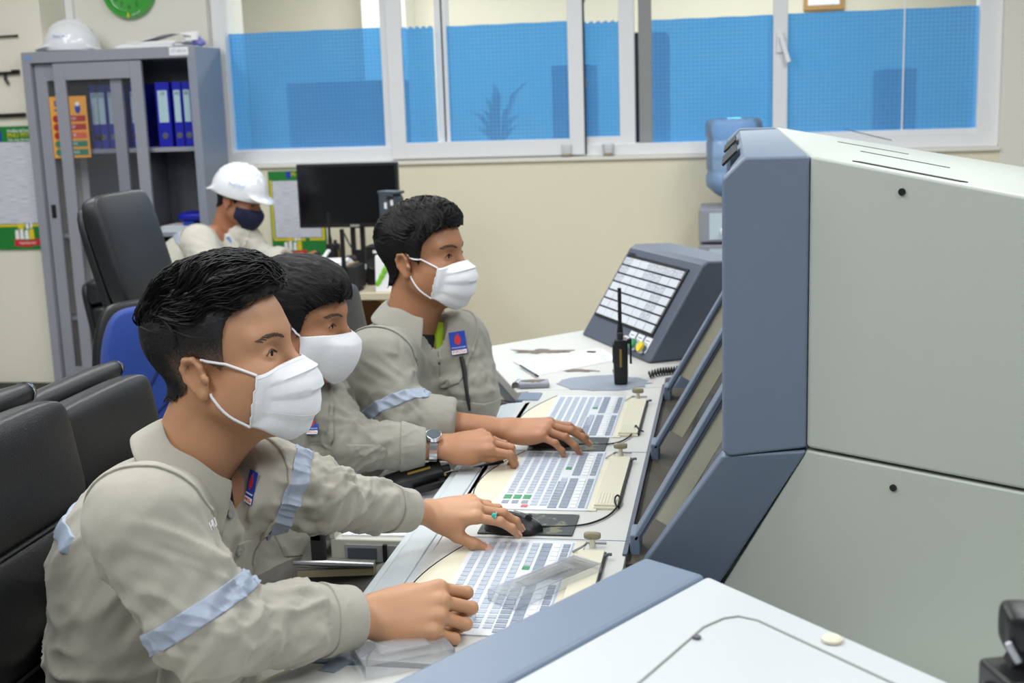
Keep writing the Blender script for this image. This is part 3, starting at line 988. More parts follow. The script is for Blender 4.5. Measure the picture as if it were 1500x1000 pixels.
# near wing, turned towards the camera side
t = thing('console_wing', 'white near wing of the console desk with grey worn mark', 'desk', (-0.5, 1.45, 0))
u55 = np.array((math.cos(math.radians(57)), math.sin(math.radians(57))))
A = np.array((-0.597, 1.60)); B = A - u55 * 0.75
n55 = np.array((u55[1], -u55[0]))
Cp, Dp = B + n55 * 0.40, A + n55 * 0.36
MB().prism(P2([A, B, Cp, (-0.18, 1.50), (-0.18, 1.597), (-0.515, 1.60)], DZ), (0, 0, -0.035)).build('worktop', M['desk'], t, smooth=0, bevel=0.003)
MB().prism(P2([A + u55 * -0.03, A - u55 * 0.75, B + n55 * -0.012, A + u55 * -0.02 - n55 * 0.012], DZ - 0.004), (0, 0, -0.03)).build('front_strip', mat('pale_strip', (222, 224, 196), 0.45), t, smooth=0)
MB().prism(P2([A + n55 * 0.05 - u55 * 0.05, B + n55 * 0.05, Cp, A + n55 * 0.30 - u55 * 0.2], DZ - 0.036), (0, 0, -0.7)).build('pedestal', M['con_dark'], t, smooth=0)
q = [at(x, y, Z=DZ + 0.0008) for x, y in ((466, 982), (490, 985), (545, 952), (556, 943), (545, 941), (525, 940), (498, 957))]
MB().prism(q[::-1], (0, 0, 0.0008)).build('worn_mark', M['wornpatch'], t, smooth=0)

# far wing with the annunciator
t = thing('console_wing', 'white far wing of the console desk carrying the annunciator', 'desk', (-0.5, 3.6, 0))
far = [(-0.805, 3.875), (-0.575, 3.275), (-0.54, 3.297), (-0.182, 3.345), (-0.182, 3.47), (0.05, 3.62), (-0.30, 4.40), (-0.47, 4.22)]
MB().prism(P2(far, DZ), (0, 0, -0.032)).build('worktop', M['desk'], t, smooth=0, bevel=0.004)
MB().prism([(-0.802, 3.87, DZ - 0.033), (-0.577, 3.282, DZ - 0.033), (-0.50, 3.30, DZ - 0.033), (-0.50, 3.30, DZ - 0.12), (-0.560, 3.285, DZ - 0.12)][:2] + [(-0.54, 3.31, DZ - 0.125), (-0.76, 3.885, DZ - 0.125)], (0.10, 0.03, 0)).build('apron', M['con_grey'], t, smooth=0)
MB().prism(P2([(-0.72, 3.86), (-0.50, 3.33), (-0.24, 3.40), (-0.24, 3.9), (-0.45, 4.15)], DZ - 0.126), (0, 0, -(DZ - 0.126))).build('pedestal', M['con_beige'], t, smooth=0)


def blob(cx, cy, rx, ry, z, n=28, seed=1, jag=0.12):
    rr = np.random.default_rng(seed)
    a = np.arange(n) * 2 * PI / n
    k = 1 + jag * rr.standard_normal(n)
    return [(cx + rx * math.cos(t_) * k_, cy + ry * math.sin(t_) * k_, z) for t_, k_ in zip(a, k)]


c0 = at(884, 562, Z=DZ)
MB().prism(blob(c0[0] + 0.0, c0[1] + 0.01, 0.125, 0.095, DZ + 0.0007, 40, 3, 0.04), (0, 0, 0.0006)).build('worn_patch', M['wornpatch'], t, smooth=0)
c0 = at(795, 515, Z=DZ)
MB().prism(blob(c0[0], c0[1], 0.10, 0.030, DZ + 0.0007, 34, 5, 0.30), (0, 0, 0.0006)).build('worn_patch', M['wornbrown'], t, smooth=0)
c0 = at(855, 543, Z=DZ)
MB().prism(blob(c0[0], c0[1], 0.055, 0.016, DZ + 0.0007, 26, 8, 0.4), (0, 0, 0.0006)).build('worn_patch', M['wornbrown'], t, smooth=0)

# worn corner cap at the joint of run and wing
c0 = at(782, 566, Z=DZ)
t = thing('corner_cap', 'grey worn corner cap between console run and far wing', 'cap', c0)
MB().box(c0 + (0.0, 0.0, 0.008), (0.085, 0.055, 0.016), rotz(0.2)).build('cap', M['steel'], t, bevel=0.006)
MB().prism(blob(c0[0], c0[1], 0.028, 0.016, c0[2] + 0.0162, 20, 4, 0.2), (0, 0, 0.001)).build('worn_mark', M['wornbrown'], t, smooth=0)
MB().cyl(c0 + (-0.048, -0.02, 0.006), c0 + (-0.045, 0.02, 0.006), 0.011).build('edge_roll', M['alu'], t)

# ---- tall monitor hood
HX0, HX1, HYN, HYF = -0.015, 0.115, 1.93, 3.45
hood = thing('console_hood', 'tall console hood with blue-grey edging and off-white end panel', 'console', (0.3, 2.7, 0))
u35 = np.array((math.cos(math.radians(-35)), math.sin(math.radians(-35))))
# grey edging, upper part: profile in x, z run along the row
prof = [(HX0, 0.966), (HX0, 1.392), (0.018, 1.424), (HX1, 1.424), (HX1, 0.974), (HX0 + 0.01, 0.958)]
MB().prism([(x, HYN, z) for x, z in prof], (0, 0.035, 0)).build('edging', M['con_grey'], hood, smooth=0, bevel=0.006)
MB().prism([(x, HYF - 0.035, z) for x, z in prof], (0, 0.035, 0)).build('edging', M['con_grey'], hood, smooth=0, bevel=0.006)
# front board behind the edging and the grey top strip
MB().prism([(HX0 + 0.012, HYN + 0.03, 1.10), (HX0 + 0.012, HYN + 0.03, 1.390), (0.020, HYN + 0.03, 1.418), (HX1, HYN + 0.03, 1.420), (HX1, HYN + 0.03, 1.10)], (0, HYF - HYN - 0.06, 0)).build('front_board', M['con_grey'], hood, smooth=0)
for y0, y1 in ((2.25, 2.55), (2.75, 3.05)):
    MB().prism([(HX0 - 0.0, y0, 1.392), (0.010, y0, 1.4165), (0.010, y1, 1.4165), (HX0, y1, 1.392)], (-0.003, 0, 0.003)).build('top_slot', M['hole'], hood, smooth=0)
# legs (slanted edging below)
TL, TR_, BR, BL = np.array((HX0, 1.935, 0.958)), np.array((HX1, 1.925, 0.971)), np.array((-0.035, 2.022, 0.685)), np.array((-0.168, 2.072, 0.700))
for dy in (0, HYF - HYN - 0.02):
    MB().prism([TL + (0, dy, 0), TR_ + (0, dy, 0), BR + (0, dy * 0.93, 0), BL + (0, dy * 0.93, 0)], (0, 0.04, 0)).build('leg', M['con_grey'], hood, smooth=0, bevel=0.005)
# white body: upper part with sloping top
o0 = np.array((HX1, 1.925))
p1_ = o0 + u35 * 0.66
plan = [tuple(o0), tuple(p1_), (p1_[0] + 0.30, 1.75), (p1_[0] + 0.30, HYF), (HX1, HYF)]


def ztop(x):
    return 1.424 - 0.19 * (x - HX1)


n = len(plan)
V = [(x, y, 0.976) for x, y in plan] + [(x, y, ztop(x)) for x, y in plan]
F = [tuple(range(n))[::-1], tuple(range(n, 2 * n))] + [(i, (i + 1) % n, n + (i + 1) % n, n + i) for i in range(n)]
MB().add(V, F).build('upper_panel', M['con_white'], hood, smooth=0, bevel=0.006)
o1 = o0 - u35 * 0.185
plan2 = [tuple(o1), tuple(p1_), (p1_[0] + 0.30, 1.75), (p1_[0] + 0.30, HYF), (o1[0], HYF)]
V = [(x, y, 0.0) for x, y in plan2] + [(plan2[0][0], plan2[0][1], 0.66), (*plan2[0][:2], 0.66)]
pl_b = plan2
pl_t = [tuple(o0)] + plan2[1:4] + [(HX1, HYF)]
V = [(x, y, 0.0) for x, y in pl_b] + [(x, y, 0.665) for x, y in pl_b] + [(x, y, 0.972) for x, y in pl_t]
F = [tuple(range(n))[::-1], tuple(range(2 * n, 3 * n))]
for k in range(2):
    F += [(k * n + i, k * n + (i + 1) % n, (k + 1) * n + (i + 1) % n, (k + 1) * n + i) for i in range(n)]
MB().add(V, F).build('lower_panel', M['con_white'], hood, smooth=0, bevel=0.004)
# screws in the end panel
nrm = np.array((u35[1], -u35[0], 0))      # outward (towards camera)
for px, py in ((1322, 281), (1309, 714)):
    r = ray(px, py)
    A_ = np.array([[r[0], -u35[0]], [r[1], -u35[1]]])
    t_, s_ = np.linalg.solve(A_, o0)
    p = CO + r * t_
    MB().cyl(p - nrm * 0.004, p + nrm * 0.003, 0.0052, n=16).build('screw', M['black'], hood)
# ventilation slots in the sloping white top
for (xa, ya, xb, yb_) in ((1255, 237, 1412, 267), (1228, 208, 1330, 226), (1262, 222, 1390, 246), (1240, 190, 1302, 205)):
    def topat(px, py):
        r = ray(px, py)
        # z = 1.424 - .19 (x - HX1)
        t_ = (1.424 + 0.19 * HX1 - CAM_H) / (r[2] + 0.19 * r[0])
        return CO + r * t_
    a_, b_ = topat(xa, ya), topat(xb, yb_)
    d = (b_ - a_); L = np.linalg.norm(d); d /= L
    w = np.cross((0.19, 0, 1), d); w /= np.linalg.norm(w)
    w *= 0.012 if ya > 230 else 0.010
    if ya in (208, 222): w *= 0.35
    MB().prism([a_ - w, b_ - w, b_ + w, a_ + w], (0, 0, 0.0015)).build('vent_slot', M['hole'] if ya in (237, 190) else M['steel_d'], hood, smooth=0)
# dark inside of the screen bay, its shade painted into floor and lining
MB().prism([(0.10, 2.05, 0.70), (0.04, 2.05, 0.70), (0.112, 2.05, 0.95), (0.112, 2.05, 1.10), (0.13, 2.05, 1.10)], (0, 1.35, 0)).build('bay_lining', M['black_m'], hood, smooth=0)
MB().prism([(-0.18, 2.05, DZ - 0.01), (0.06, 2.05, DZ - 0.01), (0.06, 2.05, DZ - 0.03), (-0.18, 2.05, DZ - 0.03)], (0, 1.33, 0)).build('bay_floor', mat('bay_floor_shade', (74, 68, 56), 0.6), hood, smooth=0)

# ---- three sloping monitors in the bay
sl = np.array((0.155, 0, 0.27)); sl /= np.linalg.norm(sl)     # up the screen
nn = np.array((-sl[2], 0, sl[0]))                              # out of the screen


def bay_monitor(y0, w, lab):
    t = thing('console_monitor', lab, 'monitor', (-0.12, y0, DZ), 'sloping monitors in the console bay')
    base = np.array((-0.163, y0, DZ + 0.012))

    def slab(a, b_, d0, d1, ya, yb_):
        p = base + sl * a + nn * d0
        q_ = base + sl * b_ + nn * d0
        e_ = nn * (d1 - d0)
        return MB().prism([p + (0, ya, 0), q_ + (0, ya, 0), q_ + e_ + (0, ya, 0), p + e_ + (0, ya, 0)], (0, yb_ - ya, 0))
    slab(0.0, 0.42, 0.0, 0.010, 0, 0.06).build('bezel', M['con_grey'], t, bevel=0.003)
    slab(0.004, 0.42, -0.003, 0.0, 0.0, 0.06).build('bezel_edge', M['con_dark'], t, smooth=0)
    slab(0.052, 0.42, -0.036, -0.003, 0.004, 0.03).build('side_cover', M['con_beige'], t, smooth=0, bevel=0.002)
    slab(0.03, 0.42, -0.13, -0.062, 0.035, w).build('housing', M['black_m'], t, smooth=0, bevel=0.004)
    slab(0.06, 0.40, -0.062, -0.058, 0.06, w - 0.03).build('screen', M['screen'], t, smooth=0)
    MB().span((-0.176, y0, DZ - 0.012), (-0.158, y0 + 0.06, DZ + 0.026)).build('bracket', M['con_grey'], t, bevel=0.003)


bay_monitor(2.095, 0.53, 'sloping grey-framed monitor in the console bay, nearest of three')
bay_monitor(2.68, 0.53, 'sloping grey-framed monitor in the console bay, middle of three')
bay_monitor(3.235, 0.16, 'sloping grey-framed monitor in the console bay, farthest of three')
MB().span((-0.186, 2.06, DZ - 0.02), (-0.178, 3.36, DZ + 0.004)).build('bay_lip', M['con_dark'], hood, smooth=0)

# ---- near low console (out of focus at the bottom of the picture)
LZ = 0.95
low = thing('low_console', 'low console block with blue-grey edge and white top, nearest the camera', 'console', (0, 1.1, 0))
a0, a1 = np.array((-0.107, 1.510)), np.array((-0.030, 1.455))
dg = np.array((0.192, 0.310)); dg /= np.linalg.norm(dg)
dw = np.array((0.244, -0.265)); dw /= np.linalg.norm(dw)
g0, g1 = a0 - dg * 1.05, a1 - dg * 1.05
MB().prism(P2([a0, a1, g1, g0], LZ), (0, 0, -LZ)).build('grey_edge', M['con_grey'], low, smooth=0, bevel=0.008)
w1 = a1 + dw * 0.85
e1 = a1 + dw * 0.002
MB().prism(P2([e1, w1, w1 - dg * 0.95, g1 + dw * 0.002], LZ - 0.001), (0, 0, -(LZ - 0.001))).build('white_top', mat('console_top_white', (196, 200, 202), 0.4, var=0.01), low, smooth=0, bevel=0.006)
lp = [at(x, y, Z=LZ) for x, y in ((935, 1000), (1030, 918), (1060, 905), (1082, 902), (1110, 908), (1330, 1010))]
MB().tube([p + (0, 0, -0.0006) for p in lp], 0.0016, 6).build('panel_groove', M['grey_pl'], low)
p = at(1021, 934, Z=LZ)
MB().cyl(p, p + (0, 0, 0.002), 0.0045, n=14).build('screw', M['steel_d'], low)
p = at(1219, 938, Z=LZ)
MB().lathe([(0.0005, 0), (0.011, 0), (0.011, 0.003), (0.008, 0.005), (0.0005, 0.005)], p, 18).build('cap', M['ivory'], low)

# white worktop in the gap beyond it, with cables and a dark device
gz = 0.62
t = thing('side_table', 'pale table top between the low console and the tall hood', 'table', (0.4, 1.7, 0))
MB().prism(P2([(0.10, 1.86), (0.02, 1.62), (0.72, 0.85), (1.05, 1.22)], gz), (0, 0, -0.03)).build('table_top', mat('table_white', (214, 220, 206), 0.4), t, smooth=0)
MB().prism(P2([(0.2, 1.7), (0.2, 1.6), (0.8, 1.05), (0.9, 1.2)], gz - 0.03), (0, 0, -(gz - 0.03))).build('base', M['con_white'], t, smooth=0)
ca = [at(x, y, Z=gz + 0.012 + h_) for x, y, h_ in ((1300, 985, 0), (1345, 972, 0), (1400, 967, 0.006), (1450, 974, 0.006), (1500, 990, 0), (1560, 1010, 0))]
tag(MB().tube(ca, 0.008, 8).build('white_cable', M['con_white'], smooth=60), 'thick white cable lying beside the tall hood, bottom right', 'cable')
ca = [at(x, y, Z=gz + 0.01 + h_) for x, y, h_ in ((1302, 985, 0), (1315, 968, 0.01), (1325, 961, 0.02), (1333, 966, 0.014), (1345, 982, 0))]
tag(MB().tube(ca, 0.0035, 7).build('black_cable', M['black'], smooth=60), 'short black cable loop rising behind the white low console', 'cable')
p = at(1500, 960, Z=0.80)
p = atd(1496, 955, 1.15)
t = thing('tripod_head', 'blurred black tripod head at the bottom right corner', 'tripod', (p[0], p[1], 0))
rbox(p + (0.0, 0, 0.024), (0.038, 0.05, 0.042), 0.008).build('clamp', M['black'], t, sub=1)
MB().box(p + (0.003, 0, -0.003), (0.022, 0.03, 0.05), roty(0.5)).build('neck', M['black'], t, bevel=0.004)
MB().box(p + (0.0, -0.01, -0.028), (0.058, 0.06, 0.036), rotz(0.3)).build('body', M['black'], t, bevel=0.006)
MB().box(p + (-0.013, -0.028, 0.012), (0.007, 0.006, 0.022), roty(-0.5)).build('lever', M['alu'], t, bevel=0.002)
MB().cyl(p + (-0.034, -0.015, -0.036), p + (-0.02, -0.015, -0.036), 0.012).build('knob', M['black'], t)
MB().cyl(p + (0, 0, -0.04), (p[0], p[1], 0.66), 0.014).build('column', M['black'], t)
for k in range(3):
    a = k * 2.1 + 0.4
    MB().tube([(p[0], p[1], 0.70), (p[0] + 0.03 + 0.07 * math.cos(a), p[1] + 0.04 + 0.07 * math.sin(a), 0.0)], [0.012, 0.009], 8).build('leg', M['black'], t)

# ---- membrane keyboards (local frame: x away from the operator, y along the row)


def make_keyboard():
    t = thing('console_keyboard', '-', 'keyboard', (0, 0, 0), 'membrane keyboards let into the console')
    n_ = 14
    arc = [(-0.035 * (1 - ((i / n_) * 2 - 1) ** 2) * 1.0 + 0.0, 0.41 * i / n_) for i in range(n_ + 1)]
    # ivory crescent along the operator's side
    arc2 = [(0.020 - 0.060 * math.sin(PI * (0.18 + 0.82 * i / n_)) ** 1.0, 0.405 * i / n_) for i in range(n_ + 1)]
    MB().prism([(x, y, 0.0012) for x, y in arc2[::-1]] + [(0.035, 0.0, 0.0012), (0.035, 0.405, 0.0012)], (0, 0, -0.0012)).build('palm_strip', M['ivory'], t, smooth=0, local=True)
    MB().tube([(x - 0.001, y, 0.001) for x, y in arc2], 0.0013, 5).build('groove', M['hole'], t, local=True)
    MB().span((0.022, 0.0, 0), (0.212, 0.41, 0.0016)).build('key_sheet', M['keysheet'], t, smooth=0, local=True)
    MB().span((0.018, 0.404, 0), (0.258, 0.412, 0.0014)).build('edge', M['steel'], t, smooth=0, local=True)
    MB().span((0.205, 0.0, 0), (0.222, 0.41, 0.0018)).build('edge', M['ivory'], t, smooth=0, local=True)
    mod = MB().span((0.216, 0.018, 0), (0.262, 0.350, 0.009)).build('side_module', M['ivory'], t, bevel=0.002, local=True)
    MB().span((0.2155, 0.012, 0), (0.2625, 0.018, 0.004)).build('module_edge', M['ivory'], t, smooth=0, local=True)
    MB().span((0.2621, 0.02, 0), (0.2650, 0.348, 0.006)).build('module_shadow_gap', M['hole'], t, smooth=0, local=True)
    for i in range(6):
        MB().span((0.222 + 0.006 * i, 0.024, 0.009), (0.2245 + 0.006 * i, 0.085, 0.0096)).build('vent_rib', M['con_beige'], mod, smooth=0, local=True)
    k = MB().cyl((0.236, 0.388, 0.0), (0.236, 0.388, 0.016), 0.006, 0.004, 12)
    k.build('knob_stem', M['con_beige'], t, local=True)
    rbox((0.236, 0.388, 0.021), (0.030, 0.012, 0.013), 0.004).build('knob', mat('knob_khaki', (150, 142, 116), 0.4), t, local=True, bevel=0.002)
    MB().tube([(0.205, 0.352, 0.003), (0.222, 0.356, 0.012), (0.226, 0.372, 0.010)], 0.0022, 6).build('clip', M['alu'], t, local=True)
    MB().tube([(0.262, 0.325, 0.006), (0.270, 0.327, 0.010), (0.276, 0.327, 0.010)], 0.0028, 6).build('stud', M['slate'], t, local=True)
    base = {}

    def key(x, y, w, d, m):
        kk = (w, d, m)
        if kk not in base:
            o = MB().span((-w / 2, -d / 2, 0), (w / 2, d / 2, 0.0011)).build('key', M[m], t, smooth=0, local=True)
            base[kk] = o
        else:
            o = base[kk].copy(); COL.objects.link(o); o.parent = t
        o.location = (x, y, 0.0016)
    for i in range(6):
        x = 0.038 + 0.0195 * i
        for j in range(16):
            y = 0.105 + 0.0186 * j
            if i == 5 and 5.9 < j < 8.5:
                continue
            m = 'key'
            if i == 5 and j == 9: m = 'key_g'
            key(x, y, 0.0125, 0.0145, m)
        if i < 3:
            key(x, 0.074, 0.015, 0.024, 'key_g')
            key(x, 0.042, 0.0125, 0.018, 'key_d')
        elif i < 5:
            for j in range(4):
                key(x, 0.030 + 0.0186 * j, 0.0135, 0.0125, 'key')
    key(0.080, 0.018, 0.013, 0.014, 'key_r')
    for j in range(10):
        key(0.1345, 0.016 + 0.0175 * j, 0.017, 0.0125, 'key_d')
    for r_, (x, m, w) in enumerate(((0.156, 'key_d', 0.0165), (0.1745, 'key_w', 0.012), (0.191, 'key_d', 0.012))):
        for j in range(18):
            if 9 <= j < 10:
                continue
            key(x, 0.022 + 0.0212 * j, w, 0.0165 if r_ else 0.020, m)
    MB().span((0.200, 0.012, 0.0016), (0.2035, 0.40, 0.0022)).build('legend_strip', M['key'], t, smooth=0, local=True)
    return t


kb = make_keyboard()
for i, (y, lab) in enumerate(((2.292, 'membrane keyboard in the console, middle of three, under the knuckles'),
                               (1.712, 'membrane keyboard in the console, nearest, beside the resting fist'),
                               (2.822, 'membrane keyboard in the console, farthest, next to the standing radio'))):
    o = kb if i == 0 else copy_tree(kb)
    o.location = (-0.478, y, DZ + 0.0004)
    o['label'] = lab


# ---- mouse pads, mice and their cables
def mouse_pad(cx, cy, lab, w=0.175, d=0.115):
    t = thing('mouse_pad', lab, 'mouse pad', (cx, cy, DZ), 'dark mouse pads on the console')
    MB().box((cx, cy, DZ + 0.0022), (w, d, 0.0024)).build('pad', M['pad'], t, smooth=0, bevel=0.0008)


mouse_pad(-0.372, 2.207, 'dark patterned mouse pad between near and middle keyboards')
mouse_pad(-0.368, 2.757, 'dark patterned mouse pad between middle and far keyboards')


def mouse(c, yaw, lab):
    t = thing('computer_mouse', lab, 'mouse', (0, 0, 0), 'black mice on the console')
    rings = []
    nl = 13
    for i in range(nl):
        s_ = i / (nl - 1)
        x = -0.056 + 0.112 * s_
        hw = 0.031 * (max(0.0, 1 - abs(2 * s_ - 1) ** 3.2) ** 0.5 * 0.93 + 0.05)
        hh_ = 0.036 * (math.sin(PI * (0.10 + 0.84 * s_ ** 0.85)) ** 0.7) * (1 - 0.22 * s_)
        rings.append([(x, hw * math.cos(a_) * (1.0 if math.sin(a_) > 0 else 1.0), max(0.0, hh_ * math.sin(a_)) + (0.003 if math.sin(a_) < -0.1 else 0)) for a_ in np.arange(16) * 2 * PI / 16])
    m_ = MB().loft(rings)
    m_.build('shell', M['black'], t, local=True, smooth=60)
    MB().tube([(0.002, 0, 0.0355), (0.028, 0, 0.030), (0.050, 0, 0.016)], 0.0011, 5).build('button_gap', M['grey_pl'], t, local=True)
    MB().cyl((0.030, -0.004, 0.0235), (0.030, 0.004, 0.0235), 0.0065, n=14).build('wheel', M['black_m'], t, local=True)
    MB().ball((-0.020, 0.029, 0.013), (0.006, 0.003, 0.003), 8).build('led', M['led'], t, local=True)
    t.location = (c[0], c[1], DZ + 0.0036)
    t.rotation_euler.z = yaw
    return t


c2 = at(752, 768, Z=DZ + 0.012)
c3 = at(806, 645, Z=DZ + 0.012)
mouse(c2, -0.12, 'black mouse under the hand wearing the turquoise ring')
mouse(c3, -0.10, 'black mouse under the hand of the farthest operator')


def cable(name, lab, px, z, r=0.0019):
    pts = [at(x, y, Z=z + h_) for x, y, h_ in px]
    # smooth the run
    P = np.array(pts)
    tt = np.linspace(0, len(P) - 1, len(P) * 5)
    Q = np.stack([np.interp(tt, np.arange(len(P)), P[:, k]) for k in range(3)], 1)
    for _ in range(6):
        Q[1:-1] = (Q[:-2] + 2 * Q[1:-1] + Q[2:]) / 4
    tag(MB().tube(Q, r, 7).build(name, M['black_m'], smooth=60), lab, 'cable', 'thin mouse cables')


cable('mouse_cable', 'thin grey cable looping from the nearer mouse to the keyboard module', [(778, 770, .012), (800, 771, .003), (830, 771, .003), (862, 768, .003), (890, 757, .003), (904, 743, .004), (910, 732, .01), (906, 724, .016), (901, 727, .016), (900, 735, .012), (904, 742, .008)], DZ)
cable('mouse_cable', 'thin grey cable running from the farther mouse to the keyboard module', [(830, 651, .012), (850, 650, .003), (880, 651, .003), (905, 649, .003), (922, 640, .004), (930, 629, .006), (931, 621, .014), (936, 629, .010), (943, 632, .006)], DZ)

# ---- annunciator box
ann = thing('annunciator', 'dark grey sloping annunciator box with a grid of white tiles', 'annunciator', (-0.3, 3.9, DZ))
bl, br = np.array((-0.497, 4.105, DZ)), np.array((-0.243, 3.642, DZ))
ub = (br - bl); WB = np.linalg.norm(ub); ub /= WB
nb = np.array((ub[1], -ub[0], 0)); nb = nb if nb[0] < 0 else -nb      # faces the operators
# sloping front: find the lean that carries the top edge through the photograph's corner
HB, LEAN = 0.292, 0.180
prof = [(0.0, 0.0), (-LEAN, HB - 0.012), (-LEAN - 0.02, HB), (-LEAN - 0.16, HB - 0.006), (-LEAN - 0.16, 0.0)]
MB().prism([br + nb * d_ + np.array((0, 0, z_)) for d_, z_ in prof], -ub * WB).build('housing', M['con_dark'], ann, smooth=0, bevel=0.01)
vs = np.array((-nb[0] * LEAN, -nb[1] * LEAN, HB - 0.012)); VL = np.linalg.norm(vs); vs /= VL
ns = np.cross(ub, vs); ns = ns if ns @ nb > 0 else -ns
# tile field, in fractions of the sloping face


def fp(u, v, d_=0.0):
    return bl + ub * (u * WB) + vs * (v * VL) + ns * d_


U0, U1, V0, V1 = 0.065, 0.875, 0.255, 0.905
MB().prism([fp(U0 - .015, V0 - .018), fp(U1 + .015, V0 - .018), fp(U1 + .015, V1 + .025), fp(U0 - .015, V1 + .025)], ns * 0.004).build('tile_frame', M['hole'], ann, smooth=0)
printed = {(6, 0), (6, 3), (6, 4), (6, 5), (6, 6), (5, 0), (5, 3), (5, 4), (4, 0), (4, 4), (4, 5), (3, 5), (2, 5), (1, 5)}
for r in range(7):
    for c in range(7):
        du, dv = (U1 - U0) / 7, (V1 - V0) / 7
        u0, u1 = U0 + du * c + 0.003, U0 + du * (c + 1) - 0.003
        v0, v1 = V0 + dv * r + 0.009, V0 + dv * (r + 1) - 0.009
        MB().prism([fp(u0, v0, .004), fp(u1, v0, .004), fp(u1, v1, .004), fp(u0, v1, .004)], ns * 0.004).build('tile', M['tile_print' if (r, c) in printed else 'tile'], ann, smooth=0)
for k, cm in enumerate(('key_w', 'key_g', 'lamp_y')):
    uu = 0.615 + 0.105 * k
    pl = MB().prism([fp(uu, .075, 0), fp(uu + .085, .075, 0), fp(uu + .085, .225, 0), fp(uu, .225, 0)], ns * 0.0025).build('button_plate', M['key_w'], ann, bevel=0.001)
    c_ = fp(uu + 0.045, 0.11, 0.0025)
    MB().cyl(c_, c_ + ns * 0.012, 0.019, n=18).build('button_ring', M['chrome'], ann)
    MB().cyl(c_ + ns * 0.012, c_ + ns * 0.019, 0.0155, n=18).build('button', M[{0: 'key_w', 1: 'key_g', 2: 'lamp_y'}[k]], ann)
    for dv in (0.155, 0.185):
        MB().prism([fp(uu + .02, dv, .0025), fp(uu + .065, dv, .0025), fp(uu + .065, dv + .008, .0025), fp(uu + .02, dv + .008, .0025)], ns * 0.0006).build('plate_print', M['steel_d'], pl, smooth=0)
MB().prism([fp(.06, .935, .004), fp(.15, .935, .004), fp(.15, .95, .004), fp(.06, .95, .004)], ns * 0.001).build('maker_mark', M['black'], ann, smooth=0)

# paper and pencil on the far wing
q = [at(x, y, Z=DZ + 0.002) for x, y in ((751, 529), (786, 549), (905, 526), (880, 510))]
t = thing('form_sheet', 'white printed sheet lying on the far wing beside the radio', 'sheet', q[0])
MB().prism(q[::-1], (0, 0, 0.0012)).build('sheet', M['form2'], t, smooth=0)
q2 = [p + np.array((0.004, -0.004, -0.0016)) for p in q]
MB().prism(q2[::-1], (0, 0, 0.0012)).build('sheet', M['paper'], t, smooth=0)
t = thing('pen', 'dark pen lying across the near corner of the printed sheet', 'pen', at(778, 545, Z=DZ + 0.006))
pa_, pc_ = at(762, 535, Z=DZ + 0.0065), at(785, 549, Z=DZ + 0.0065)
MB().tube([pa_, pc_], 0.0032, 8).build('barrel', M['slate'], t)
MB().tube([pc_, pc_ + (pc_ - pa_) * 0.12], [0.0042, 0.003], 8).build('cap', M['black'], t)
t = thing('paper_clip', 'small black paper clip on the far edge of the printed sheet', 'clip', at(868, 514, Z=DZ + 0.004))
q_ = at(866, 515, Z=DZ + 0.005)
MB().box(q_, (0.028, 0.012, 0.004), rotz(-0.3)).build('clip', M['black'], t, bevel=0.001)

# coiled handset cord
pts = []
p0, p1 = at(950, 549, Z=DZ + 0.012), at(1003, 537, Z=DZ + 0.012)
for i in range(150):
    s_ = i / 149
    a_ = s_ * 2 * PI * 13
    c_ = p0 + (p1 - p0) * s_ + np.array((0, 0.012 * math.sin(s_ * 6), 0))
    pts.append(c_ + np.array((0, math.cos(a_) * 0.009, math.sin(a_) * 0.009 + 0.0)))
tag(MB().tube(pts, 0.0026, 5).build('coiled_cord', M['black'], smooth=60), 'black coiled handset cord on the desk beside the annunciator', 'cord')


# ---- handheld radios
def radio(lab, base, R):
    t = thing('handheld_radio', lab, 'radio', base)

    def tr(p):
        return np.asarray(R) @ np.array(p) + np.array(base)
    rbox((0, 0, 0), (0.040, 0.054, 0.126), 0.008, 5)
    m_ = rbox((0, 0, 0.063), (0.040, 0.056, 0.126), 0.006); m_.V = [tuple(tr(v)) for v in m_.V]
    m_.build('body', M['black'], t, bevel=0.002)
    m_ = MB().box((-0.0205, 0, 0.085), (0.003, 0.040, 0.05)); m_.V = [tuple(tr(v)) for v in m_.V]
    m_.build('speaker_grille', M['black_m'], t)
    m_ = MB().tube([(0, 0.016, 0.12), (0, 0.016, 0.145), (0, 0.017, 0.165), (0, 0.018, 0.262)], [0.0095, 0.0085, 0.0055, 0.0052], 10); m_.V = [tuple(tr(v)) for v in m_.V]
    m_.build('antenna', M['black'], t)
    m_ = MB().cyl((0, -0.012, 0.126), (0, -0.012, 0.142), 0.008, 0.0075); m_.V = [tuple(tr(v)) for v in m_.V]
    m_.build('volume_knob', M['black_m'], t)
    m_ = MB().cyl((0.006, 0.0, 0.126), (0.006, 0.0, 0.131), 0.003); m_.V = [tuple(tr(v)) for v in m_.V]
    m_.build('indicator', M['lamp_y'], t)
    m_ = MB().box((0.028, 0, 0.09), (0.006, 0.016, 0.07)); m_.box((0.023, 0, 0.117), (0.008, 0.016, 0.012)); m_.V = [tuple(tr(v)) for v in m_.V]
    m_.build('belt_clip', M['black'], t)
    m_ = MB().cyl((-0.0205, 0.010, 0.03), (-0.0225, 0.010, 0.03), 0.006); m_.V = [tuple(tr(v)) for v in m_.V]
    m_.build('badge', M['chrome'], t)
    m_ = MB().box((0.0, -0.0285, 0.075), (0.006, 0.001, 0.05)); m_.V = [tuple(tr(v)) for v in m_.V]
    m_.build('side_print', mat('gold_print', (150, 120, 50), 0.5), t)
    return t


radio('black handheld radio standing upright on the worn grey patch', at(909, 562, Z=DZ + 0.0015) + np.array((0, 0.012, 0)), rotz(0.1) @ rotx(0.0))

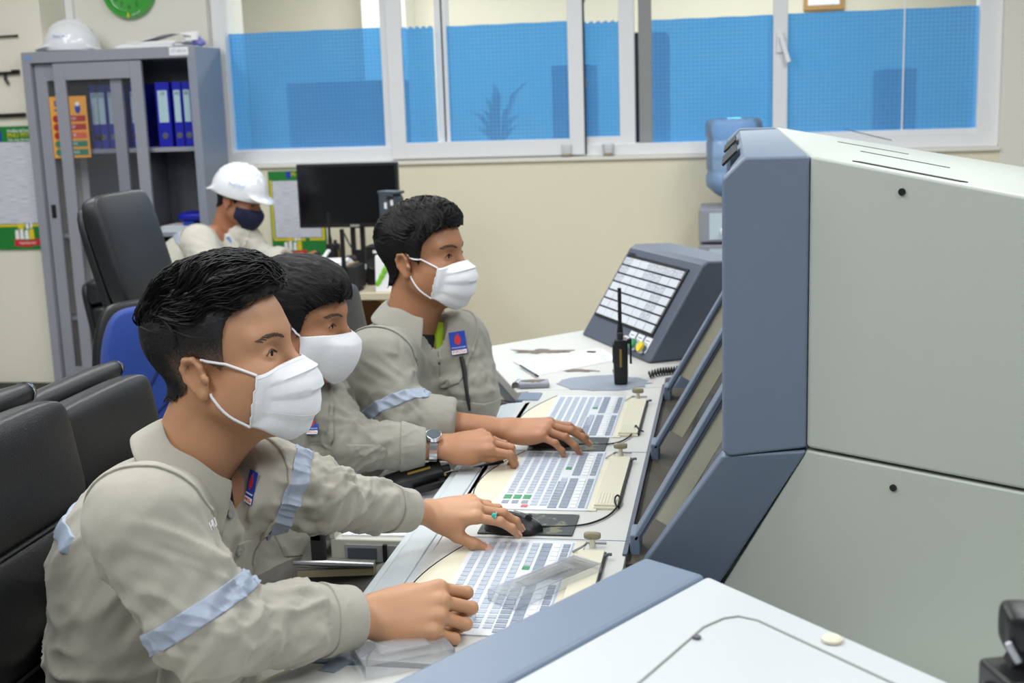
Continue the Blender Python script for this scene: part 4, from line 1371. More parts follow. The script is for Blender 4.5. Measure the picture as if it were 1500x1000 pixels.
# ---- pull-out unit between the two nearer operators, with papers and a radio lying on it
tz = 0.688
t = thing('pullout_unit', 'beige pull-out unit with a disc slot under the desk edge', 'unit', (-0.7, 2.4, tz))
x0 = -0.778
y0, y1 = 2.255, 2.74
MB().span((x0, y0, tz - 0.055), (-0.56, y1, tz - 0.003)).build('case', M['tray'], t, bevel=0.004)
MB().span((x0 + 0.030, y0 - 0.003, tz - 0.048), (-0.57, y0 + 0.002, tz - 0.014)).build('front_panel', M['grey_pl'], t, smooth=0)
MB().span((x0 + 0.036, y0 - 0.0045, tz - 0.042), (x0 + 0.095, y0 - 0.002, tz - 0.020)).build('dark_window', M['slate'], t, smooth=0)
MB().span((x0 + 0.108, y0 - 0.007, tz - 0.046), (x0 + 0.116, y0, tz - 0.012)).build('latch', M['hole'], t)
MB().span((x0 + 0.140, y0 - 0.005, tz - 0.034), (x0 + 0.180, y0, tz - 0.022)).build('disc_slot', M['hole'], t, smooth=0)
MB().span((x0, y0, tz - 0.003), (x0 + 0.010, y1, tz + 0.014)).build('rim', M['tray'], t, smooth=0)
MB().span((x0, y1 - 0.012, tz - 0.003), (-0.605, y1, tz + 0.014)).build('rim', M['tray'], t, smooth=0)
hm = MB().span((x0 - 0.034, y0 - 0.02, tz - 0.075), (x0 - 0.006, y0 - 0.004, tz + 0.012))
hm.span((x0 - 0.034, y0 - 0.02, tz - 0.004), (x0 - 0.010, y0 + 0.10, tz + 0.012))
hm.span((x0 - 0.012, y0 + 0.06, tz - 0.02), (x0 + 0.002, y0 + 0.08, tz + 0.002))
hm.build('handle', M['black_m'], t, bevel=0.003)
t = thing('form_sheet', 'white ruled sheets lying on the pull-out unit', 'sheet', (-0.7, 2.3, tz))
MB().box((-0.686, 2.375, tz - 0.001), (0.15, 0.21, 0.004), rotz(0.05)).build('sheet', M['form2'], t, smooth=0)
MB().box((-0.684, 2.60, tz - 0.001), (0.15, 0.20, 0.004), rotz(-0.06)).build('sheet', M['paper'], t, smooth=0)
ra, rb = at(566, 716, Z=tz + 0.026), at(712, 674, Z=tz + 0.066)
ax = (rb - ra) / np.linalg.norm(rb - ra)
Rz = np.stack([np.cross((0, -1, 0), ax) / np.linalg.norm(np.cross((0, -1, 0), ax)), np.zeros(3), ax], 1)
Rz[:, 0] = -np.cross(np.array((0.0, 1.0, 0.0)), ax); Rz[:, 0] /= np.linalg.norm(Rz[:, 0]); Rz[:, 1] = np.cross(ax, Rz[:, 0])
radio('black handheld radio lying on papers on the pull-out unit', ra, Rz @ rotz(2.2))

# ---- clear plastic covers piled behind the near low console
for i, (px, py, zz, L_, W_, H_, a_, lab) in enumerate(((655, 912, DZ, 0.075, 0.045, 0.016, 0.75, 'clear plastic cover near the resting fist'),
                                                  (590, 968, DZ, 0.13, 0.075, 0.018, 0.55, 'clear plastic cover behind the grey low console edge'),
                                                  (800, 862, DZ, 0.20, 0.060, 0.018, 0.95, 'clear plastic cover lying over the nearest keyboard'))):
    c_ = at(px, py, Z=zz)
    t = thing('plastic_cover', lab, 'cover', c_)
    R = rotz(a_)
    w_ = 0.0025
    m_ = MB()
    for (cx, cy, lx, ly) in ((0, W_ / 2, L_, w_), (0, -W_ / 2, L_, w_), (L_ / 2, 0, w_, W_), (-L_ / 2, 0, w_, W_)):
        m_.box(R @ np.array((cx, cy, H_ / 2 + 0.004)) + c_, (lx, ly, H_), R)
    m_.box(R @ np.array((0, 0, H_ + 0.004)) + c_, (L_, W_, w_), R)
    m_.build('shell', M['clear'], t, smooth=0)
    MB().box(R @ np.array((0, 0, H_ + 0.007)) + c_, (L_ * 0.55, W_ * 0.5, 0.003), R).build('raised_panel', M['clear'], t, smooth=0)

# ================================================================== smooth-surface modelling kit (distance fields -> one continuous mesh)
class SDF:
    def __init__(s, lo, hi, h):
        s.lo = np.array(lo, float); s.h = h
        s.n = np.ceil((np.array(hi) - s.lo) / h).astype(int) + 1
        s.ax = [s.lo[i] + h * np.arange(s.n[i]) for i in range(3)]
        s.D = np.full(tuple(s.n), 0.4, np.float32)

    def win(s, lo, hi):
        a = np.clip(np.floor((np.array(lo) - s.lo) / s.h).astype(int), 0, s.n)
        b = np.clip(np.ceil((np.array(hi) - s.lo) / s.h).astype(int) + 1, 0, s.n)
        return tuple(slice(i, j) for i, j in zip(a, b))

    def pts(s, w):
        g = np.meshgrid(*[s.ax[i][w[i]] for i in range(3)], indexing='ij')
        return np.stack(g, -1).astype(np.float32)

    def _apply(s, lo, hi, fn, k, carve=False):
        pad = k + 4 * s.h + 0.004
        w = s.win(np.array(lo) - pad, np.array(hi) + pad)
        if any(sl.stop <= sl.start for sl in w):
            return
        d = fn(s.pts(w))
        D = s.D[w]
        if carve:
            D, d = -D, d
        if k > 0:
            hh = np.maximum(k - np.abs(D - d), 0) / k
            r = np.minimum(D, d) - hh * hh * k * 0.25
        else:
            r = np.minimum(D, d)
        s.D[w] = -r if carve else r

    def cone(s, a, b, ra, rb, k=0.0, carve=False, flat=None):
        """rounded cone from a to b; flat=(axis, factor) squashes the section along a direction"""
        a, b = np.array(a, np.float32), np.array(b, np.float32)
        ab = b - a
        L2 = float(ab @ ab) + 1e-12
        m = max(ra, rb)

        def fn(P):
            q = P - a
            t = np.clip((q @ ab) / L2, 0, 1)
            v = q - t[..., None] * ab
            if flat is not None:
                ax = np.array(flat[0], np.float32)
                ax = ax / np.linalg.norm(ax)
                c = v @ ax
                v = v + (c * (1 / flat[1] - 1))[..., None] * ax
            return (np.sqrt((v * v).sum(-1)) - (ra + (rb - ra) * t)).astype(np.float32)
        s._apply(np.minimum(a, b) - m, np.maximum(a, b) + m, fn, k, carve)
        return s

    def path(s, pts, rs, k=0.0, **kw):
        for i in range(len(pts) - 1):
            s.cone(pts[i], pts[i + 1], rs[i], rs[i + 1], k, **kw)
        return s

    def ell(s, c, r, R=None, k=0.0, carve=False):
        c = np.array(c, np.float32); r = np.array(np.broadcast_to(r, (3,)), np.float32)
        m = r if R is None else np.full(3, r.max())

        def fn(P):
            q = P - c
            if R is not None:
                q = q @ np.asarray(R, np.float32)
            k0 = np.sqrt(((q / r) ** 2).sum(-1)); k1 = np.sqrt(((q / (r * r)) ** 2).sum(-1)) + 1e-6
            return (k0 * (k0 - 1) / k1).astype(np.float32)
        s._apply(c - m, c + m, fn, k, carve)
        return s

    def cut(s, p, n):
        """remove everything on the side the normal points to"""
        p, n = np.array(p, np.float32), np.array(n, np.float32)
        n = n / np.linalg.norm(n)
        P = s.pts(tuple(slice(0, q) for q in s.n))
        s.D = np.maximum(s.D, (P - p) @ n).astype(np.float32)
        return s

    def value(s, P):
        q = (np.asarray(P, float) - s.lo) / s.h
        q = np.clip(q, 0, s.n - 1.001)
        i = q.astype(int); f = q - i
        r = 0
        for a in (0, 1):
            for b in (0, 1):
                for c in (0, 1):
                    w = (f[:, 0] if a else 1 - f[:, 0]) * (f[:, 1] if b else 1 - f[:, 1]) * (f[:, 2] if c else 1 - f[:, 2])
                    r = r + w * s.D[i[:, 0] + a, i[:, 1] + b, i[:, 2] + c]
        return r

    def snap(s, P, off, only_inside=False, it=4):
        """bring points to the distance off from the surface"""
        P = np.array(P, float)
        e = s.h * 0.8
        for _ in range(it):
            d = s.value(P)
            g = np.stack([s.value(P + v) - s.value(P - v) for v in np.eye(3) * e], 1)
            g /= np.linalg.norm(g, axis=1)[:, None] + 1e-9
            m = (off - d)
            if only_inside:
                m = np.maximum(m, 0)
            P = P + g * np.clip(m, -0.02, 0.02)[:, None]
        return P

    def mesh(s, smooth=1):
        return surface(s.D, s.lo, s.h, smooth)

    def patch(s, lo, hi, off, region, up=3, smooth=1, inner=0.004):
        """a thin layer lying off the surface where region(P) < 0, on a finer grid"""
        w = s.win(lo, hi)
        D = s.D[w]
        lo2 = np.array([s.ax[i][w[i]][0] for i in range(3)])
        for axis in range(3):
            n = D.shape[axis]
            x = np.linspace(0, n - 1, (n - 1) * up + 1)
            i0 = np.minimum(x.astype(int), n - 2)
            f = (x - i0).astype(np.float32)
            sh = [1, 1, 1]; sh[axis] = -1
            f = f.reshape(sh)
            D = np.take(D, i0, axis) * (1 - f) + np.take(D, i0 + 1, axis) * f
        h = s.h / up
        g = np.meshgrid(*[lo2[i] + h * np.arange(D.shape[i]) for i in range(3)], indexing='ij')
        P = np.stack(g, -1).astype(np.float32)
        E = np.maximum(np.maximum(D - off, -(D + inner)), region(P)).astype(np.float32)
        E[[0, -1]] = np.maximum(E[[0, -1]], 0.01); E[:, [0, -1]] = np.maximum(E[:, [0, -1]], 0.01); E[:, :, [0, -1]] = np.maximum(E[:, :, [0, -1]], 0.01)
        return surface(E, lo2, h, smooth)


def surface(D, lo, h, smooth=1):
    """naive surface nets; returns vertices, quads"""
    S = D < 0
    nx, ny, nz = D.shape
    cnt = np.zeros((nx - 1, ny - 1, nz - 1), np.int8)
    for i in (0, 1):
        for j in (0, 1):
            for k in (0, 1):
                cnt += S[i:nx - 1 + i, j:ny - 1 + j, k:nz - 1 + k]
    act = (cnt > 0) & (cnt < 8)
    I = np.argwhere(act)
    if len(I) == 0:
        return np.zeros((0, 3)), np.zeros((0, 4), int)
    idx = np.full(act.shape, -1, np.int64)
    idx[act] = np.arange(len(I))
    cor = [(i, j, k) for i in (0, 1) for j in (0, 1) for k in (0, 1)]
    val = {c: D[I[:, 0] + c[0], I[:, 1] + c[1], I[:, 2] + c[2]] for c in cor}
    sm = np.zeros((len(I), 3)); ct = np.zeros(len(I))
    for a in cor:
        for ax in range(3):
            if a[ax] == 0:
                b = list(a); b[ax] = 1; b = tuple(b)
                va, vb = val[a], val[b]
                m = (va < 0) != (vb < 0)
                t = np.where(m, va / np.where(m, va - vb, 1), 0)
                p = np.zeros((len(I), 3)); p[:] = a
                p[:, ax] = t
                sm += p * m[:, None]; ct += m
    V = (sm / ct[:, None] + I) * h + lo
    F = []
    for ax in range(3):
        sl0 = [slice(None)] * 3; sl1 = [slice(None)] * 3
        sl0[ax] = slice(0, -1); sl1[ax] = slice(1, None)
        A, B = S[tuple(sl0)], S[tuple(sl1)]
        E = np.argwhere(A != B)
        o1, o2 = (ax + 1) % 3, (ax + 2) % 3
        ok = (E[:, o1] > 0) & (E[:, o2] > 0) & (E[:, o1] < D.shape[o1] - 1) & (E[:, o2] < D.shape[o2] - 1)
        E = E[ok]
        inside = A[tuple(E.T)]
        c = []
        for d1, d2 in ((1, 1), (0, 1), (0, 0), (1, 0)):
            q = E.copy(); q[:, o1] -= d1; q[:, o2] -= d2
            c.append(idx[tuple(q.T)])
        Q = np.stack(c, 1)
        Q[~inside] = Q[~inside][:, ::-1]
        F.append(Q)
    F = np.vstack(F)
    F = F[(F >= 0).all(1)]
    for _ in range(smooth):
        acc = np.zeros_like(V); n = np.zeros(len(V))
        for k in range(4):
            a, b = F[:, k], F[:, (k + 1) % 4]
            for d in range(3):
                acc[:, d] += np.bincount(a, V[b, d], len(V)) + np.bincount(b, V[a, d], len(V))
            n += np.bincount(a, minlength=len(V)) + np.bincount(b, minlength=len(V))
        V = 0.5 * V + 0.5 * acc / np.maximum(n, 1)[:, None]
    return V, F


def normals(V, F):
    a, b, c, d = (V[F[:, i]] for i in range(4))
    n = np.cross(c - a, d - b)
    N = np.zeros_like(V)
    for k in range(4):
        for i in range(3):
            N[:, i] += np.bincount(F[:, k], n[:, i], len(V))
    return N / (np.linalg.norm(N, axis=1)[:, None] + 1e-12)


_TAB = np.random.default_rng(5).random((32, 32, 32)).astype(np.float32)


def vnoise(P):
    i = np.floor(P).astype(int); f = P - i
    f = f * f * (3 - 2 * f)
    r = 0
    for a in (0, 1):
        for b in (0, 1):
            for c in (0, 1):
                w = (f[:, 0] if a else 1 - f[:, 0]) * (f[:, 1] if b else 1 - f[:, 1]) * (f[:, 2] if c else 1 - f[:, 2])
                r = r + w * _TAB[(i[:, 0] + a) % 32, (i[:, 1] + b) % 32, (i[:, 2] + c) % 32]
    return r


def creases(P, along, wl, amp, seed, stretch=8.5):
    """cloth folds: sharp-crested ridges running along a direction"""
    al = np.array(along, float); al /= np.linalg.norm(al)
    q = P + 0.014 * np.stack([vnoise(P * 9 + seed + 3.3 * k) - 0.5 for k in range(3)], 1)
    t = q @ al
    perp = q - t[:, None] * al
    c = perp / wl + al * (t / (wl * stretch))[:, None] + seed * 7.13
    n = vnoise(c)
    n = np.clip((n - 0.5) * 1.9 + 0.5, 0, 1)
    r = 1 - np.abs(2 * n - 1)
    r = r ** 1.4
    n2 = vnoise(c * 2.1 + 11.7)
    n2 = 1 - np.abs((n2 - 0.5) * 3.6)
    return amp * (r - 0.42) + amp * 0.30 * np.clip(n2, -0.6, 1)


def seg_param(P, a, b):
    a, b = np.array(a), np.array(b)
    ab = b - a
    t = ((P - a) @ ab) / (ab @ ab)
    d = np.linalg.norm(P - a - np.clip(t, 0, 1)[:, None] * ab, axis=1)
    return t, d


def place(V, R, pos, sc=1.0):
    return (np.asarray(V) * sc) @ np.asarray(R).T + np.asarray(pos)


def join(parts):
    Vs, Fs, n = [], [], 0
    for V, F in parts:
        Vs.append(V); Fs.append(np.asarray(F) + n); n += len(V)
    return np.vstack(Vs), np.vstack(Fs)


# ------------------------------------------------------------------ heads (local frame: x forward, y left, z up, origin between the ears)
def head_field(h, neck_to, ears=True):
    s = SDF((-0.20, -0.12, -0.25), (0.155, 0.12, 0.16), h)
    s.ell((-0.004, 0, 0.052), (0.098, 0.077, 0.082))
    s.ell((0.030, 0, 0.028), (0.066, 0.066, 0.088), k=0.03)
    s.ell((0.036, 0, -0.040), (0.056, 0.059, 0.058), k=0.03)
    for y in (-1, 1):
        s.cone((0.004, y * 0.056, -0.042), (0.070, y * 0.016, -0.088), 0.018, 0.016, k=0.03)
        s.ell((0.062, y * 0.046, -0.016), (0.024, 0.020, 0.018), k=0.03)
        s.ell((0.040, y * 0.050, -0.045), (0.035, 0.018, 0.030), k=0.03)
    s.ell((0.074, 0, -0.088), (0.022, 0.026, 0.020), k=0.025)
    for y in (-1, 1):     # brow ridge
        s.cone((0.089, y * 0.010, 0.036), (0.072, y * 0.047, 0.036), 0.011, 0.010, k=0.018)
    for y in (-1, 1):     # sockets and lids
        s.ell((0.103, y * 0.033, 0.014), (0.018, 0.020, 0.013), k=0.014, carve=True)
        s.ell((0.0765, y * 0.032, 0.012), (0.0145, 0.0185, 0.0125), k=0.004)
    # nose
    s.cone((0.090, 0, 0.024), (0.112, 0, -0.020), 0.0095, 0.0105, k=0.014)
    s.ell((0.114, 0, -0.025), (0.011, 0.012, 0.010), k=0.008)
    for y in (-1, 1):
        s.ell((0.102, y * 0.013, -0.027), (0.012, 0.008, 0.009), k=0.008)
    if not ears:
        n = np.array(neck_to, float)
        s.cone((-0.025, 0, -0.030), n, 0.052, 0.060, k=0.03)
        return s
    # lips
    s.ell((0.095, 0, -0.052), (0.010, 0.022, 0.007), k=0.008)
    s.ell((0.093, 0, -0.062), (0.010, 0.019, 0.007), k=0.006)
    # neck
    n = np.array(neck_to, float)
    s.cone((-0.025, 0, -0.030), n, 0.052, 0.055, k=0.03)
    s.cone((0.02, 0, -0.08), n + (0.035, 0, 0.0), 0.030, 0.042, k=0.04)
    # almond-shaped opening of the eye
    for y in (-1, 1):
        s.cone((0.0975, y * 0.0225, 0.0105), (0.0925, y * 0.0425, 0.0125), 0.0042, 0.0036, k=0.002, carve=True)
        s.ell((0.0965, y * 0.0325, 0.0120), (0.013, 0.0085, 0.0052), k=0.002, carve=True)
    # ears
    for y in (-1, 1):
        Re = rotz(y * 0.38) @ roty(-0.16)
        c = np.array((-0.008, y * 0.0765, 0.000))
        s.ell(c, (0.0165, 0.0072, 0.027), Re, k=0.006)
        rim = [c + Re @ (np.array(p) * (0.9, 1, 0.88)) for p in ((0.012, y * .004, -.004), (0.016, y * .005, .014), (0.009, y * .007, .029), (-0.006, y * .009, .032), (-0.017, y * .009, .020), (-0.018, y * .008, .002), (-0.012, y * .005, -.018))]
        s.path(rim, [0.0040, .0042, .0044, .0046, .0046, .0043, .0040], k=0.004)
        s.ell(c + Re @ np.array((-0.001, y * .003, -0.025)), (0.0092, 0.006, 0.0092), Re, k=0.006)
        s.ell(c + Re @ np.array((0.002, y * 0.0095, 0.006)), (0.0095, 0.0065, 0.017), Re, k=0.005, carve=True)
        s.ell(c + Re @ np.array((0.017, y * 0.004, -0.006)), (0.006, 0.005, 0.007), Re, k=0.003)
    return s


HAIR = {   # hairline height for a given x, and the mass on top
    1: dict(xs=(-.13, -.095, -.07, -.045, -.020, .000, .014, .024, .033, .041, .050, .064, .085, .13), zs=(-.030, -.032, -.032, -.022, .012, .030, .014, .004, .010, .050, .074, .086, .094, .098), top=(0.004, 0.060, 0.010), rad=(0.104, 0.080, 0.094)),
    2: dict(xs=(-.13, -.095, -.07, -.045, -.020, .000, .016, .028, .036, .046, .058, .072, .085, .13), zs=(-.060, -.055, -.046, -.026, .016, .032, .010, -.008, .006, .034, .054, .060, .064, .066), top=(0.002, 0.055, 0.008), rad=(0.106, 0.085, 0.090)),
    3: dict(xs=(-.13, -.095, -.07, -.045, -.020, .000, .016, .026, .034, .044, .058, .072, .085, .13), zs=(-.062, -.056, -.048, -.028, .018, .034, .012, -.002, .012, .046, .064, .074, .080, .084), top=(0.003, 0.058, 0.010), rad=(0.106, 0.084, 0.094)),
    4: dict(xs=(-.13, -.095, -.07, -.045, -.020, .000, .016, .026, .034, .044, .13), zs=(-.062, -.056, -.048, -.028, .012, .030, .010, -.002, .016, .05, .09), top=(0.0, 0.05, 0.0), rad=(0.102, 0.081, 0.085)),
}


def hair_mesh(kind, h, skull):
    H = HAIR[kind]
    s = SDF((-0.145, -0.115, -0.09), (0.145, 0.115, 0.185), h)
    P = s.pts(tuple(slice(0, q) for q in s.n))
    tz = {1: (.0020, .0030, .0075, .012), 2: (.004, .007, .012, .014), 3: (.004, .007, .013, .015), 4: (.003, .004, .006, .006)}[kind]
    th = np.interp(P[..., 2], (-.06, .0, .055, .10), tz)
    th = th + np.clip((-P[..., 0] - 0.03) / 0.06, 0, 1) * 0.005
    s.D = (skull.value(P.reshape(-1, 3)).reshape(P.shape[:3]) - th).astype(np.float32)
    if kind == 1:
        s.ell((0.016, 0.004, 0.108), (0.086, 0.066, 0.052), k=0.03)
    if kind == 2:
        s.ell((0.010, 0.0, 0.094), (0.092, 0.068, 0.046), k=0.035)
    if kind == 3:
        s.ell((0.020, 0.012, 0.102), (0.076, 0.062, 0.046), k=0.035)
    P = s.pts(tuple(slice(0, q) for q in s.n))
    zl = np.interp(P[..., 0], H['xs'], H['zs']).astype(np.float32)
    # a soft ragged edge
    zl = zl + 0.004 * np.sin(P[..., 0] * 420 + 5 * np.sin(P[..., 1] * 300)) * (np.abs(P[..., 1]) < .2)
    s.D = np.maximum(s.D, (zl - P[..., 2]) * 0.75).astype(np.float32)
    # hollow: keep the hair a cap over the skull
    V, F = s.mesh(1)
    return s, V, F


def hair_locks(kind, field, n, seed, flow, length=(0.03, 0.055), rad=0.0016, zmin=0.055, lift=0.006, messy=0.35):
    """thin strands lying along the surface of the hair mass"""
    rr = np.random.default_rng(seed)
    H = HAIR[kind]
    c = np.array((-0.003, 0, H['top'][1])); R = np.array(H['rad']) * 1.03
    d = rr.standard_normal((n * 6, 3)); d /= np.linalg.norm(d, axis=1)[:, None]
    p = c + d * R
    p = field.snap(p, 0.0, it=5)
    ok = (p[:, 2] > zmin + 0.02 * rr.random(len(p))) & (p[:, 2] > np.interp(p[:, 0], H['xs'], H['zs']) + 0.010)
    p = p[ok][:n]
    m = len(p)
    L = rr.uniform(*length, m)
    jit = messy * rr.standard_normal((m, 3))
    up = rr.uniform(0.5, 1.3, m)
    pts = []
    q = p.copy()
    e = 0.003
    K = 7
    for i in range(K):
        t = i / (K - 1)
        g = np.stack([field.value(q + v) - field.value(q - v) for v in np.eye(3) * e], 1)
        g /= np.linalg.norm(g, axis=1)[:, None] + 1e-9
        pts.append(q + g * (lift * math.sin(t * PI * 0.9) * up - 0.0012)[:, None])
        f = np.array([flow(x) for x in q]) + jit + 1.5 * np.stack([vnoise(q * 38 + 5.1 * k) - 0.5 for k in range(3)], 1)
        f -= g * (f * g).sum(1)[:, None]
        f /= np.linalg.norm(f, axis=1)[:, None] + 1e-9
        q = field.snap(q + f * (L / (K - 1))[:, None], 0.0, it=2)
    pts = np.stack(pts, 1)
    prof = np.interp(np.linspace(0, 1, K), (0, .2, .7, 1), (.5, 1, .8, .1)) * rad
    out = MB()
    for k in range(m):
        out.tube(pts[k], prof, 3, caps=False)
    return out


def face_mask(kind):
    """sheet from nose to under the chin; returns rows of points and the four strap corners"""
    nv, nu = 25, 31
    if kind == 'pleat':
        mid = [(0.119, -0.003), (0.128, -0.014), (0.135, -0.026), (0.137, -0.040), (0.134, -0.058), (0.128, -0.076), (0.117, -0.096), (0.102, -0.114), (0.084, -0.121)]
        ex, ey, ez0, ez1 = 0.070, 0.0585, -0.014, -0.084
        ex1, ey1 = 0.046, 0.0635
    elif kind == 'cup':
        mid = [(0.118, -0.004), (0.129, -0.014), (0.136, -0.028), (0.136, -0.046), (0.129, -0.068), (0.117, -0.090), (0.101, -0.108), (0.084, -0.116)]
        ex, ey, ez0, ez1 = 0.036, 0.0690, -0.006, -0.056
        ex1, ey1 = 0.036, 0.0690
    mid = np.array(mid)
    tt = np.linspace(0, 1, len(mid))
    rows = []
    for j in range(nv):
        v = j / (nv - 1)
        xc, zc = np.interp(v, tt, mid[:, 0]), np.interp(v, tt, mid[:, 1])
        row = []
        ze = ez0 + (ez1 - ez0) * v
        exv, eyv = ex + (ex1 - ex) * v, ey + (ey1 - ey) * v
        for i in range(nu):
            u = -1 + 2 * i / (nu - 1)
            a = abs(u)
            w = math.cos(a * PI / 2)
            y = math.copysign(eyv * math.sin(a * PI / 2) ** 0.95, u) if u else 0.0
            x = exv + (xc - exv) * w ** 0.80
            if v < 0.25:
                x -= 0.012 * (1 - v / .25) * math.sin(a * PI)
            z = ze + (zc - ze) * (0.5 + 0.5 * math.cos(a * PI)) ** 0.75
            if kind == 'pleat':
                ph = (v * 4.0) % 1.0
                x += (0.0070 * ph - 0.0035) * (0.4 + 0.6 * w) * (1 if 0.12 < v < 0.9 else 0.0)
                y += math.copysign(0.0012 * ph, u) if u else 0
            else:
                x += 0.0012 * math.sin(z * 160 + a * 5) * (a > .5)
            row.append((x, y, z))
        rows.append(row)
    return rows


# ------------------------------------------------------------------ hands (local frame: x to the fingertips, y to the thumb side of a RIGHT hand seen from above, z out of the back)
def hand_mesh(curl, spread, thumb, arm_dir, side=1, h=0.0019, wrist_flat=0.72, arm=0.13, sc=1.0):
    """curl: per finger (index..little) three bends in degrees; thumb: (out, down, bend)"""
    s = SDF((-arm - 0.05, -0.085, -0.115), (0.225, 0.105, 0.07), h)
    # palm
    kn = [np.array(p) for p in ((0.092, 0.030, 0.004), (0.095, 0.009, 0.007), (0.090, -0.012, 0.005), (0.081, -0.031, 0.000))]
    wr = [np.array(p) for p in ((0.006, 0.016, 0.0), (0.004, 0.006, 0.001), (0.004, -0.006, 0.001), (0.004, -0.016, -0.001))]
    for a, b in zip(wr, kn):
        s.cone(a, b, 0.0165, 0.0130, k=0.012)
    s.ell((0.045, 0.0, -0.006), (0.045, 0.038, 0.014), k=0.012)
    s.ell((0.036, 0.026, -0.012), (0.034, 0.017, 0.015), rotz(0.5), k=0.014)
    s.ell((0.040, -0.030, -0.008), (0.036, 0.012, 0.014), k=0.012)
    # knuckles
    for p in kn:
        s.ell(p + (0, 0, 0.004), (0.011, 0.0095, 0.0085), k=0.006)
    nails = []
    L = ((0.045, 0.027, 0.021), (0.049, 0.031, 0.022), (0.045, 0.029, 0.021), (0.035, 0.022, 0.019))
    Rr = ((0.0098, 0.0088, 0.0080, 0.0066), (0.0100, 0.0090, 0.0081, 0.0067), (0.0095, 0.0085, 0.0077, 0.0063), (0.0085, 0.0075, 0.0068, 0.0056))
    for f in range(4):
        p = kn[f].copy()
        yaw = math.radians(spread[f])
        pit = 0.0
        pts, ups = [p.copy()], []
        for j in range(3):
            pit += math.radians(curl[f][j])
            d = np.array((math.cos(pit) * math.cos(yaw), math.cos(pit) * math.sin(yaw), -math.sin(pit)))
            p = p + d * L[f][j]
            pts.append(p.copy())
            ups.append(np.array((math.sin(pit) * math.cos(yaw), math.sin(pit) * math.sin(yaw), math.cos(pit))))
        for j in range(3):
            s.cone(pts[j], pts[j + 1], Rr[f][j], Rr[f][j + 1], k=0.0035)
        for j in (1, 2):
            s.ell(pts[j] + ups[j] * 0.0018, (Rr[f][j] * 0.98,) * 3, k=0.004)
        d = pts[3] - pts[2]; d /= np.linalg.norm(d)
        nails.append((pts[3] - d * 0.003 + ups[2] * (Rr[f][3] * 0.80), d, ups[2], Rr[f][3]))
    # thumb
    o, dn, bd = [math.radians(v) for v in thumb]
    p = np.array((0.018, 0.024, -0.008))
    pts = [p]
    ang = o
    for j, (l, b) in enumerate(((0.044, 0.0), (0.035, bd), (0.029, bd))):
        ang -= b
        d = np.array((math.cos(ang) * math.cos(dn), math.sin(ang) * math.cos(dn), -math.sin(dn)))
        p = p + d * l
        pts.append(p)
    s.path(pts, [0.0160, 0.0118, 0.0108, 0.0084], k=0.008)
    d = pts[3] - pts[2]; d /= np.linalg.norm(d)
    u = np.array((-math.sin(ang) * 0.35, math.cos(ang) * 0.35, 0.9)); u -= d * (u @ d); u /= np.linalg.norm(u)
    nails.append((pts[3] - d * 0.002 + u * 0.0066, d, u, 0.0084))
    # wrist and forearm
    ad = np.array(arm_dir, float); ad /= np.linalg.norm(ad)
    w0 = np.array((0.004, 0, 0.0))
    up = np.array((0, 0, 1.0)); up -= ad * (up @ ad); up /= np.linalg.norm(up)
    s.cone(w0, w0 + ad * 0.045, 0.0265, 0.0285, k=0.018, flat=(up, wrist_flat))
    s.cone(w0 + ad * 0.045, w0 + ad * arm, 0.0285, 0.039, k=0.012, flat=(up, 0.86))
    s.cone(np.array((0.0, -0.019, 0.006)), np.array((-0.014, -0.017, 0.007)), 0.009, 0.007, k=0.010)
    V, F = s.mesh(1)
    NV = MB()
    for c, d, u, r in nails:
        w = np.cross(u, d)
        ring = []
        for x, y, z in ((-.0055, -.75, .0), (-.006, 0, .0010), (-.0055, .75, .0), (0.0, .85, .0002), (.0062, .72, -.0006), (.0078, 0, .0004), (.0062, -.72, -.0006), (0.0, -.85, .0002)):
            ring.append(c + d * x + w * (y * r) + u * (z + 0.0008))
        ring = np.array(ring)
        NV.add(np.vstack([ring, [c + u * 0.0024]]), [(i, (i + 1) % 8, 8) for i in range(8)])
    nV, nF = np.array(NV.V), NV.F
    if side < 0:
        V = V * (1, -1, 1); F = F[:, ::-1]
        nV = nV * (1, -1, 1); nF = [f[::-1] for f in nF]
    return V * sc, F, nV * sc, nF

# ================================================================== people


def surf_at(V, N, px, py, r=7):
    q = proj(V)
    m = (np.abs(q[:, 0] - px) < r) & (np.abs(q[:, 1] - py) < r) & ((N @ CF) < 0.15)
    if not m.any():
        i = np.argmin((q[:, 0] - px) ** 2 + (q[:, 1] - py) ** 2)
        return V[i], N[i]
    d = q[m, 2]
    near = d < d.min() + 0.03
    n = N[m][near].mean(0)
    return V[m][near].mean(0), n / np.linalg.norm(n)


def axis_dist(P, a, b):
    a, b = np.asarray(a, np.float32), np.asarray(b, np.float32)
    ab = b - a
    t = ((P - a) @ ab) / (ab @ ab)
    return np.linalg.norm(P - a - t[..., None] * ab, axis=-1)


def surf_frame(n, lean=0.0):
    """reading direction, up and outward normal of a badge lying on cloth"""
    u = np.array((0, 0, 1.0)) - n * n[2]
    u /= np.linalg.norm(u)
    x = np.cross(u, n)
    R = np.stack([x, u, n], 1)
    return R @ rotz(lean)


def flat_piece(p, R, poly, t, z0=0.0):
    return MB().prism([p + R @ np.array((x, y, z0)) for x, y in poly], R[:, 2] * t)


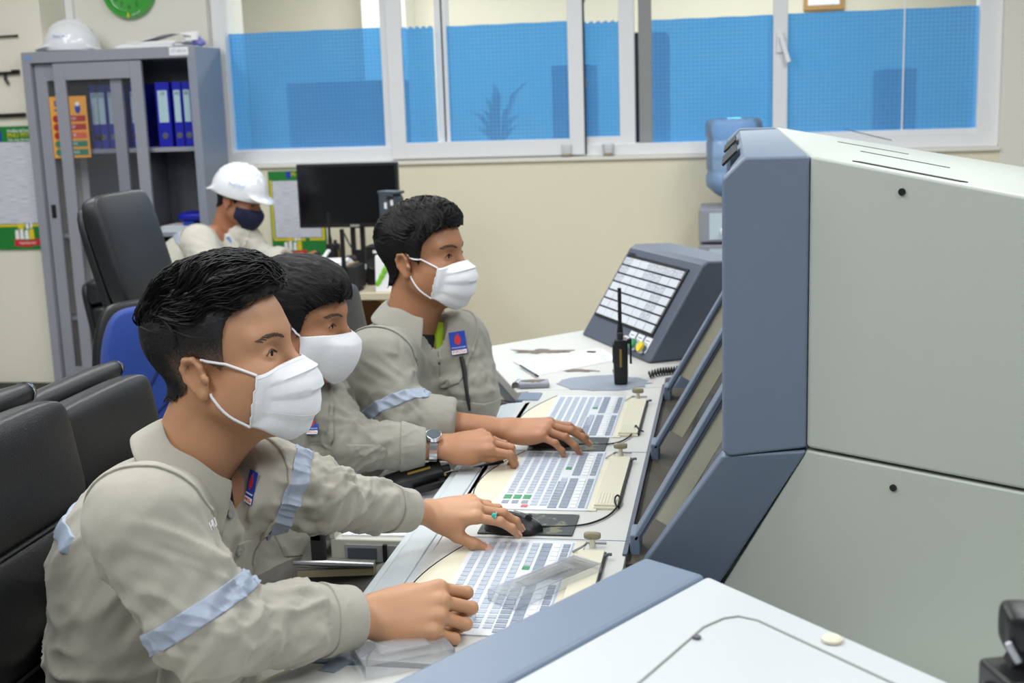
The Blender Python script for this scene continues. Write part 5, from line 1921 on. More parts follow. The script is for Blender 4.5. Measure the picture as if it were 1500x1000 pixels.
def logo_badge(root, V, N, px, py, w=0.034, h=0.048, lean=0.0):
    p, n = surf_at(V, N, px, py, 6)
    R = surf_frame(n, lean)
    p = p + n * 0.0035
    b = flat_piece(p, R, [(-w / 2, -h / 2), (w / 2, -h / 2), (w / 2, h / 2), (-w / 2, h / 2)], 0.0015, -0.001).build('logo_badge', M['logo_blue'], root, bevel=0.0008)
    fl = [(0, -.10), (.12, .02), (.14, .16), (.07, .30), (.05, .44), (-.02, .30), (-.05, .36), (-.13, .18), (-.12, .02)]
    flat_piece(p, R, [(x * w * 1.5, y * h) for x, y in fl], 0.0006, 0.0005).build('flame', M['red'], b)
    flat_piece(p, R, [(-w * .46, -h * .48), (w * .46, -h * .48), (w * .46, -h * .30), (-w * .46, -h * .30)], 0.0006, 0.0005).build('name_strip', M['white'], b)
    text('lettering', 'PETROVIETNAM', w * 0.118, M['white'], b, p + R @ np.array((0, -h * .20, 0.0009)), R, 0.0003)
    text('lettering', 'PVFCCo', w * 0.23, M['red'], b, p + R @ np.array((0, -h * .39, 0.0014)), R, 0.0003)


def helmet(parent, pos, R, strap=True, sc=1.0):
    s = SDF((-0.17, -0.14, -0.06), (0.20, 0.14, 0.16), 0.0032)
    s.ell((0, 0, 0.0), (0.142, 0.112, 0.128))
    for y in (-0.032, 0, 0.032):
        pts = [(0.135 * math.cos(a) * 0.97, y, 0.129 * math.sin(a) * 0.985 - abs(y) * .18) for a in np.linspace(0.75, 2.45, 9)]
        s.path(pts, [0.006] * 9, k=0.012)
    s.ell((0.125, 0, -0.008), (0.062, 0.085, 0.012), roty(0.22), k=0.02)
    s.ell((-0.11, 0, -0.018), (0.055, 0.09, 0.012), roty(-0.35), k=0.018)
    s.cut((0, 0, -0.030), (0, 0, -1))
    s.ell((0, 0, -0.03), (0.132, 0.102, 0.110), k=0.002, carve=True)
    V, F = s.mesh(1)
    o = mesh_obj('helmet', place(V, R, pos, sc), F, M['hat'], parent, smooth=180)
    band = MB()
    a = np.linspace(0, 2 * PI, 41)[:-1]
    rings = []
    for r_, z in ((1.0, -0.020), (1.0, -0.008), (0.975, -0.008), (0.975, -0.020)):
        rings.append(place(np.stack([0.1335 * r_ * np.cos(a), 0.1045 * r_ * np.sin(a), np.full(40, z - 0.012)], 1), R, pos, sc))
    band.loft(rings + [rings[0]], True, False)
    band.build('headband', M['black'], o, smooth=60)
    for y in (-0.03, 0.0, 0.03):
        c = np.array((-0.02 + abs(y) * .3, y, 0.128 - abs(y) * 0.2))
        MB().ball(place([c], R, pos, sc)[0], (0.010 * sc, 0.004 * sc, 0.003 * sc), 8, R).build('vent', M['steel_d'], o)
    for sgn in (-1, 1):
        p0 = np.array((0.035, sgn * 0.1095, 0.040))
        n = np.array((p0[0] / .142 ** 2, p0[1] / .112 ** 2, p0[2] / .128 ** 2)); n /= np.linalg.norm(n)
        Rl = surf_frame(n)
        text('lettering', 'PHÚ MỸ', 0.022 * sc, M['ink_blue'], o, place([p0 + n * 0.0022], R, pos, sc)[0], R @ Rl, 0.0005)
    if strap:
        for sgn in (-1, 1):
            ps = [(0.10, sgn * 0.078, 0.004), (0.135, sgn * 0.045, -0.002), (0.150, 0, -0.004)]
            MB().tube(place(ps, R, pos, sc), 0.0045 * sc, 6).build('trim_band', mat('trim_yellow_black', (60, 54, 24), 0.5), o)
    return o


def person(S):
    """one figure from its joints; every position is a point of the room"""
    root = thing('person', S['label'], 'person', (S['pelvis'][0], S['pelvis'][1], 0.0))
    lod = S.get('lod', 1.0)
    A = lambda k: np.array(S[k], float)
    H, Rh, hs = A('head'), S['Rh'], S.get('hs', 1.0)
    Nb, shR, shL, elR, elL, wrR, wrL, Pv = (A(k) for k in ('neck', 'shR', 'shL', 'elR', 'elL', 'wrR', 'wrL', 'pelvis'))
    lat = shL - shR; lat /= np.linalg.norm(lat)
    cl = M[S.get('cloth', 'cloth')]
    skin = M[S.get('skin', 'skin')]

    # ---------------- body: head with neck, hands with forearms, core
    nl = Rh.T @ (Nb - H) / hs
    hf = head_field(0.0024 * lod, nl)
    V, F = hf.mesh(1)
    parts = [(place(V, Rh, H, hs), F)]
    nails = []
    for k, side in (('R', 1), ('L', -1)):
        hd = S.get('hand' + k)
        if hd is None:
            continue
        W, el = (wrR, elR) if k == 'R' else (wrL, elL)
        R = frame(hd['dir'], hd.get('up', (0, 0, 1)))
        ad = R.T @ (el - W)
        if side < 0: ad = ad * (1, -1, 1)
        V, F, nV, nF = hand_mesh(hd['curl'], hd['spread'], hd['thumb'], ad, side, 0.0020 * lod, arm=hd.get('arm', 0.13), sc=hd.get('sc', 1.0))
        parts.append((place(V, R, W), F))
        nails.append((place(nV, R, W), nF))
        S['Rhand' + k] = R
    c = SDF(np.min([Pv, Nb, shR, shL, elR, elL, wrR, wrL], 0) - 0.2, np.max([Pv, Nb, shR, shL, elR, elL, wrR, wrL], 0) + 0.2, 0.014)
    mid = Pv + (Nb - Pv) * 0.55
    Rt_ = np.stack([np.cross(lat, (Nb - Pv) / np.linalg.norm(Nb - Pv)), lat, (Nb - Pv) / np.linalg.norm(Nb - Pv)], 1)
    c.ell(mid, (0.085, 0.12, 0.24), Rt_)
    c.cone(Nb - Rt_[:, 2] * 0.02, mid, 0.05, 0.07, k=0.04)
    for sh, el, wr in ((shR, elR, wrR), (shL, elL, wrL)):
        c.path([mid + (Nb - mid) * 0.6, sh, el, wr + (el - wr) * 0.2], [0.05, 0.04, 0.033, 0.026], k=0.03)
    parts.append(c.mesh(1))
    V, F = join(parts)
    body = mesh_obj('body', V, F, skin, root, smooth=180)
    for nV, nF in nails:
        for i in range(0, len(nV), 9):
            mesh_obj('fingernail', nV[i:i + 9], [tuple(v - i for v in f) for f in nF[i // 9 * 8:i // 9 * 8 + 8]], M['nail'], body, smooth=60)

    # ---------------- face details
    for y in (-1, 1):
        p = place([(0.0772, y * 0.032, 0.012)], Rh, H, hs)[0]
        e = MB().ball(p, 0.0118 * hs, 14).build('eye', M['eye_w'], root, smooth=180)
        g = Rh @ np.array((0.975, 0.20, -0.06)); g /= np.linalg.norm(g)
        MB().ball(p + g * 0.0078 * hs, (0.0052 * hs, 0.0066 * hs, 0.0066 * hs), 12, frame(g)).build('iris', M['eye_i'], e, smooth=180)
        pts = hf.snap([(0.0945, y * 0.0205, 0.0110), (0.0955, y * 0.026, 0.0158), (0.0945, y * 0.032, 0.0172), (0.0915, y * 0.039, 0.0160), (0.0865, y * 0.0465, 0.0105)], 0.0004)
        MB().tube(place(pts, Rh, H, hs), [0.0007, 0.0014, 0.0017, 0.0016, 0.0007], 6).build('eyelashes', M['eye_i'], root, smooth=60)
        bl_ = MB()
        for i in range(26):
            t = i / 25
            b0 = np.array((0.1015 - 0.022 * t ** 1.8, y * (0.012 + 0.036 * t), 0.0325 + 0.009 * math.sin(t * 2.2) - 0.004 * t + 0.0012 * math.sin(i * 2.3)))
            b1 = b0 + np.array((-0.003, y * 0.008, 0.0030 * (1 - 1.5 * t)))
            bl_.tube(place(hf.snap([b0 - (0, 0, 0.002), (b0 + b1) / 2, b1], 0.0004), Rh, H, hs), [0.0010, 0.0013, 0.0003], 4, caps=False)
        bl_.build('eyebrow', M['brow'], root, smooth=60)

    # ---------------- hair
    hk = S['hair']
    skull = head_field(0.0026 * lod, nl, ears=False)
    s_, V, F = hair_mesh(hk, 0.0026 * lod, skull)
    N = normals(V, F)
    hf_ = {1: lambda p: (1.0, 0.5, 0.25), 2: lambda p: (1.0, -0.15, -0.2), 3: lambda p: (0.7, -0.9, 0.1), 4: lambda p: (-1, 0, -.3)}[hk]
    wob = creases(V * 1.0, hf_(None), 0.010, 0.0022, hk, stretch=5)
    edge = np.clip((V[:, 2] - np.interp(V[:, 0], HAIR[hk]['xs'], HAIR[hk]['zs'])) / 0.045, 0, 1)
    if hk in (1, 2, 3):
        top = np.clip((V[:, 2] - 0.08) / 0.05, 0, 1)
        V = V + N * (wob * (0.4 + top) * edge + 0.0015 * edge - 0.0012 * (1 - edge))[:, None]
    hair = mesh_obj('hair', place(V, Rh, H, hs), F, M['hair'], root, smooth=180)
    if S.get('fade'):
        hair.data.materials.clear(); hair.data.materials.append(fade_mat())
        at_ = hair.data.color_attributes.new('fade', 'FLOAT_COLOR', 'POINT')
        k = np.clip((V[:, 2] - 0.004) / 0.075, 0, 1)
        k = np.maximum(k, np.clip((-V[:, 0] - 0.035) / 0.03, 0, 1) * 0.9)
        ca = np.ones((len(V), 4), np.float32); ca[:, :3] = k[:, None]
        at_.data.foreach_set('color', ca.ravel())
    if hk != 4:
        cfg = {1: dict(n=2200, length=(0.035, 0.075), zmin=0.070, lift=0.009, messy=0.22, rad=0.0013),
               2: dict(n=1600, length=(0.04, 0.07), zmin=0.045, lift=0.002, messy=0.12, rad=0.0012),
               3: dict(n=1600, length=(0.04, 0.07), zmin=0.055, lift=0.004, messy=0.16, rad=0.0012)}[hk]
        lk = hair_locks(hk, s_, seed=hk * 3 + 1, flow=hf_, **cfg)
        lk.V = [tuple(v) for v in place(np.array(lk.V), Rh, H, hs)]
        o = lk.build('hair_locks', M['hair'], root, smooth=60)
        o['kind'] = 'stuff'

    # ---------------- mask
    mk = S['mask']
    rows = face_mask('pleat' if mk == 'pleat' else 'cup')
    rows = [hf.snap(r, 0.0030, True, 3) for r in rows]
    rw = [[tuple(q) for q in place(r, Rh, H, hs)] for r in rows]
    mm = M['mask_navy'] if mk == 'navy' else M['mask']
    mo = MB().loft(rw, closed=False, caps=False).build('face_mask', mm, root, smooth=180 if mk != 'pleat' else 50, solid=0.0016)
    if mk == 'pleat':
        for ii in (0, -1):
            e_ = [r[ii] for r in rw]
            MB().tube(e_, 0.0016, 6).build('mask_hem', mm, mo)
        MB().tube(rw[1], 0.0015, 6).build('mask_hem', mm, mo)
        for fr in (0.30, 0.52, 0.74):
            MB().tube(rw[int(fr * 24)], 0.0010, 5).build('pleat', mm, mo)
    for sgn, ii in ((-1, 0), (1, -1)):
        c0, c1 = np.array(rows[0][ii]), np.array(rows[-1][ii])
        yb = sgn * 0.0735
        if mk == 'pleat' or mk == 'cup':
            up_ = [c0, (c0 + (0.014, yb, 0.026)) / 2 + (0, sgn * 0.005, 0.001), (0.012, yb, 0.0245), (0.001, sgn * .0745, 0.0255)]
            lo_ = [c1, (c1 + (0.0, yb, -0.034)) / 2 + (0, sgn * 0.006, -0.003), (0.006, yb, -0.030), (0.002, sgn * .0735, -0.027)]
            for pp in (up_, lo_):
                pp = np.array(pp)
                tt = np.linspace(0, 3, 13)
                pp = np.stack([np.interp(tt, range(4), pp[:, k]) for k in range(3)], 1)
                for _ in range(3): pp[1:-1] = (pp[:-2] + 2 * pp[1:-1] + pp[2:]) / 4
                pp = s_.snap(hf.snap(pp, 0.0016, True, 4), 0.0016, True, 3)
                MB().tube(place(pp, Rh, H, hs), 0.0021, 6).build('ear_loop', mm, mo)

    # ---------------- coverall, upper part
    h = S.get('jh', 0.0055)
    pts = np.array([Pv, Nb, shR, shL, elR, elL, wrR, wrL])
    lo, hi = pts.min(0) - 0.17, pts.max(0) + 0.13
    J = SDF(lo, hi, h)
    spine = Nb - Pv; sl_ = np.linalg.norm(spine); sd = spine / sl_
    fwd = np.cross(lat, sd); fwd /= np.linalg.norm(fwd)
    lt = np.cross(sd, fwd)
    RT = np.stack([fwd, lt, sd], 1)
    g = S.get('girth', 1.0)
    shm = (shR + shL) / 2
    bend = S.get('bend', 0.03)      # rounding of the back
    for f_, rx, ry, rz in ((0.02, .140, .172, .13), (0.28, .140, .168, .14), (0.52, .138, .168, .14), (0.70, .128, .172, .12), (0.82, .100, .150, .080)):
        cpt = Pv + spine * f_ - fwd * bend * math.sin(PI * f_) + (fwd * 0.012 if f_ < .5 else 0)
        J.ell(cpt, np.array((rx, ry, rz)) * (g, g, 1), RT, k=0.06)
    J.cone(Nb - sd * 0.062, shR + lat * 0.02, 0.056, 0.066, k=0.05)
    J.cone(Nb - sd * 0.062, shL - lat * 0.02, 0.056, 0.066, k=0.05)
    Dt = J.D
    cuffs = []
    for k, sh, el, wr in (('R', shR, elR, wrR), ('L', shL, elL, wrL)):
        J.D = np.full(tuple(J.n), 0.4, np.float32)
        rr = S.get('sleeve' + k, (0.076, 0.064, 0.057, 0.045))
        end = S.get('cuff' + k, 0.88)
        ce = el + (wr - el) * end
        cd = (wr - el) / np.linalg.norm(wr - el)
        J.path([sh, el], [rr[0], rr[1]], k=0.02)
        far_ = el + (wr - el) * (end + 0.10)
        r_end = S.get('rcuff' + k, rr[3])
        J.path([el, el + (wr - el) * end * 0.6, far_], [rr[1], rr[2], r_end], k=0.03)
        # the cuff turns up a little roll when the sleeve is pushed back
        if S.get('roll' + k):
            for q in (0.0, 0.12, 0.24):
                cc_ = ce - cd * (0.012 + q * 0.22)
                u_ = np.cross(cd, (0, 0, 1)); u_ /= np.linalg.norm(u_); w_ = np.cross(cd, u_)
                a = np.linspace(0, 2 * PI, 17)
                ring = [cc_ + (u_ * math.cos(t) + w_ * math.sin(t)) * (r_end + 0.002) for t in a]
                J.path(ring, [0.009] * 17, k=0.008)
        J.cut(ce, cd)
        J.cone(ce - cd * 0.012, ce + cd * 0.1, r_end - 0.006, r_end - 0.004, k=0.003, carve=True)
        Dk = J.D
        kk = 0.035
        hh = np.maximum(kk - np.abs(Dt - Dk), 0) / kk
        Dt = np.minimum(Dt, Dk) - hh * hh * kk * 0.25
        cuffs.append((k, ce, cd, r_end))
    J.D = Dt.astype(np.float32)
    # neckline
    nk = (H + Rh @ np.array((-0.03, 0, -0.06))) - Nb
    nk /= np.linalg.norm(nk)
    J.cone(Nb + nk * 0.012 + fwd * 0.012, Nb + nk * 0.20 + fwd * 0.012, 0.060, 0.085, k=0.006, carve=True)
    vtip = Nb + fwd * 0.115 - sd * S.get('vneck', 0.085)
    J.cone(Nb + fwd * 0.055 + nk * 0.03, vtip, 0.050, 0.006, k=0.006, carve=True)

    def fold(P):
        """displacement of the cloth at points of the room"""
        d = np.zeros(len(P))
        amp = S.get('amp', 1.0)
        tU = {}
        warm = np.zeros(len(P))
        for q, (sh, el, wr, seed) in enumerate(((shR, elR, wrR, 1.3), (shL, elL, wrL, 4.7))):
            au, af = (el - sh) / np.linalg.norm(el - sh), (wr - el) / np.linalg.norm(wr - el)
            t, r = seg_param(P, sh, el)
            w = np.clip(1.35 - r / 0.10, 0, 1) * np.clip(t * 3 + 0.5, 0, 1) * np.clip((1.12 - t) * 5, 0, 1)
            side = np.cross(au, af); side /= np.linalg.norm(side) + 1e-9
            hinge = np.cross(side, au)
            dd = creases(P, au * 0.75 + hinge * 0.65, 0.029, 0.0125, seed + S['seed'])
            d += w * dd * (0.55 + 0.6 * np.clip(t, 0, 1)) * amp
            warm = np.maximum(warm, w)
            t2, r2 = seg_param(P, el, wr)
            w2 = np.clip(1.35 - r2 / 0.085, 0, 1) * np.clip(t2 * 4 + 0.9, 0, 1) * np.clip((0.80 - t2) * 6, 0, 1)
            dd2 = creases(P, side * 0.7 + af * 0.75, 0.024, 0.0100, seed * 2 + S['seed'])
            d += w2 * dd2 * amp
            # bunching at the elbow
            e_ = np.exp(-((P - el) ** 2).sum(1) / (2 * 0.060 ** 2))
            ph = ((P - el) @ (au + af)) * 105 + 2.6 * vnoise(P * 16 + seed)
            d += 0.0030 * amp * e_ * np.sin(ph)
            warm = np.maximum(warm, w2)
        wt = np.clip(1 - warm * 1.1, 0, 1)
        tt, _ = seg_param(P, Pv, Nb)
        dz = creases(P, lat * 0.55 + fwd * 0.75 + sd * 0.35, 0.056, 0.0135, S['seed'] + 9.1, stretch=6)
        dz2 = creases(P, sd * 0.85 + fwd * 0.5, 0.050, 0.0115, S['seed'] + 5.5, stretch=6)
        low = np.clip((0.62 - tt) * 3, 0, 1)
        d += wt * (dz * low + dz2 * (1 - low) * 0.75) * amp * np.clip((1.0 - tt) * 5, 0.15, 1)
        # keep the cuffs crisp
        for k, ce, cd, r_end in cuffs:
            s2 = (P - ce) @ cd
            near = (np.abs(s2 + 0.03) < 0.045) & (np.linalg.norm(P - ce, axis=1) < 0.12)
            d[near] *= 0.15
        return d

    V, F = J.mesh(1)
    N = normals(V, F)
    V = V + N * fold(V)[:, None]
    jac = mesh_obj('coverall', V, F, cl, root, smooth=180)
    NJ = normals(V, F)
    S['V'], S['N'] = V, NJ

    def layer(name, lo_, hi_, region, m, off=0.0036, parent=None):
        V2, F2 = J.patch(lo_, hi_, off, region)
        if len(V2) == 0:
            return None
        e_ = J.h
        N2 = np.stack([J.value(V2 + v) - J.value(V2 - v) for v in np.eye(3) * e_], 1)
        N2 /= np.linalg.norm(N2, axis=1)[:, None] + 1e-9
        V2 = V2 + N2 * fold(V2)[:, None]
        return mesh_obj(name, V2, F2, m, parent or jac, smooth=40)

    def band(c, n, half, rad, m=M['reflect'], name='reflective_band', extra=None):
        c, n = np.array(c), np.array(n, float); n = n / np.linalg.norm(n)

        def reg(P):
            s2 = (P - c.astype(np.float32)) @ n.astype(np.float32)
            r_ = np.linalg.norm(P - c.astype(np.float32), axis=-1) - rad
            o = np.maximum(np.abs(s2) - half, r_)
            if extra is not None:
                o = np.maximum(o, extra(P))
            return o
        return layer(name, c - rad, c + rad, reg, m)

    for (k, f_, tilt) in S.get('bands', (('R', 0.72, 0.0), ('L', 0.72, 0.0))):
        sh, el = (shR, elR) if k == 'R' else (shL, elL)
        n = (el - sh) / np.linalg.norm(el - sh)
        band(sh + (el - sh) * f_, n + fwd * tilt, 0.0145, 0.125, extra=(lambda P, q=(sh, el): axis_dist(P, q[0], q[1]) - 0.088))
    if S.get('back_band'):
        bc = Nb - sd * 0.10 - fwd * 0.09
        band(bc, sd + fwd * 0.25, 0.0150, 0.26, extra=lambda P: np.maximum((P - bc.astype(np.float32)) @ fwd.astype(np.float32) - 0.045, np.abs((P - bc.astype(np.float32)) @ lat.astype(np.float32)) - 0.168))
    # cuff welt and sleeve seam
    for k, ce, cd, r_end in cuffs:
        if S.get('roll' + k): continue
        band(ce - cd * 0.028, cd, 0.0265, r_end + 0.035, cl, 'cuff')
        # button on the cuff
    for k, sh, el in (('R', shR, elR), ('L', shL, elL)):
        n = (el - sh) / np.linalg.norm(el - sh)
        n = n * 0.55 + (lat if k == 'L' else -lat) * 0.85
        c0 = sh + (el - sh) * 0.02 - (lat if k == 'L' else -lat) * 0.030
        band(c0, n, 0.0035, 0.125, cl, 'shoulder_seam')
    # front placket, pockets
    f0 = Nb + fwd * 0.11 - sd * (S.get('vneck', 0.085) + 0.015)

    def reg_p(P):
        a_ = np.abs((P - f0.astype(np.float32)) @ lat.astype(np.float32)) - 0.017
        b_ = -((P - Pv.astype(np.float32)) @ fwd.astype(np.float32)) + 0.03
        c_ = (P - f0.astype(np.float32)) @ sd.astype(np.float32)
        return np.maximum(np.maximum(a_, b_), c_)
    layer('placket', np.minimum(Pv, f0) - 0.16, np.maximum(Pv, f0) + 0.16, reg_p, cl, 0.0034)
    for sgn in (-1, 1):
        pc = Nb - sd * S.get('pocket', 0.20) + lat * sgn * 0.085 + fwd * 0.09

        def reg_k(P, pc=pc, flap=0):
            a_ = np.abs((P - pc.astype(np.float32)) @ lat.astype(np.float32)) - 0.050
            z_ = (P - pc.astype(np.float32)) @ sd.astype(np.float32)
            f_ = -((P - pc.astype(np.float32)) @ fwd.astype(np.float32)) - 0.075
            if flap:
                b_ = np.abs(z_ + 0.012) - 0.020
            else:
                b_ = np.abs(z_ + 0.055) - 0.055
            return np.maximum(np.maximum(a_, b_), f_)
        layer('pocket', pc - 0.16, pc + 0.16, reg_k, cl, 0.0030)
        layer('pocket_flap', pc - 0.16, pc + 0.16, lambda P: reg_k(P, flap=1), cl, 0.0062)

    # ---------------- collar
    rows = []
    cz, cx = nk, fwd - nk * (fwd @ nk); cx /= np.linalg.norm(cx); cy = np.cross(cz, cx)
    cb = Nb + cx * 0.012
    op = math.radians(S.get('open', 24))
    na = 40
    for rr_, zz, tipz, tipr in ((0.0660, -0.014, -0.040, 0.034), (0.0640, 0.016, -0.018, 0.026), (0.0645, 0.042, -0.004, 0.020), (0.0710, 0.049, -0.002, 0.022), (0.0790, 0.042, -0.010, 0.028), (0.0940, 0.014, -0.042, 0.040), (0.1010, 0.000, -0.060, 0.046)):
        row = []
        for i in range(na + 1):
            a = op + (2 * PI - 2 * op) * i / na
            fr = max(0.0, math.cos(a))
            e = fr ** 2.2
            r_ = rr_ + tipr * e
            row.append(cb + cx * math.cos(a) * r_ + cy * math.sin(a) * r_ * 1.02 + cz * (zz + tipz * e + 0.003 * math.sin(5 * a + S['seed'])))
        rows.append(row)
    MB().loft(rows, closed=False, caps=False).build('collar', cl, jac, smooth=60, solid=0.0030, sub=1)
    # inner shirt seen in the neck opening
    ic = M[S.get('inner', 'shirt_dark')]
    sh_ = SDF(Nb - 0.17, Nb + 0.17, 0.006)
    sh_.cone(Nb - sd * 0.05, Nb + nk * 0.018, 0.060, 0.0575)
    sh_.cone(Nb + fwd * 0.03 - sd * 0.02, vtip - fwd * 0.040 - sd * 0.02, 0.048, 0.030, k=0.02)
    sh_.cone(Nb + nk * 0.012 + fwd * 0.012, Nb + nk * 0.2, 0.053, 0.05, k=0.004, carve=True)
    sh_.cut(Nb + nk * 0.022, nk)
    Vs, Fs = sh_.mesh(1)
    mesh_obj('undershirt', Vs, Fs, ic, root, smooth=180)
    # buttons
    for px, py in S.get('buttons', ()):
        p, n = surf_at(V, NJ, px, py)
        MB().lathe([(0.0005, 0.001), (0.0062, 0.001), (0.0062, 0.0040), (0.0035, 0.0046), (0.0005, 0.0034)], p + n * 0.002, 16, surf_frame(n)).build('button', M['grey_pl'], jac)

    # ---------------- coverall, legs
    kR, kL, aR, aL = (A(k) for k in ('kneeR', 'kneeL', 'ankR', 'ankL'))
    hR, hL = Pv - lat * 0.09 + (0, 0, -0.02), Pv + lat * 0.09 + (0, 0, -0.02)
    pts = np.array([Pv, kR, kL, aR, aL])
    T = SDF(pts.min(0) - 0.2, pts.max(0) + 0.2, 0.010)
    T.ell(Pv, (0.135 * g, 0.175 * g, 0.12), RT)
    for hp, kn, an in ((hR, kR, aR), (hL, kL, aL)):
        T.path([hp, kn, an], [0.102, 0.080, 0.056], k=0.03)
    Vt, Ft = T.mesh(1)
    Nt = normals(Vt, Ft)
    Vt = Vt + Nt * creases(Vt, (0.6, 0.3, 0.7), 0.055, 0.006, S['seed'] + 2)[:, None]
    mesh_obj('coverall_legs', Vt, Ft, M['trouser'] if S.get('shaded_legs') else cl, root, smooth=180)
    for an, sg in ((aR, -1), (aL, 1)):
        f2 = np.array((S['footdir'][0], S['footdir'][1], 0.0)); f2 /= np.linalg.norm(f2)
        B_ = SDF(an - 0.25, an + 0.30, 0.012)
        g0 = np.array((an[0], an[1], 0.0))
        B_.cone(g0 + (0, 0, 0.05), an + (0, 0, 0.02), 0.045, 0.048)
        B_.cone(g0 - f2 * 0.03 + (0, 0, 0.045), g0 + f2 * 0.14 + (0, 0, 0.036), 0.044, 0.042, k=0.02)
        B_.cut((0, 0, 0.002), (0, 0, -1))
        Vb, Fb = B_.mesh(1)
        mesh_obj('shoe', Vb, Fb, M['shoe'], root, smooth=180)
    S['root'], S['jacket'], S['J'] = root, jac, J
    S['layer'] = layer
    S['axes'] = (fwd, lat, sd)
    return root


def fade_mat():
    m, nt, b = nodes('faded_hair')
    N, L = nt.nodes, nt.links
    at_ = N.new('ShaderNodeAttribute'); at_.attribute_name = 'fade'
    n = N.new('ShaderNodeTexNoise'); n.inputs['Scale'].default_value = 420; n.inputs['Detail'].default_value = 2
    tc = N.new('ShaderNodeTexCoord'); L.new(tc.outputs['Object'], n.inputs['Vector'])
    ad = N.new('ShaderNodeMath'); ad.operation = 'ADD'
    L.new(at_.outputs['Fac'], ad.inputs[0]); L.new(n.outputs['Fac'], ad.inputs[1])
    r = N.new('ShaderNodeValToRGB')
    r.color_ramp.elements[0].position = 0.42; r.color_ramp.elements[0].color = (*lin((122, 90, 70)), 1)
    r.color_ramp.elements[1].position = 1.05; r.color_ramp.elements[1].color = (*lin((26, 25, 27)), 1)
    L.new(ad.outputs[0], r.inputs[0])
    L.new(r.outputs[0], b.inputs['Base Color'])
    b.inputs['Roughness'].default_value = 0.5
    bp = N.new('ShaderNodeBump'); bp.inputs['Strength'].default_value = 0.5; bp.inputs['Distance'].default_value = 0.0015
    n2 = N.new('ShaderNodeTexNoise'); n2.inputs['Scale'].default_value = 260
    L.new(tc.outputs['Object'], n2.inputs['Vector'])
    L.new(n2.outputs['Fac'], bp.inputs['Height']); L.new(bp.outputs['Normal'], b.inputs['Normal'])
    return m


def headR(yaw, pitch, roll=0.0):
    return rotz(math.radians(yaw)) @ roty(math.radians(pitch)) @ rotx(math.radians(roll))


def head_from_ear(px, py, d, R, hs=1.0):
    """centre of the head from the pixel of the near (right) ear"""
    return atd(px, py, d) - R @ np.array((-0.008, -0.078, 0.0)) * hs


V3 = lambda *a: np.array(a, float)



def headR(yaw, pitch, roll=0.0):
    return rotz(math.radians(yaw)) @ roty(math.radians(pitch)) @ rotx(math.radians(roll))


def head_from_ear(px, py, d, R, hs=1.0):
    """centre of the head from the pixel of the near (right) ear"""
    return atd(px, py, d) - R @ np.array((-0.008, -0.078, 0.0)) * hs


V3 = lambda *a: np.array(a, float)

# ---- man 1, nearest
R1 = headR(-2, -9)
H1 = head_from_ear(290, 553, 1.84, R1, 1.04)
m1 = dict(label='person with short faded black hair and pleated white mask, nearest, fist on keyboard', seed=1.0, head=H1, Rh=R1, hs=1.04, hair=1, mask='pleat', fade=True,
          neck=H1 + V3(-.080, -0.005, -.155), shR=atd(208, 765, 1.66), shL=atd(392, 706, 2.02), elR=atd(306, 922, 1.66), sleeveR=(.076, .061, .049, .040), elL=atd(472, 730, 2.04), sleeveL=(.066, .049, .038, .033),
          wrR=at(547, 902, Z=.788), wrL=at(628, 752, Z=.800), pelvis=V3(-.915, 1.74, .54), girth=1.04, cuffR=0.87, cuffL=0.80, rcuffR=0.040, rcuffL=0.034,
          handR=dict(dir=V3(0.97, 0.20, 0.05), up=(0.0, -0.80, 0.8), curl=((36, 84, 50), (38, 88, 52), (40, 88, 52), (40, 86, 50)), spread=(3, 0, -3, -6), thumb=(22, 34, 18), arm=0.12, sc=1.06),
          handL=dict(dir=V3(0.96, 0.16, 0.05), up=(0.0, -0.34, 1), curl=((14, 24, 18), (16, 28, 18), (24, 40, 20), (28, 42, 22)), spread=(5, 0, -6, -12), thumb=(26, 26, 10), arm=0.14, sc=0.93),
          kneeR=V3(-.50, 1.60, .56), kneeL=V3(-.48, 1.92, .56), ankR=V3(-.54, 1.62, .11), ankL=V3(-.52, 1.94, .11), footdir=(1, 0),
          bands=(('R', 0.84, 0.0), ('L', 0.42, 0.0)), back_band=True, amp=1.25, buttons=((331, 697), (334, 752), (347, 808)), jh=0.0048, bend=0.03)
person(m1)
logo_badge(m1['root'], m1['V'], m1['N'], 371, 714, 0.030, 0.052)
p, n = surf_at(m1['V'], m1['N'], 311, 767)
text('name_lettering', 'HU', 0.017, M['white'], m1['root'], p + n * 0.003, surf_frame(n), 0.0004)
fw1, la1, sd1 = m1['axes']
tg = np.array(m1['neck']) - sd1 * 0.19 - fw1 * 0.25 - la1 * 0.07
k1 = np.argmin(((m1['V'] - tg) ** 2).sum(1))
p, n = m1['V'][k1], m1['N'][k1]
text('back_lettering', 'SA', 0.022, M['white'], m1['root'], p + n * 0.004, surf_frame(n), 0.0004)
# ring on the little finger side
rg = place([(0.118, -0.026, -0.001)], m1['RhandL'], m1['wrL'])[0]

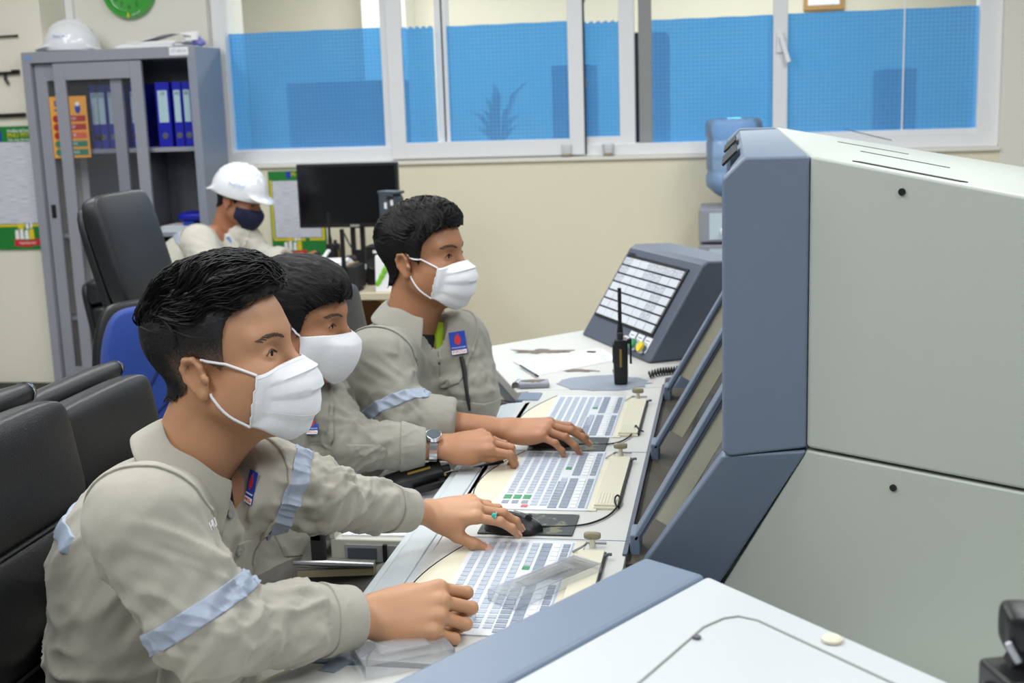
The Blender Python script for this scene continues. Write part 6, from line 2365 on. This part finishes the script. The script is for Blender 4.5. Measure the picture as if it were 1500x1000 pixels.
# ---- man 2, with the wrist watch
R2 = headR(-4, 3)
H2 = head_from_ear(410, 488, 2.58, R2)
m2 = dict(label='person in smooth white cloth mask with a steel watch, second from the camera', seed=2.0, lod=1.25, head=H2, Rh=R2, hs=1.0, hair=2, mask='cup', skin='skin_d', cloth='cloth2',
          neck=H2 + V3(-.080, 0, -.150), shR=atd(352, 640, 2.42), shL=atd(462, 592, 2.74), elR=V3(-1.02, 2.20, .70), elL=atd(512, 652, 2.68),
          wrR=V3(-1.0, 2.20, .575), wrL=at(652, 655, Z=.792), pelvis=V3(-.98, 2.40, .52), cuffL=0.80, cuffR=0.85, rcuffL=0.035, sleeveL=(.072, .052, .045, .036),
          handL=dict(dir=V3(0.95, 0.25, 0.05), up=(0.02, -0.45, 1), curl=((18, 52, 30), (24, 58, 32), (34, 60, 34), (40, 60, 34)), spread=(6, 1, -4, -9), thumb=(2, 8, 4), arm=0.14),
          handR=dict(dir=V3(0.9, 0.2, -0.35), curl=((20, 30, 20),) * 4, spread=(4, 0, -3, -7), thumb=(30, 22, 16), arm=0.12),
          kneeR=V3(-.62, 2.26, .56), kneeL=V3(-.56, 2.56, .56), ankR=V3(-.60, 2.26, .11), ankL=V3(-.56, 2.58, .11), footdir=(1, 0), shaded_legs=True,
          bands=(), jh=0.0065, bend=0.04)
person(m2)
logo_badge(m2['root'], m2['V'], m2['N'], 456, 620, 0.030, 0.046)

# ---- man 3, farthest of the three, sleeve pushed back
R3 = headR(-15, -4)
H3 = head_from_ear(593, 389, 3.02, R3)
m3 = dict(label='person with lime collar lining and rolled sleeve, farthest of three at the console', seed=3.0, lod=1.35, head=H3, Rh=R3, hs=1.0, hair=3, mask='pleat', skin='skin_d', cloth='cloth2', inner='shirt_dark',
          neck=H3 + V3(-.050, 0.004, -.160), shR=atd(552, 528, 2.84), shL=atd(672, 500, 3.16), elR=atd(586, 616, 2.80), elL=atd(690, 574, 3.12),
          wrR=at(742, 628, Z=.797), wrL=V3(-.640, 2.98, .735), pelvis=V3(-.88, 2.96, .53), cuffR=0.52, cuffL=0.85, rcuffR=0.050, rollR=True,
          handR=dict(dir=V3(0.97, 0.02, -0.03), up=(0.10, -0.20, 1), curl=((12, 18, 12), (12, 20, 14), (16, 26, 16), (20, 28, 18)), spread=(6, 1, -5, -11), thumb=(30, 24, 10), arm=0.20),
          handL=dict(dir=V3(0.1, -0.8, -0.45), curl=((30, 40, 24),) * 4, spread=(4, 0, -5, -9), thumb=(28, 26, 10), arm=0.12),
          kneeR=V3(-.52, 2.82, .56), kneeL=V3(-.52, 3.10, .56), ankR=V3(-.56, 2.84, .11), ankL=V3(-.56, 3.10, .11), footdir=(1, -.1),
          bands=(('R', 0.80, 0.0),), jh=0.0068, bend=0.02, open=42, vneck=0.13)
person(m3)
logo_badge(m3['root'], m3['V'], m3['N'], 672, 502, 0.040, 0.056, 0.12)
# lime lining and the pen strap on the chest
fwd, lat, sd = m3['axes']
lc = np.array(m3['neck'])
rows = []
for t_ in np.linspace(0, 1, 9):
    c_ = (lc + fwd * 0.072 + lat * 0.052 + sd * 0.020) * (1 - t_) + (lc + fwd * 0.128 - sd * 0.118 + lat * 0.006) * t_
    wd = 0.034 * (1 - 0.75 * t_)
    rows.append([c_ + lat * 0.006 + fwd * 0.002, c_ - lat * wd * 0.5 + fwd * 0.004, c_ - lat * wd - fwd * 0.010])
MB().loft(rows, closed=False, caps=False).build('lining', M['lime'], m3['root'], smooth=60, solid=0.003)
pts = []
for (x, y) in ((676, 522), (680, 545), (683, 565), (686, 585), (688, 598)):
    p, n = surf_at(m3['V'], m3['N'], x, y)
    pts.append(p + n * 0.006)
MB().tube(pts, [0.006, 0.007, 0.005, 0.005, 0.003], 6).build('pen_strap', M['black_m'], m3['root'])

# ---- man 4, bent over the back desk with a helmet
R4 = headR(-6, 20)
H4 = head_from_ear(333, 296, 5.5, R4)
m4 = dict(label='person in white helmet and navy mask bending over the back desk', seed=4.0, lod=1.9, head=H4, Rh=R4, hs=1.0, hair=4, mask='navy', skin='skin_far', cloth='cloth4',
          neck=H4 + V3(-.090, -0.005, -.170), shR=atd(290, 356, 5.28), shL=atd(352, 342, 5.62), elR=atd(318, 410, 5.20), elL=atd(386, 384, 5.62),
          wrR=atd(404, 396, 5.36), wrL=atd(426, 381, 5.52), pelvis=V3(-2.46, 5.16, .60), cuffR=0.88, cuffL=0.86,
          handR=dict(dir=V3(0.9, 0.35, 0.0), up=(0, -0.4, 1), curl=((20, 30, 20),) * 4, spread=(4, 0, -5, -9), thumb=(28, 16, 10), arm=0.12),
          handL=dict(dir=V3(0.96, -0.2, -0.05), up=(0, -0.3, 1), curl=((24, 34, 20),) * 4, spread=(4, 0, -5, -9), thumb=(28, 16, 10), arm=0.12),
          kneeR=V3(-2.14, 5.06, .55), kneeL=V3(-2.14, 5.34, .55), ankR=V3(-2.30, 5.06, .11), ankL=V3(-2.28, 5.34, .11), footdir=(1, 0),
          bands=(), back_band=True, jh=0.010, bend=0.05)
person(m4)
helmet(m4['root'], H4 + R4 @ V3(-0.004, 0, 0.052), R4 @ roty(-0.05), sc=0.90)
pts = []
for (x, y) in ((334, 345), (340, 358), (346, 372), (350, 382)):
    p, n = surf_at(m4['V'], m4['N'], x, y, 9)
    pts.append(p + n * 0.008)
MB().tube(pts, [0.008, 0.008, 0.009, 0.010], 6).build('lanyard', M['ink_blue'], m4['root'])

# wrist watch on man 2
el, wr = m2['elL'], m2['wrL']
ad = (wr - el) / np.linalg.norm(wr - el)
wc_ = wr - ad * 0.026
Rw_ = frame(ad, (0.02, -0.45, 1))
wt = thing('wrist_watch', 'steel wrist watch on the wrist beside the far mouse pad', 'watch', wc_)
for i in range(26):
    a = i * 2 * PI / 26
    c_ = wc_ + Rw_ @ np.array((0, math.cos(a) * 0.0345, math.sin(a) * 0.0275))
    Rl = Rw_ @ rotx(math.atan2(math.sin(a) / 0.0275, math.cos(a) / 0.0345))
    if i == 0:
        lk0 = MB().box((0, 0, 0), (0.017, 0.0036, 0.0072)).build('link', M['chrome'], wt, local=True, bevel=0.0008)
        o = lk0
    else:
        o = lk0.copy(); COL.objects.link(o); o.parent = wt
    o.matrix_local = Matrix.LocRotScale(Vector(c_ - wc_), Matrix(Rl.tolist()).to_quaternion(), None)
cc_ = wc_ + Rw_ @ np.array((0, 0, 0.030))
MB().cyl(cc_ - Rw_[:, 2] * 0.002, cc_ + Rw_[:, 2] * 0.007, 0.0185, 0.017, 24).build('case', M['chrome'], wt, bevel=0.001)
MB().cyl(cc_ + Rw_[:, 2] * 0.007, cc_ + Rw_[:, 2] * 0.0076, 0.0145, n=24).build('dial', M['slate'], wt)

# turquoise ring on man 1's hand, phone and paper in man 4's hands
t = thing('finger_ring', 'turquoise finger ring on the hand holding the nearer mouse', 'ring', rg)
MB().ball(rg + np.array((0, -0.006, 0.006)), (0.005, 0.004, 0.005), 10).build('stone', M['ring'], t)
Rr_ = frame(m1['RhandL'] @ np.array((0.95, -0.2, -0.3)))
MB().lathe([(0.0095, -0.0015), (0.0110, -0.0015), (0.0110, 0.0015), (0.0095, 0.0015), (0.0095, -0.0015)], rg, 20, Rr_ @ roty(PI / 2)).build('band', M['alu'], t)
ph = atd(452, 376, 5.42)
t = thing('mobile_phone', 'black and yellow handheld device held over the back desk', 'phone', ph)
MB().box(ph, (0.10, 0.055, 0.022), rotz(0.5) @ roty(-0.3)).build('body', M['black'], t, bevel=0.004)
MB().box(ph + (0.0, 0.0, 0.012), (0.07, 0.04, 0.004), rotz(0.5) @ roty(-0.3)).build('cover', mat('device_yellow', (170, 120, 40), 0.5), t, bevel=0.001)
pp_ = atd(474, 378, 5.4)
t = thing('paper_slip', 'white folded paper slip standing by the hands on the back desk', 'paper', pp_)
MB().box(pp_, (0.012, 0.03, 0.085), roty(0.65)).build('slip', M['white'], t, smooth=0)

# ================================================================== chairs


def pad_mesh(c, d, r, R=None):
    return rbox(c, d, r, 6, R)


def exec_chair(lab, cx, cy, top, yaw=0.0, width=0.47, bolster=True, lean=0.16, tall=0.0, color='leather', group='black leather chairs at the console'):
    """local frame: the sitter faces +x; origin on the floor under the seat"""
    t = thing('office_chair', lab, 'chair', (0, 0, 0), group)
    m = M[color]
    seat_z = 0.46
    pad_mesh((0.02, 0, seat_z - 0.05), (0.50, width + 0.02, 0.10), 0.035).build('seat', m, t, local=True, sub=1, smooth=180)
    Rl = roty(-lean)
    H_ = top - seat_z
    n = 3
    o = np.array((-0.245, 0, seat_z + 0.02))
    # three stacked cushions with stitched joints between
    frac = ((0.0, 0.34), (0.345, 0.66), (0.665, 1.0)) if not tall else ((0.0, 0.52), (0.525, 1.0))
    back = MB()
    for f0, f1 in frac:
        z0, z1 = f0 * H_, f1 * H_
        wd = width * (1.0 if f0 < .5 or not tall else 0.98)
        q = rbox((0, 0, (z0 + z1) / 2), (0.085, wd, (z1 - z0) + 0.010), 0.030, 6)
        back.add(np.array(q.V) @ Rl.T + o, q.F)
    bo = back.build('backrest', m, t, local=True, sub=2, smooth=180)
    for f0, f1 in frac[1:]:
        z0 = f0 * H_
        P = [np.array((0.036, y, z0)) @ Rl.T + o for y in np.linspace(-width / 2 + .03, width / 2 - .03, 7)]
        MB().tube(P, 0.0035, 6).build('piping', M['leather'], bo, local=True)
    q = rbox((-0.052, 0, H_ * 0.5), (0.045, width - 0.03, H_ * 0.96), 0.018, 5)
    MB().add(np.array(q.V) @ Rl.T + o, q.F).build('back_shell', M['leather'], t, local=True, sub=2, smooth=180)
    if bolster:
        P = [np.array((-0.058, y, H_ + 0.008)) @ Rl.T + o for y in np.linspace(-width / 2 + 0.02, width / 2 + 0.015, 8)]
        MB().tube(P, [0.018, 0.023, 0.026, 0.026, 0.026, 0.026, 0.023, 0.018], 14).build('top_roll', m, t, local=True, smooth=60)
        for i, s_ in ((-1, 1), (0, -1)):
            e = P[i]
            MB().tube([e, e + np.array((0, s_ * 0.012, 0)), e + np.array((0, s_ * 0.020, 0))], [0.0205, 0.018, 0.010], 12).build('roll_cap', M['chrome'], t, local=True, smooth=60)
    for s_ in (-1, 1):
        y = s_ * (width / 2 + 0.045)
        a = MB().tube([(-0.20, y, seat_z + 0.20), (0.05, y, seat_z + 0.215), (0.17, y, seat_z + 0.19)], [0.022, 0.026, 0.020], 10)
        ar = a.build('armrest', M['black'], t, local=True, smooth=60)
        MB().tube([(0.15, y, seat_z + 0.195), (0.13, y, seat_z + 0.06), (0.05, y * 0.92, seat_z - 0.06)], 0.012, 8).build('arm_post', M['chrome'], ar, local=True)
    MB().cyl((0, 0, 0.09), (0, 0, seat_z - 0.09), 0.028).build('column', M['chrome'], t, local=True)
    for k in range(5):
        a = k * 2 * PI / 5 + 0.3
        lg = MB().tube([(0.03 * math.cos(a), 0.03 * math.sin(a), 0.10), (0.29 * math.cos(a), 0.29 * math.sin(a), 0.065)], [0.026, 0.016], 8).build('leg', M['black'], t, local=True)
        c_ = np.array((0.29 * math.cos(a), 0.29 * math.sin(a), 0.028))
        MB().cyl(c_ + (-math.sin(a) * .015, math.cos(a) * .015, 0), c_ - (-math.sin(a) * .015, math.cos(a) * .015, 0), 0.028, n=14).build('castor', M['black_m'], lg, local=True)
    t.location = (cx, cy, 0)
    t.rotation_euler.z = yaw
    return t


# origin placed so that the front of the backrest top meets the measured corner
exec_chair('black leather chair of the nearest operator, at the left edge', -0.815, 1.70, 1.035, 0.0)
exec_chair('black leather chair of the second operator, white scratch on its top edge', -0.925, 2.235, 0.965, 0.0, width=0.42)
exec_chair('black leather chair behind the farthest operator', -0.715, 3.10, 1.025, 0.0, width=0.46)
exec_chair('tall black leather chair leaning before the steel cabinet', -1.60, 3.95, 1.255, -0.02, width=0.40, bolster=False, lean=0.26, tall=0.3, group='loose chairs behind the operators')

exec_chair('low black chair under the person wearing the white helmet', -2.42, 5.18, 0.80, 0.0, width=0.42, bolster=False, group='loose chairs behind the operators')

# blue fabric task chair
t = thing('office_chair', 'blue fabric task chair with chrome bar, behind the nearest head', 'chair', (0, 0, 0), 'loose chairs behind the operators')
Rl = roty(-0.10)
o = np.array((-0.20, 0, 0.44))
q = rbox((0, 0, 0.265), (0.06, 0.42, 0.52), 0.05, 7)
Vq = np.array(q.V)
Vq[:, 1] *= 1 - 0.22 * np.clip((Vq[:, 2] - 0.30) / 0.22, 0, 1) ** 2
q.V = [tuple(v) for v in Vq @ Rl.T + o]
bb = q.build('backrest', M['bluefab'], t, local=True, sub=2, smooth=180)
for s_ in (-1, 1):
    for k in range(3):
        P = [np.array((0.031, s_ * (0.03 + 0.13 * u), 0.28 - 0.065 * k + 0.09 * (1 - u) ** 2 * (1 if k == 0 else .3) - 0.05 * u)) @ Rl.T + o for u in np.linspace(0, 1, 7)]
        MB().tube(P, 0.004, 6).build('stitch_groove', mat('blue_shadow', (16, 34, 88), 0.9), bb, local=True)
q = rbox((-0.032, 0, 0.265), (0.04, 0.45, 0.555), 0.03, 7)
Vq = np.array(q.V)
Vq[:, 1] *= 1 - 0.22 * np.clip((Vq[:, 2] - 0.30) / 0.24, 0, 1) ** 2
q.V = [tuple(v) for v in Vq @ Rl.T + o]
q.build('back_shell', M['black'], t, local=True, sub=2, smooth=180)
pad_mesh((0.03, 0, 0.41), (0.46, 0.46, 0.09), 0.04).build('seat', M['bluefab'], t, local=True, sub=1, smooth=180)
for s_ in (-1, 1):
    MB().tube([(-0.16, s_ * 0.27, 0.38), (-0.20, s_ * 0.27, 0.62), (-0.14, s_ * 0.27, 0.70), (0.10, s_ * 0.27, 0.70)], 0.013, 10).build('arm_bar', M['chrome'], t, local=True)
MB().cyl((0, 0, 0.09), (0, 0, 0.37), 0.026).build('column', M['chrome'], t, local=True)
for k in range(5):
    a = k * 2 * PI / 5
    lg = MB().tube([(0.03 * math.cos(a), 0.03 * math.sin(a), 0.10), (0.28 * math.cos(a), 0.28 * math.sin(a), 0.065)], [0.024, 0.015], 8).build('leg', M['black'], t, local=True)
    c_ = np.array((0.28 * math.cos(a), 0.28 * math.sin(a), 0.028))
    MB().cyl(c_ + (-math.sin(a) * .015, math.cos(a) * .015, 0), c_ - (-math.sin(a) * .015, math.cos(a) * .015, 0), 0.028, n=14).build('castor', M['black_m'], lg, local=True)
t.location = (-1.47, 3.27, 0)
t.rotation_euler.z = -0.75

# notebook on the second operator's lap and a steel lever in front of it
nb0 = at(438, 836, Z=0.628)
t = thing('notebook', 'beige notebook with a steel edge lying on the second operator\'s lap', 'notebook', nb0)
q0, q1 = at(436, 846, Z=0.628), at(548, 842, Z=0.628)
d_ = (q1 - q0); L_ = np.linalg.norm(d_[:2])
e_ = np.array((-d_[1], d_[0], 0)) / L_
MB().prism([q0, q1, q1 + e_ * 0.16, q0 + e_ * 0.16], (0, 0, 0.014)).build('pages', mat('manila', (168, 158, 128), 0.7), t, smooth=0)
MB().prism([q0 + (0, 0, .014), q1 + (0, 0, .014), q1 + e_ * 0.16 + (0, 0, .014), q0 + e_ * 0.16 + (0, 0, .014)], (0, 0, 0.003)).build('cover', M['trouser'], t, smooth=0)
MB().tube([q0 + (-0.01, 0.01, 0.026), q0 + d_ * .4 + (0, 0, 0.026), q1 + (0, 0, 0.020)], [0.004, 0.007, 0.005], 8).build('steel_edge', M['alu'], t)

# helmet on the cabinet
hp = at(106, 76, Y=CY0 + 0.14)
hp[2] = CZ + 0.026
ht = thing('hard_hat', 'white hard hat resting on top of the steel cabinet', 'helmet', hp)
helmet(ht, hp + (0, 0, 0.008), rotz(PI + 0.35), strap=False, sc=0.98)
p = hp + np.array((-0.115, -0.065, 0.03))
MB().box(p, (0.012, 0.004, 0.02), rotz(0.5)).build('emblem', mat('violet_logo', (110, 70, 160), 0.4), ht)

# ================================================================== desk by the window wall
BZ = 0.755
t = thing('back_desk', 'pale wooden desk under the window crowded with equipment', 'desk', (-1.5, 5.2, 0))
MB().span((-2.12, 4.95, BZ - 0.03), (-1.38, 6.0, BZ)).build('desktop', mat('desk_birch', (206, 194, 168), 0.45), t, bevel=0.003)
MB().span((-2.03, 5.0, 0), (-1.99, 5.98, BZ - 0.03)).build('side_panel', M['wood'], t, smooth=0)
MB().span((-1.44, 5.0, 0), (-1.40, 5.98, BZ - 0.03)).build('side_panel', M['wood'], t, smooth=0)
MB().span((-1.99, 5.90, 0.2), (-1.44, 5.93, BZ - 0.03)).build('back_panel', M['wood'], t, smooth=0)

# monitor
my = 5.62
m0, m1_ = at(433, 241, Y=my), at(582, 332, Y=my)
mx0, mx1, mzt, mzb = m0[0], m1_[0] + 0.012, m0[2], m1_[2]
mcx = (mx0 + mx1) / 2
t = thing('computer_monitor', 'black flat computer monitor on the back desk', 'monitor', (mcx, my, BZ))
MB().span((mx0, my, mzb), (mx1, my + 0.035, mzt)).build('casing', M['black'], t, bevel=0.005)
MB().span((mx0 + 0.013, my - 0.002, mzb + 0.022), (mx1 - 0.013, my + 0.001, mzt - 0.013)).build('screen', M['screen'], t, smooth=0)
c0 = at(520, 330, Y=my)[0]
MB().span((c0 - 0.022, my - 0.003, mzb + 0.003), (c0 + 0.022, my, mzb + 0.014)).build('label_plate', M['grey_pl'], t, smooth=0)
for k, (xa, xb, za, zb_) in enumerate(((-0.034, -0.012, 0, 1), (0.012, 0.034, 0, 1), (-0.013, 0.013, 0.0, 0.34), (-0.013, 0.013, 0.74, 1.0))):
    z0 = BZ + 0.01
    MB().span((c0 + xa, my + 0.03, z0 + (mzb + 0.06 - z0) * za), (c0 + xb, my + 0.045, z0 + (mzb + 0.06 - z0) * zb_)).build('stand_column', M['black'], t, smooth=0)
MB().box((c0, my - 0.01, BZ + 0.007), (0.26, 0.18, 0.014)).build('stand_base', M['black'], t, bevel=0.006)
# second device, its back to us
dp = at(573, 290, Y=5.2)
t = thing('desk_scanner', 'grey box-shaped device with white stickers beside the black monitor', 'device', (dp[0], dp[1], BZ))
Rd = rotz(-0.5)
MB().box(dp + (0, 0, 0.025), (0.105, 0.06, 0.012), Rd).build('lid', M['slate'], t, bevel=0.003)
MB().prism([dp + Rd @ np.array(q) for q in ((-.045, -.03, -.09), (.045, -.03, -.09), (.045, -.03, .0), (.03, -.03, .02), (-.045, -.03, .02))], Rd @ np.array((0, 0.06, 0))).build('body', M['slate'], t, bevel=0.003)
MB().box(dp + Rd @ np.array((0.025, -0.032, 0.004)), (0.035, 0.006, 0.014), Rd).build('slot', M['hole'], t)
MB().box(dp + Rd @ np.array((-0.005, -0.031, -0.03)), (0.014, 0.003, 0.026), Rd).build('sticker', M['white'], t)
MB().box(dp + Rd @ np.array((0.032, -0.031, -0.015)), (0.014, 0.003, 0.026), Rd).build('sticker', M['white'], t)
MB().cyl((dp[0], dp[1], BZ), (dp[0], dp[1], dp[2] - 0.085), 0.018).build('stand', M['black'], t)
MB().cyl((dp[0], dp[1], BZ), (dp[0], dp[1], BZ + 0.012), 0.08, n=28).build('foot', M['black'], t)

# cables hanging behind the monitor
for k, (pts_, lab) in enumerate((([(528, 345), (532, 362), (540, 372), (548, 368)], 'black cable hanging below the monitor, right of its stand'),
                                 ([(503, 340), (508, 350), (512, 358), (516, 364)], 'black cable hanging below the monitor, left of its stand'))):
    P = [at(x, y, Y=my + 0.06 - 0.01 * i) for i, (x, y) in enumerate(pts_)]
    tag(MB().tube(P, 0.004, 6).build('hanging_cable', M['black'], smooth=60), lab, 'cable')

# charging radio left of the stand
rp = at(490, 392, Y=5.25); rp[2] = BZ + 0.03
t = thing('radio_charger', 'black radio charger cradle on the back desk', 'charger', rp)
MB().box(rp + (0, 0, -0.008), (0.08, 0.07, 0.044)).build('cradle', M['black'], t, bevel=0.006)
radio('black handheld radio upright in the charger on the back desk', rp + (0, 0.0, 0.016), rotz(1.2))
# desk telephone with handset
tp = at(530, 385, Y=5.30); tp[2] = BZ
t = thing('desk_telephone', 'black desk telephone below the monitor', 'telephone', tp)
MB().prism([tp + np.array(q) for q in ((-.09, -.08, 0), (.09, -.08, 0), (.09, -.08, .03), (-.09, -.08, .03))], (0, 0.17, 0.03)).build('base', M['black'], t, bevel=0.006)
MB().box(tp + (0.02, -0.01, 0.062), (0.09, 0.05, 0.01), rotx(0.3)).build('display', M['grey_pl'], t, bevel=0.002)
for i in range(3):
    for j in range(4):
        MB().box(tp + np.array((0.0 + 0.022 * i, -0.075 + 0.016 * j, 0.036 + 0.004 * j)), (0.013, 0.010, 0.006)).build('button', M['black_m'], t)
hA, hB = tp + (-0.075, -0.07, 0.075), tp + (-0.065, 0.07, 0.09)
MB().tube([hA + (0, 0, -0.025), hA, hA * .7 + hB * .3 + (0, 0, 0.012), hA * .3 + hB * .7 + (0, 0, 0.012), hB, hB + (0, 0, -0.025)], [0.022, 0.02, 0.014, 0.014, 0.02, 0.022], 10).build('handset', M['black'], t, smooth=60)
# black box speaker
sp_ = at(552, 395, Y=5.2); sp_[2] = BZ
t = thing('desk_speaker', 'small black box speaker on the back desk behind the farthest head', 'speaker', sp_)
MB().box(sp_ + (0, 0, 0.085), (0.07, 0.08, 0.17)).build('cabinet', M['black'], t, bevel=0.006)
MB().lathe([(0.0005, 0.0), (0.026, 0.003), (0.030, 0.006), (0.030, 0.0), (0.0005, -0.002)], sp_ + (0, -0.041, 0.10), 20, rotx(PI / 2)).build('cone', M['black_m'], t)
MB().box(sp_ + (0.01, -0.041, 0.145), (0.024, 0.002, 0.012)).build('sticker', M['white'], t)
# keyboard-ish clutter
kp = at(585, 372, Y=5.5); kp[2] = BZ
t = thing('computer_keyboard', 'black computer keyboard on the back desk under the monitor', 'keyboard', (-1.42, 5.42, BZ))
MB().box((-1.60, 5.36, BZ + 0.012), (0.20, 0.13, 0.02)).build('tray', M['black'], t, bevel=0.004)
for i in range(10):
    for j in range(4):
        MB().box((-1.69 + 0.02 * i, 5.315 + 0.03 * j, BZ + 0.026), (0.016, 0.022, 0.008)).build('key', M['black_m'], t)
# wooden desk organiser with papers and black upright
op_ = at(492, 400, Y=4.98)
t = thing('desk_organiser', 'wooden desk organiser with papers on top, behind the second head', 'organiser', (op_[0], 4.98, BZ))
ox = op_[0]
MB().span((ox - 0.12, 4.97, BZ), (ox + 0.035, 4.985, BZ + 0.10)).build('front_board', M['wood'], t, smooth=0)
MB().span((ox + 0.022, 4.97, BZ), (ox + 0.035, 5.2, BZ + 0.10)).build('side_board', M['wood'], t, smooth=0)
MB().span((ox - 0.12, 4.97, BZ), (ox - 0.107, 5.2, BZ + 0.10)).build('side_board', M['wood'], t, smooth=0)
MB().span((ox - 0.12, 4.97, BZ), (ox + 0.035, 5.2, BZ + 0.01)).build('bottom_board', M['wood'], t, smooth=0)
t2 = thing('paper_stack', 'small stack of white papers on the wooden desk organiser', 'papers', (ox - 0.04, 5.05, BZ + 0.1))
for k in range(4):
    MB().box((ox - 0.045, 5.08, BZ + 0.104 + 0.005 * k), (0.13, 0.16, 0.004), rotz(0.1 * k - 0.1)).build('sheet', M['paper'], t2, smooth=0)
fa = at(504, 425, Y=4.93)
t = thing('document_stand', 'thin black upright document stand between second and third heads', 'stand', (fa[0], 4.93, BZ))
ftop = at(499, 336, Y=4.93)
MB().span((fa[0] - 0.010, 4.945, BZ), (fa[0] + 0.006, 4.96, ftop[2])).build('upright', M['black'], t, bevel=0.002)
MB().span((fa[0] - 0.05, 4.955, BZ), (fa[0] + 0.05, 5.05, BZ + 0.008)).build('foot', M['black'], t)
for k in range(3):
    MB().span((fa[0] + 0.006, 4.955, BZ + 0.01), (fa[0] + 0.016 + 0.014 * k, 5.10, BZ + 0.13 - 0.012 * k)).build('divider', M['black_m'], t, smooth=0) if k == 2 else None
# green and white packet
gp = at(568, 405, Y=4.99)
t = thing('packet', 'green and white packet standing beside the farthest head', 'packet', (gp[0], 4.99, BZ))
MB().prism([(gp[0] - 0.05, 4.97, BZ), (gp[0] + 0.03, 4.97, BZ), (gp[0] + 0.02, 4.985, BZ + 0.15), (gp[0] - 0.05, 4.985, BZ + 0.15)], (0, 0.05, 0)).build('bag', M['white'], t, smooth=0, bevel=0.004)
for k in range(4):
    a = 0.5 + 0.4 * k
    MB().ball((gp[0] - 0.035 + 0.014 * k, 4.974, BZ + 0.04 + 0.025 * k), (0.012, 0.004, 0.022), 8, roty(0.5)).build('leaf_print', mat('leaf_print', (130, 200, 50), 0.5), t)
# pens in front of the notice board
pp_ = at(381, 372, Y=5.3)
t = thing('pen', 'orange pencil standing on the back desk before the notice board', 'pen', pp_)
MB().cyl((pp_[0], 5.3, BZ + 0.02), (pp_[0] - 0.03, 5.3, BZ + 0.17), 0.005, n=8).build('barrel', M['orange'], t)
MB().cyl((pp_[0] - 0.030, 5.3, BZ + 0.17), (pp_[0] - 0.033, 5.3, BZ + 0.19), 0.005, 0.001, 8).build('tip', M['wood'], t)
MB().lathe([(0.0005, 0), (0.03, 0), (0.032, 0.10), (0.029, 0.10), (0.027, 0.01), (0.0005, 0.01)], (pp_[0] - 0.005, 5.3, BZ), 18).build('holder', M['clear'], t)
# beige box on the floor by the cabinet
bp_ = at(103, 597, Z=0.0)
t = thing('carton', 'small beige carton on the floor before the cabinet', 'box', bp_)
MB().box(bp_ + (0.03, 0.0, 0.03), (0.10, 0.08, 0.06), rotz(0.3)).build('box', mat('carton', (198, 184, 150), 0.8), t, bevel=0.004)
MB().box(bp_ + (0.03, -0.02, 0.063), (0.104, 0.035, 0.004), rotz(0.3) @ rotx(0.15)).build('flap', mat('carton_flap', (190, 176, 140), 0.8), t)
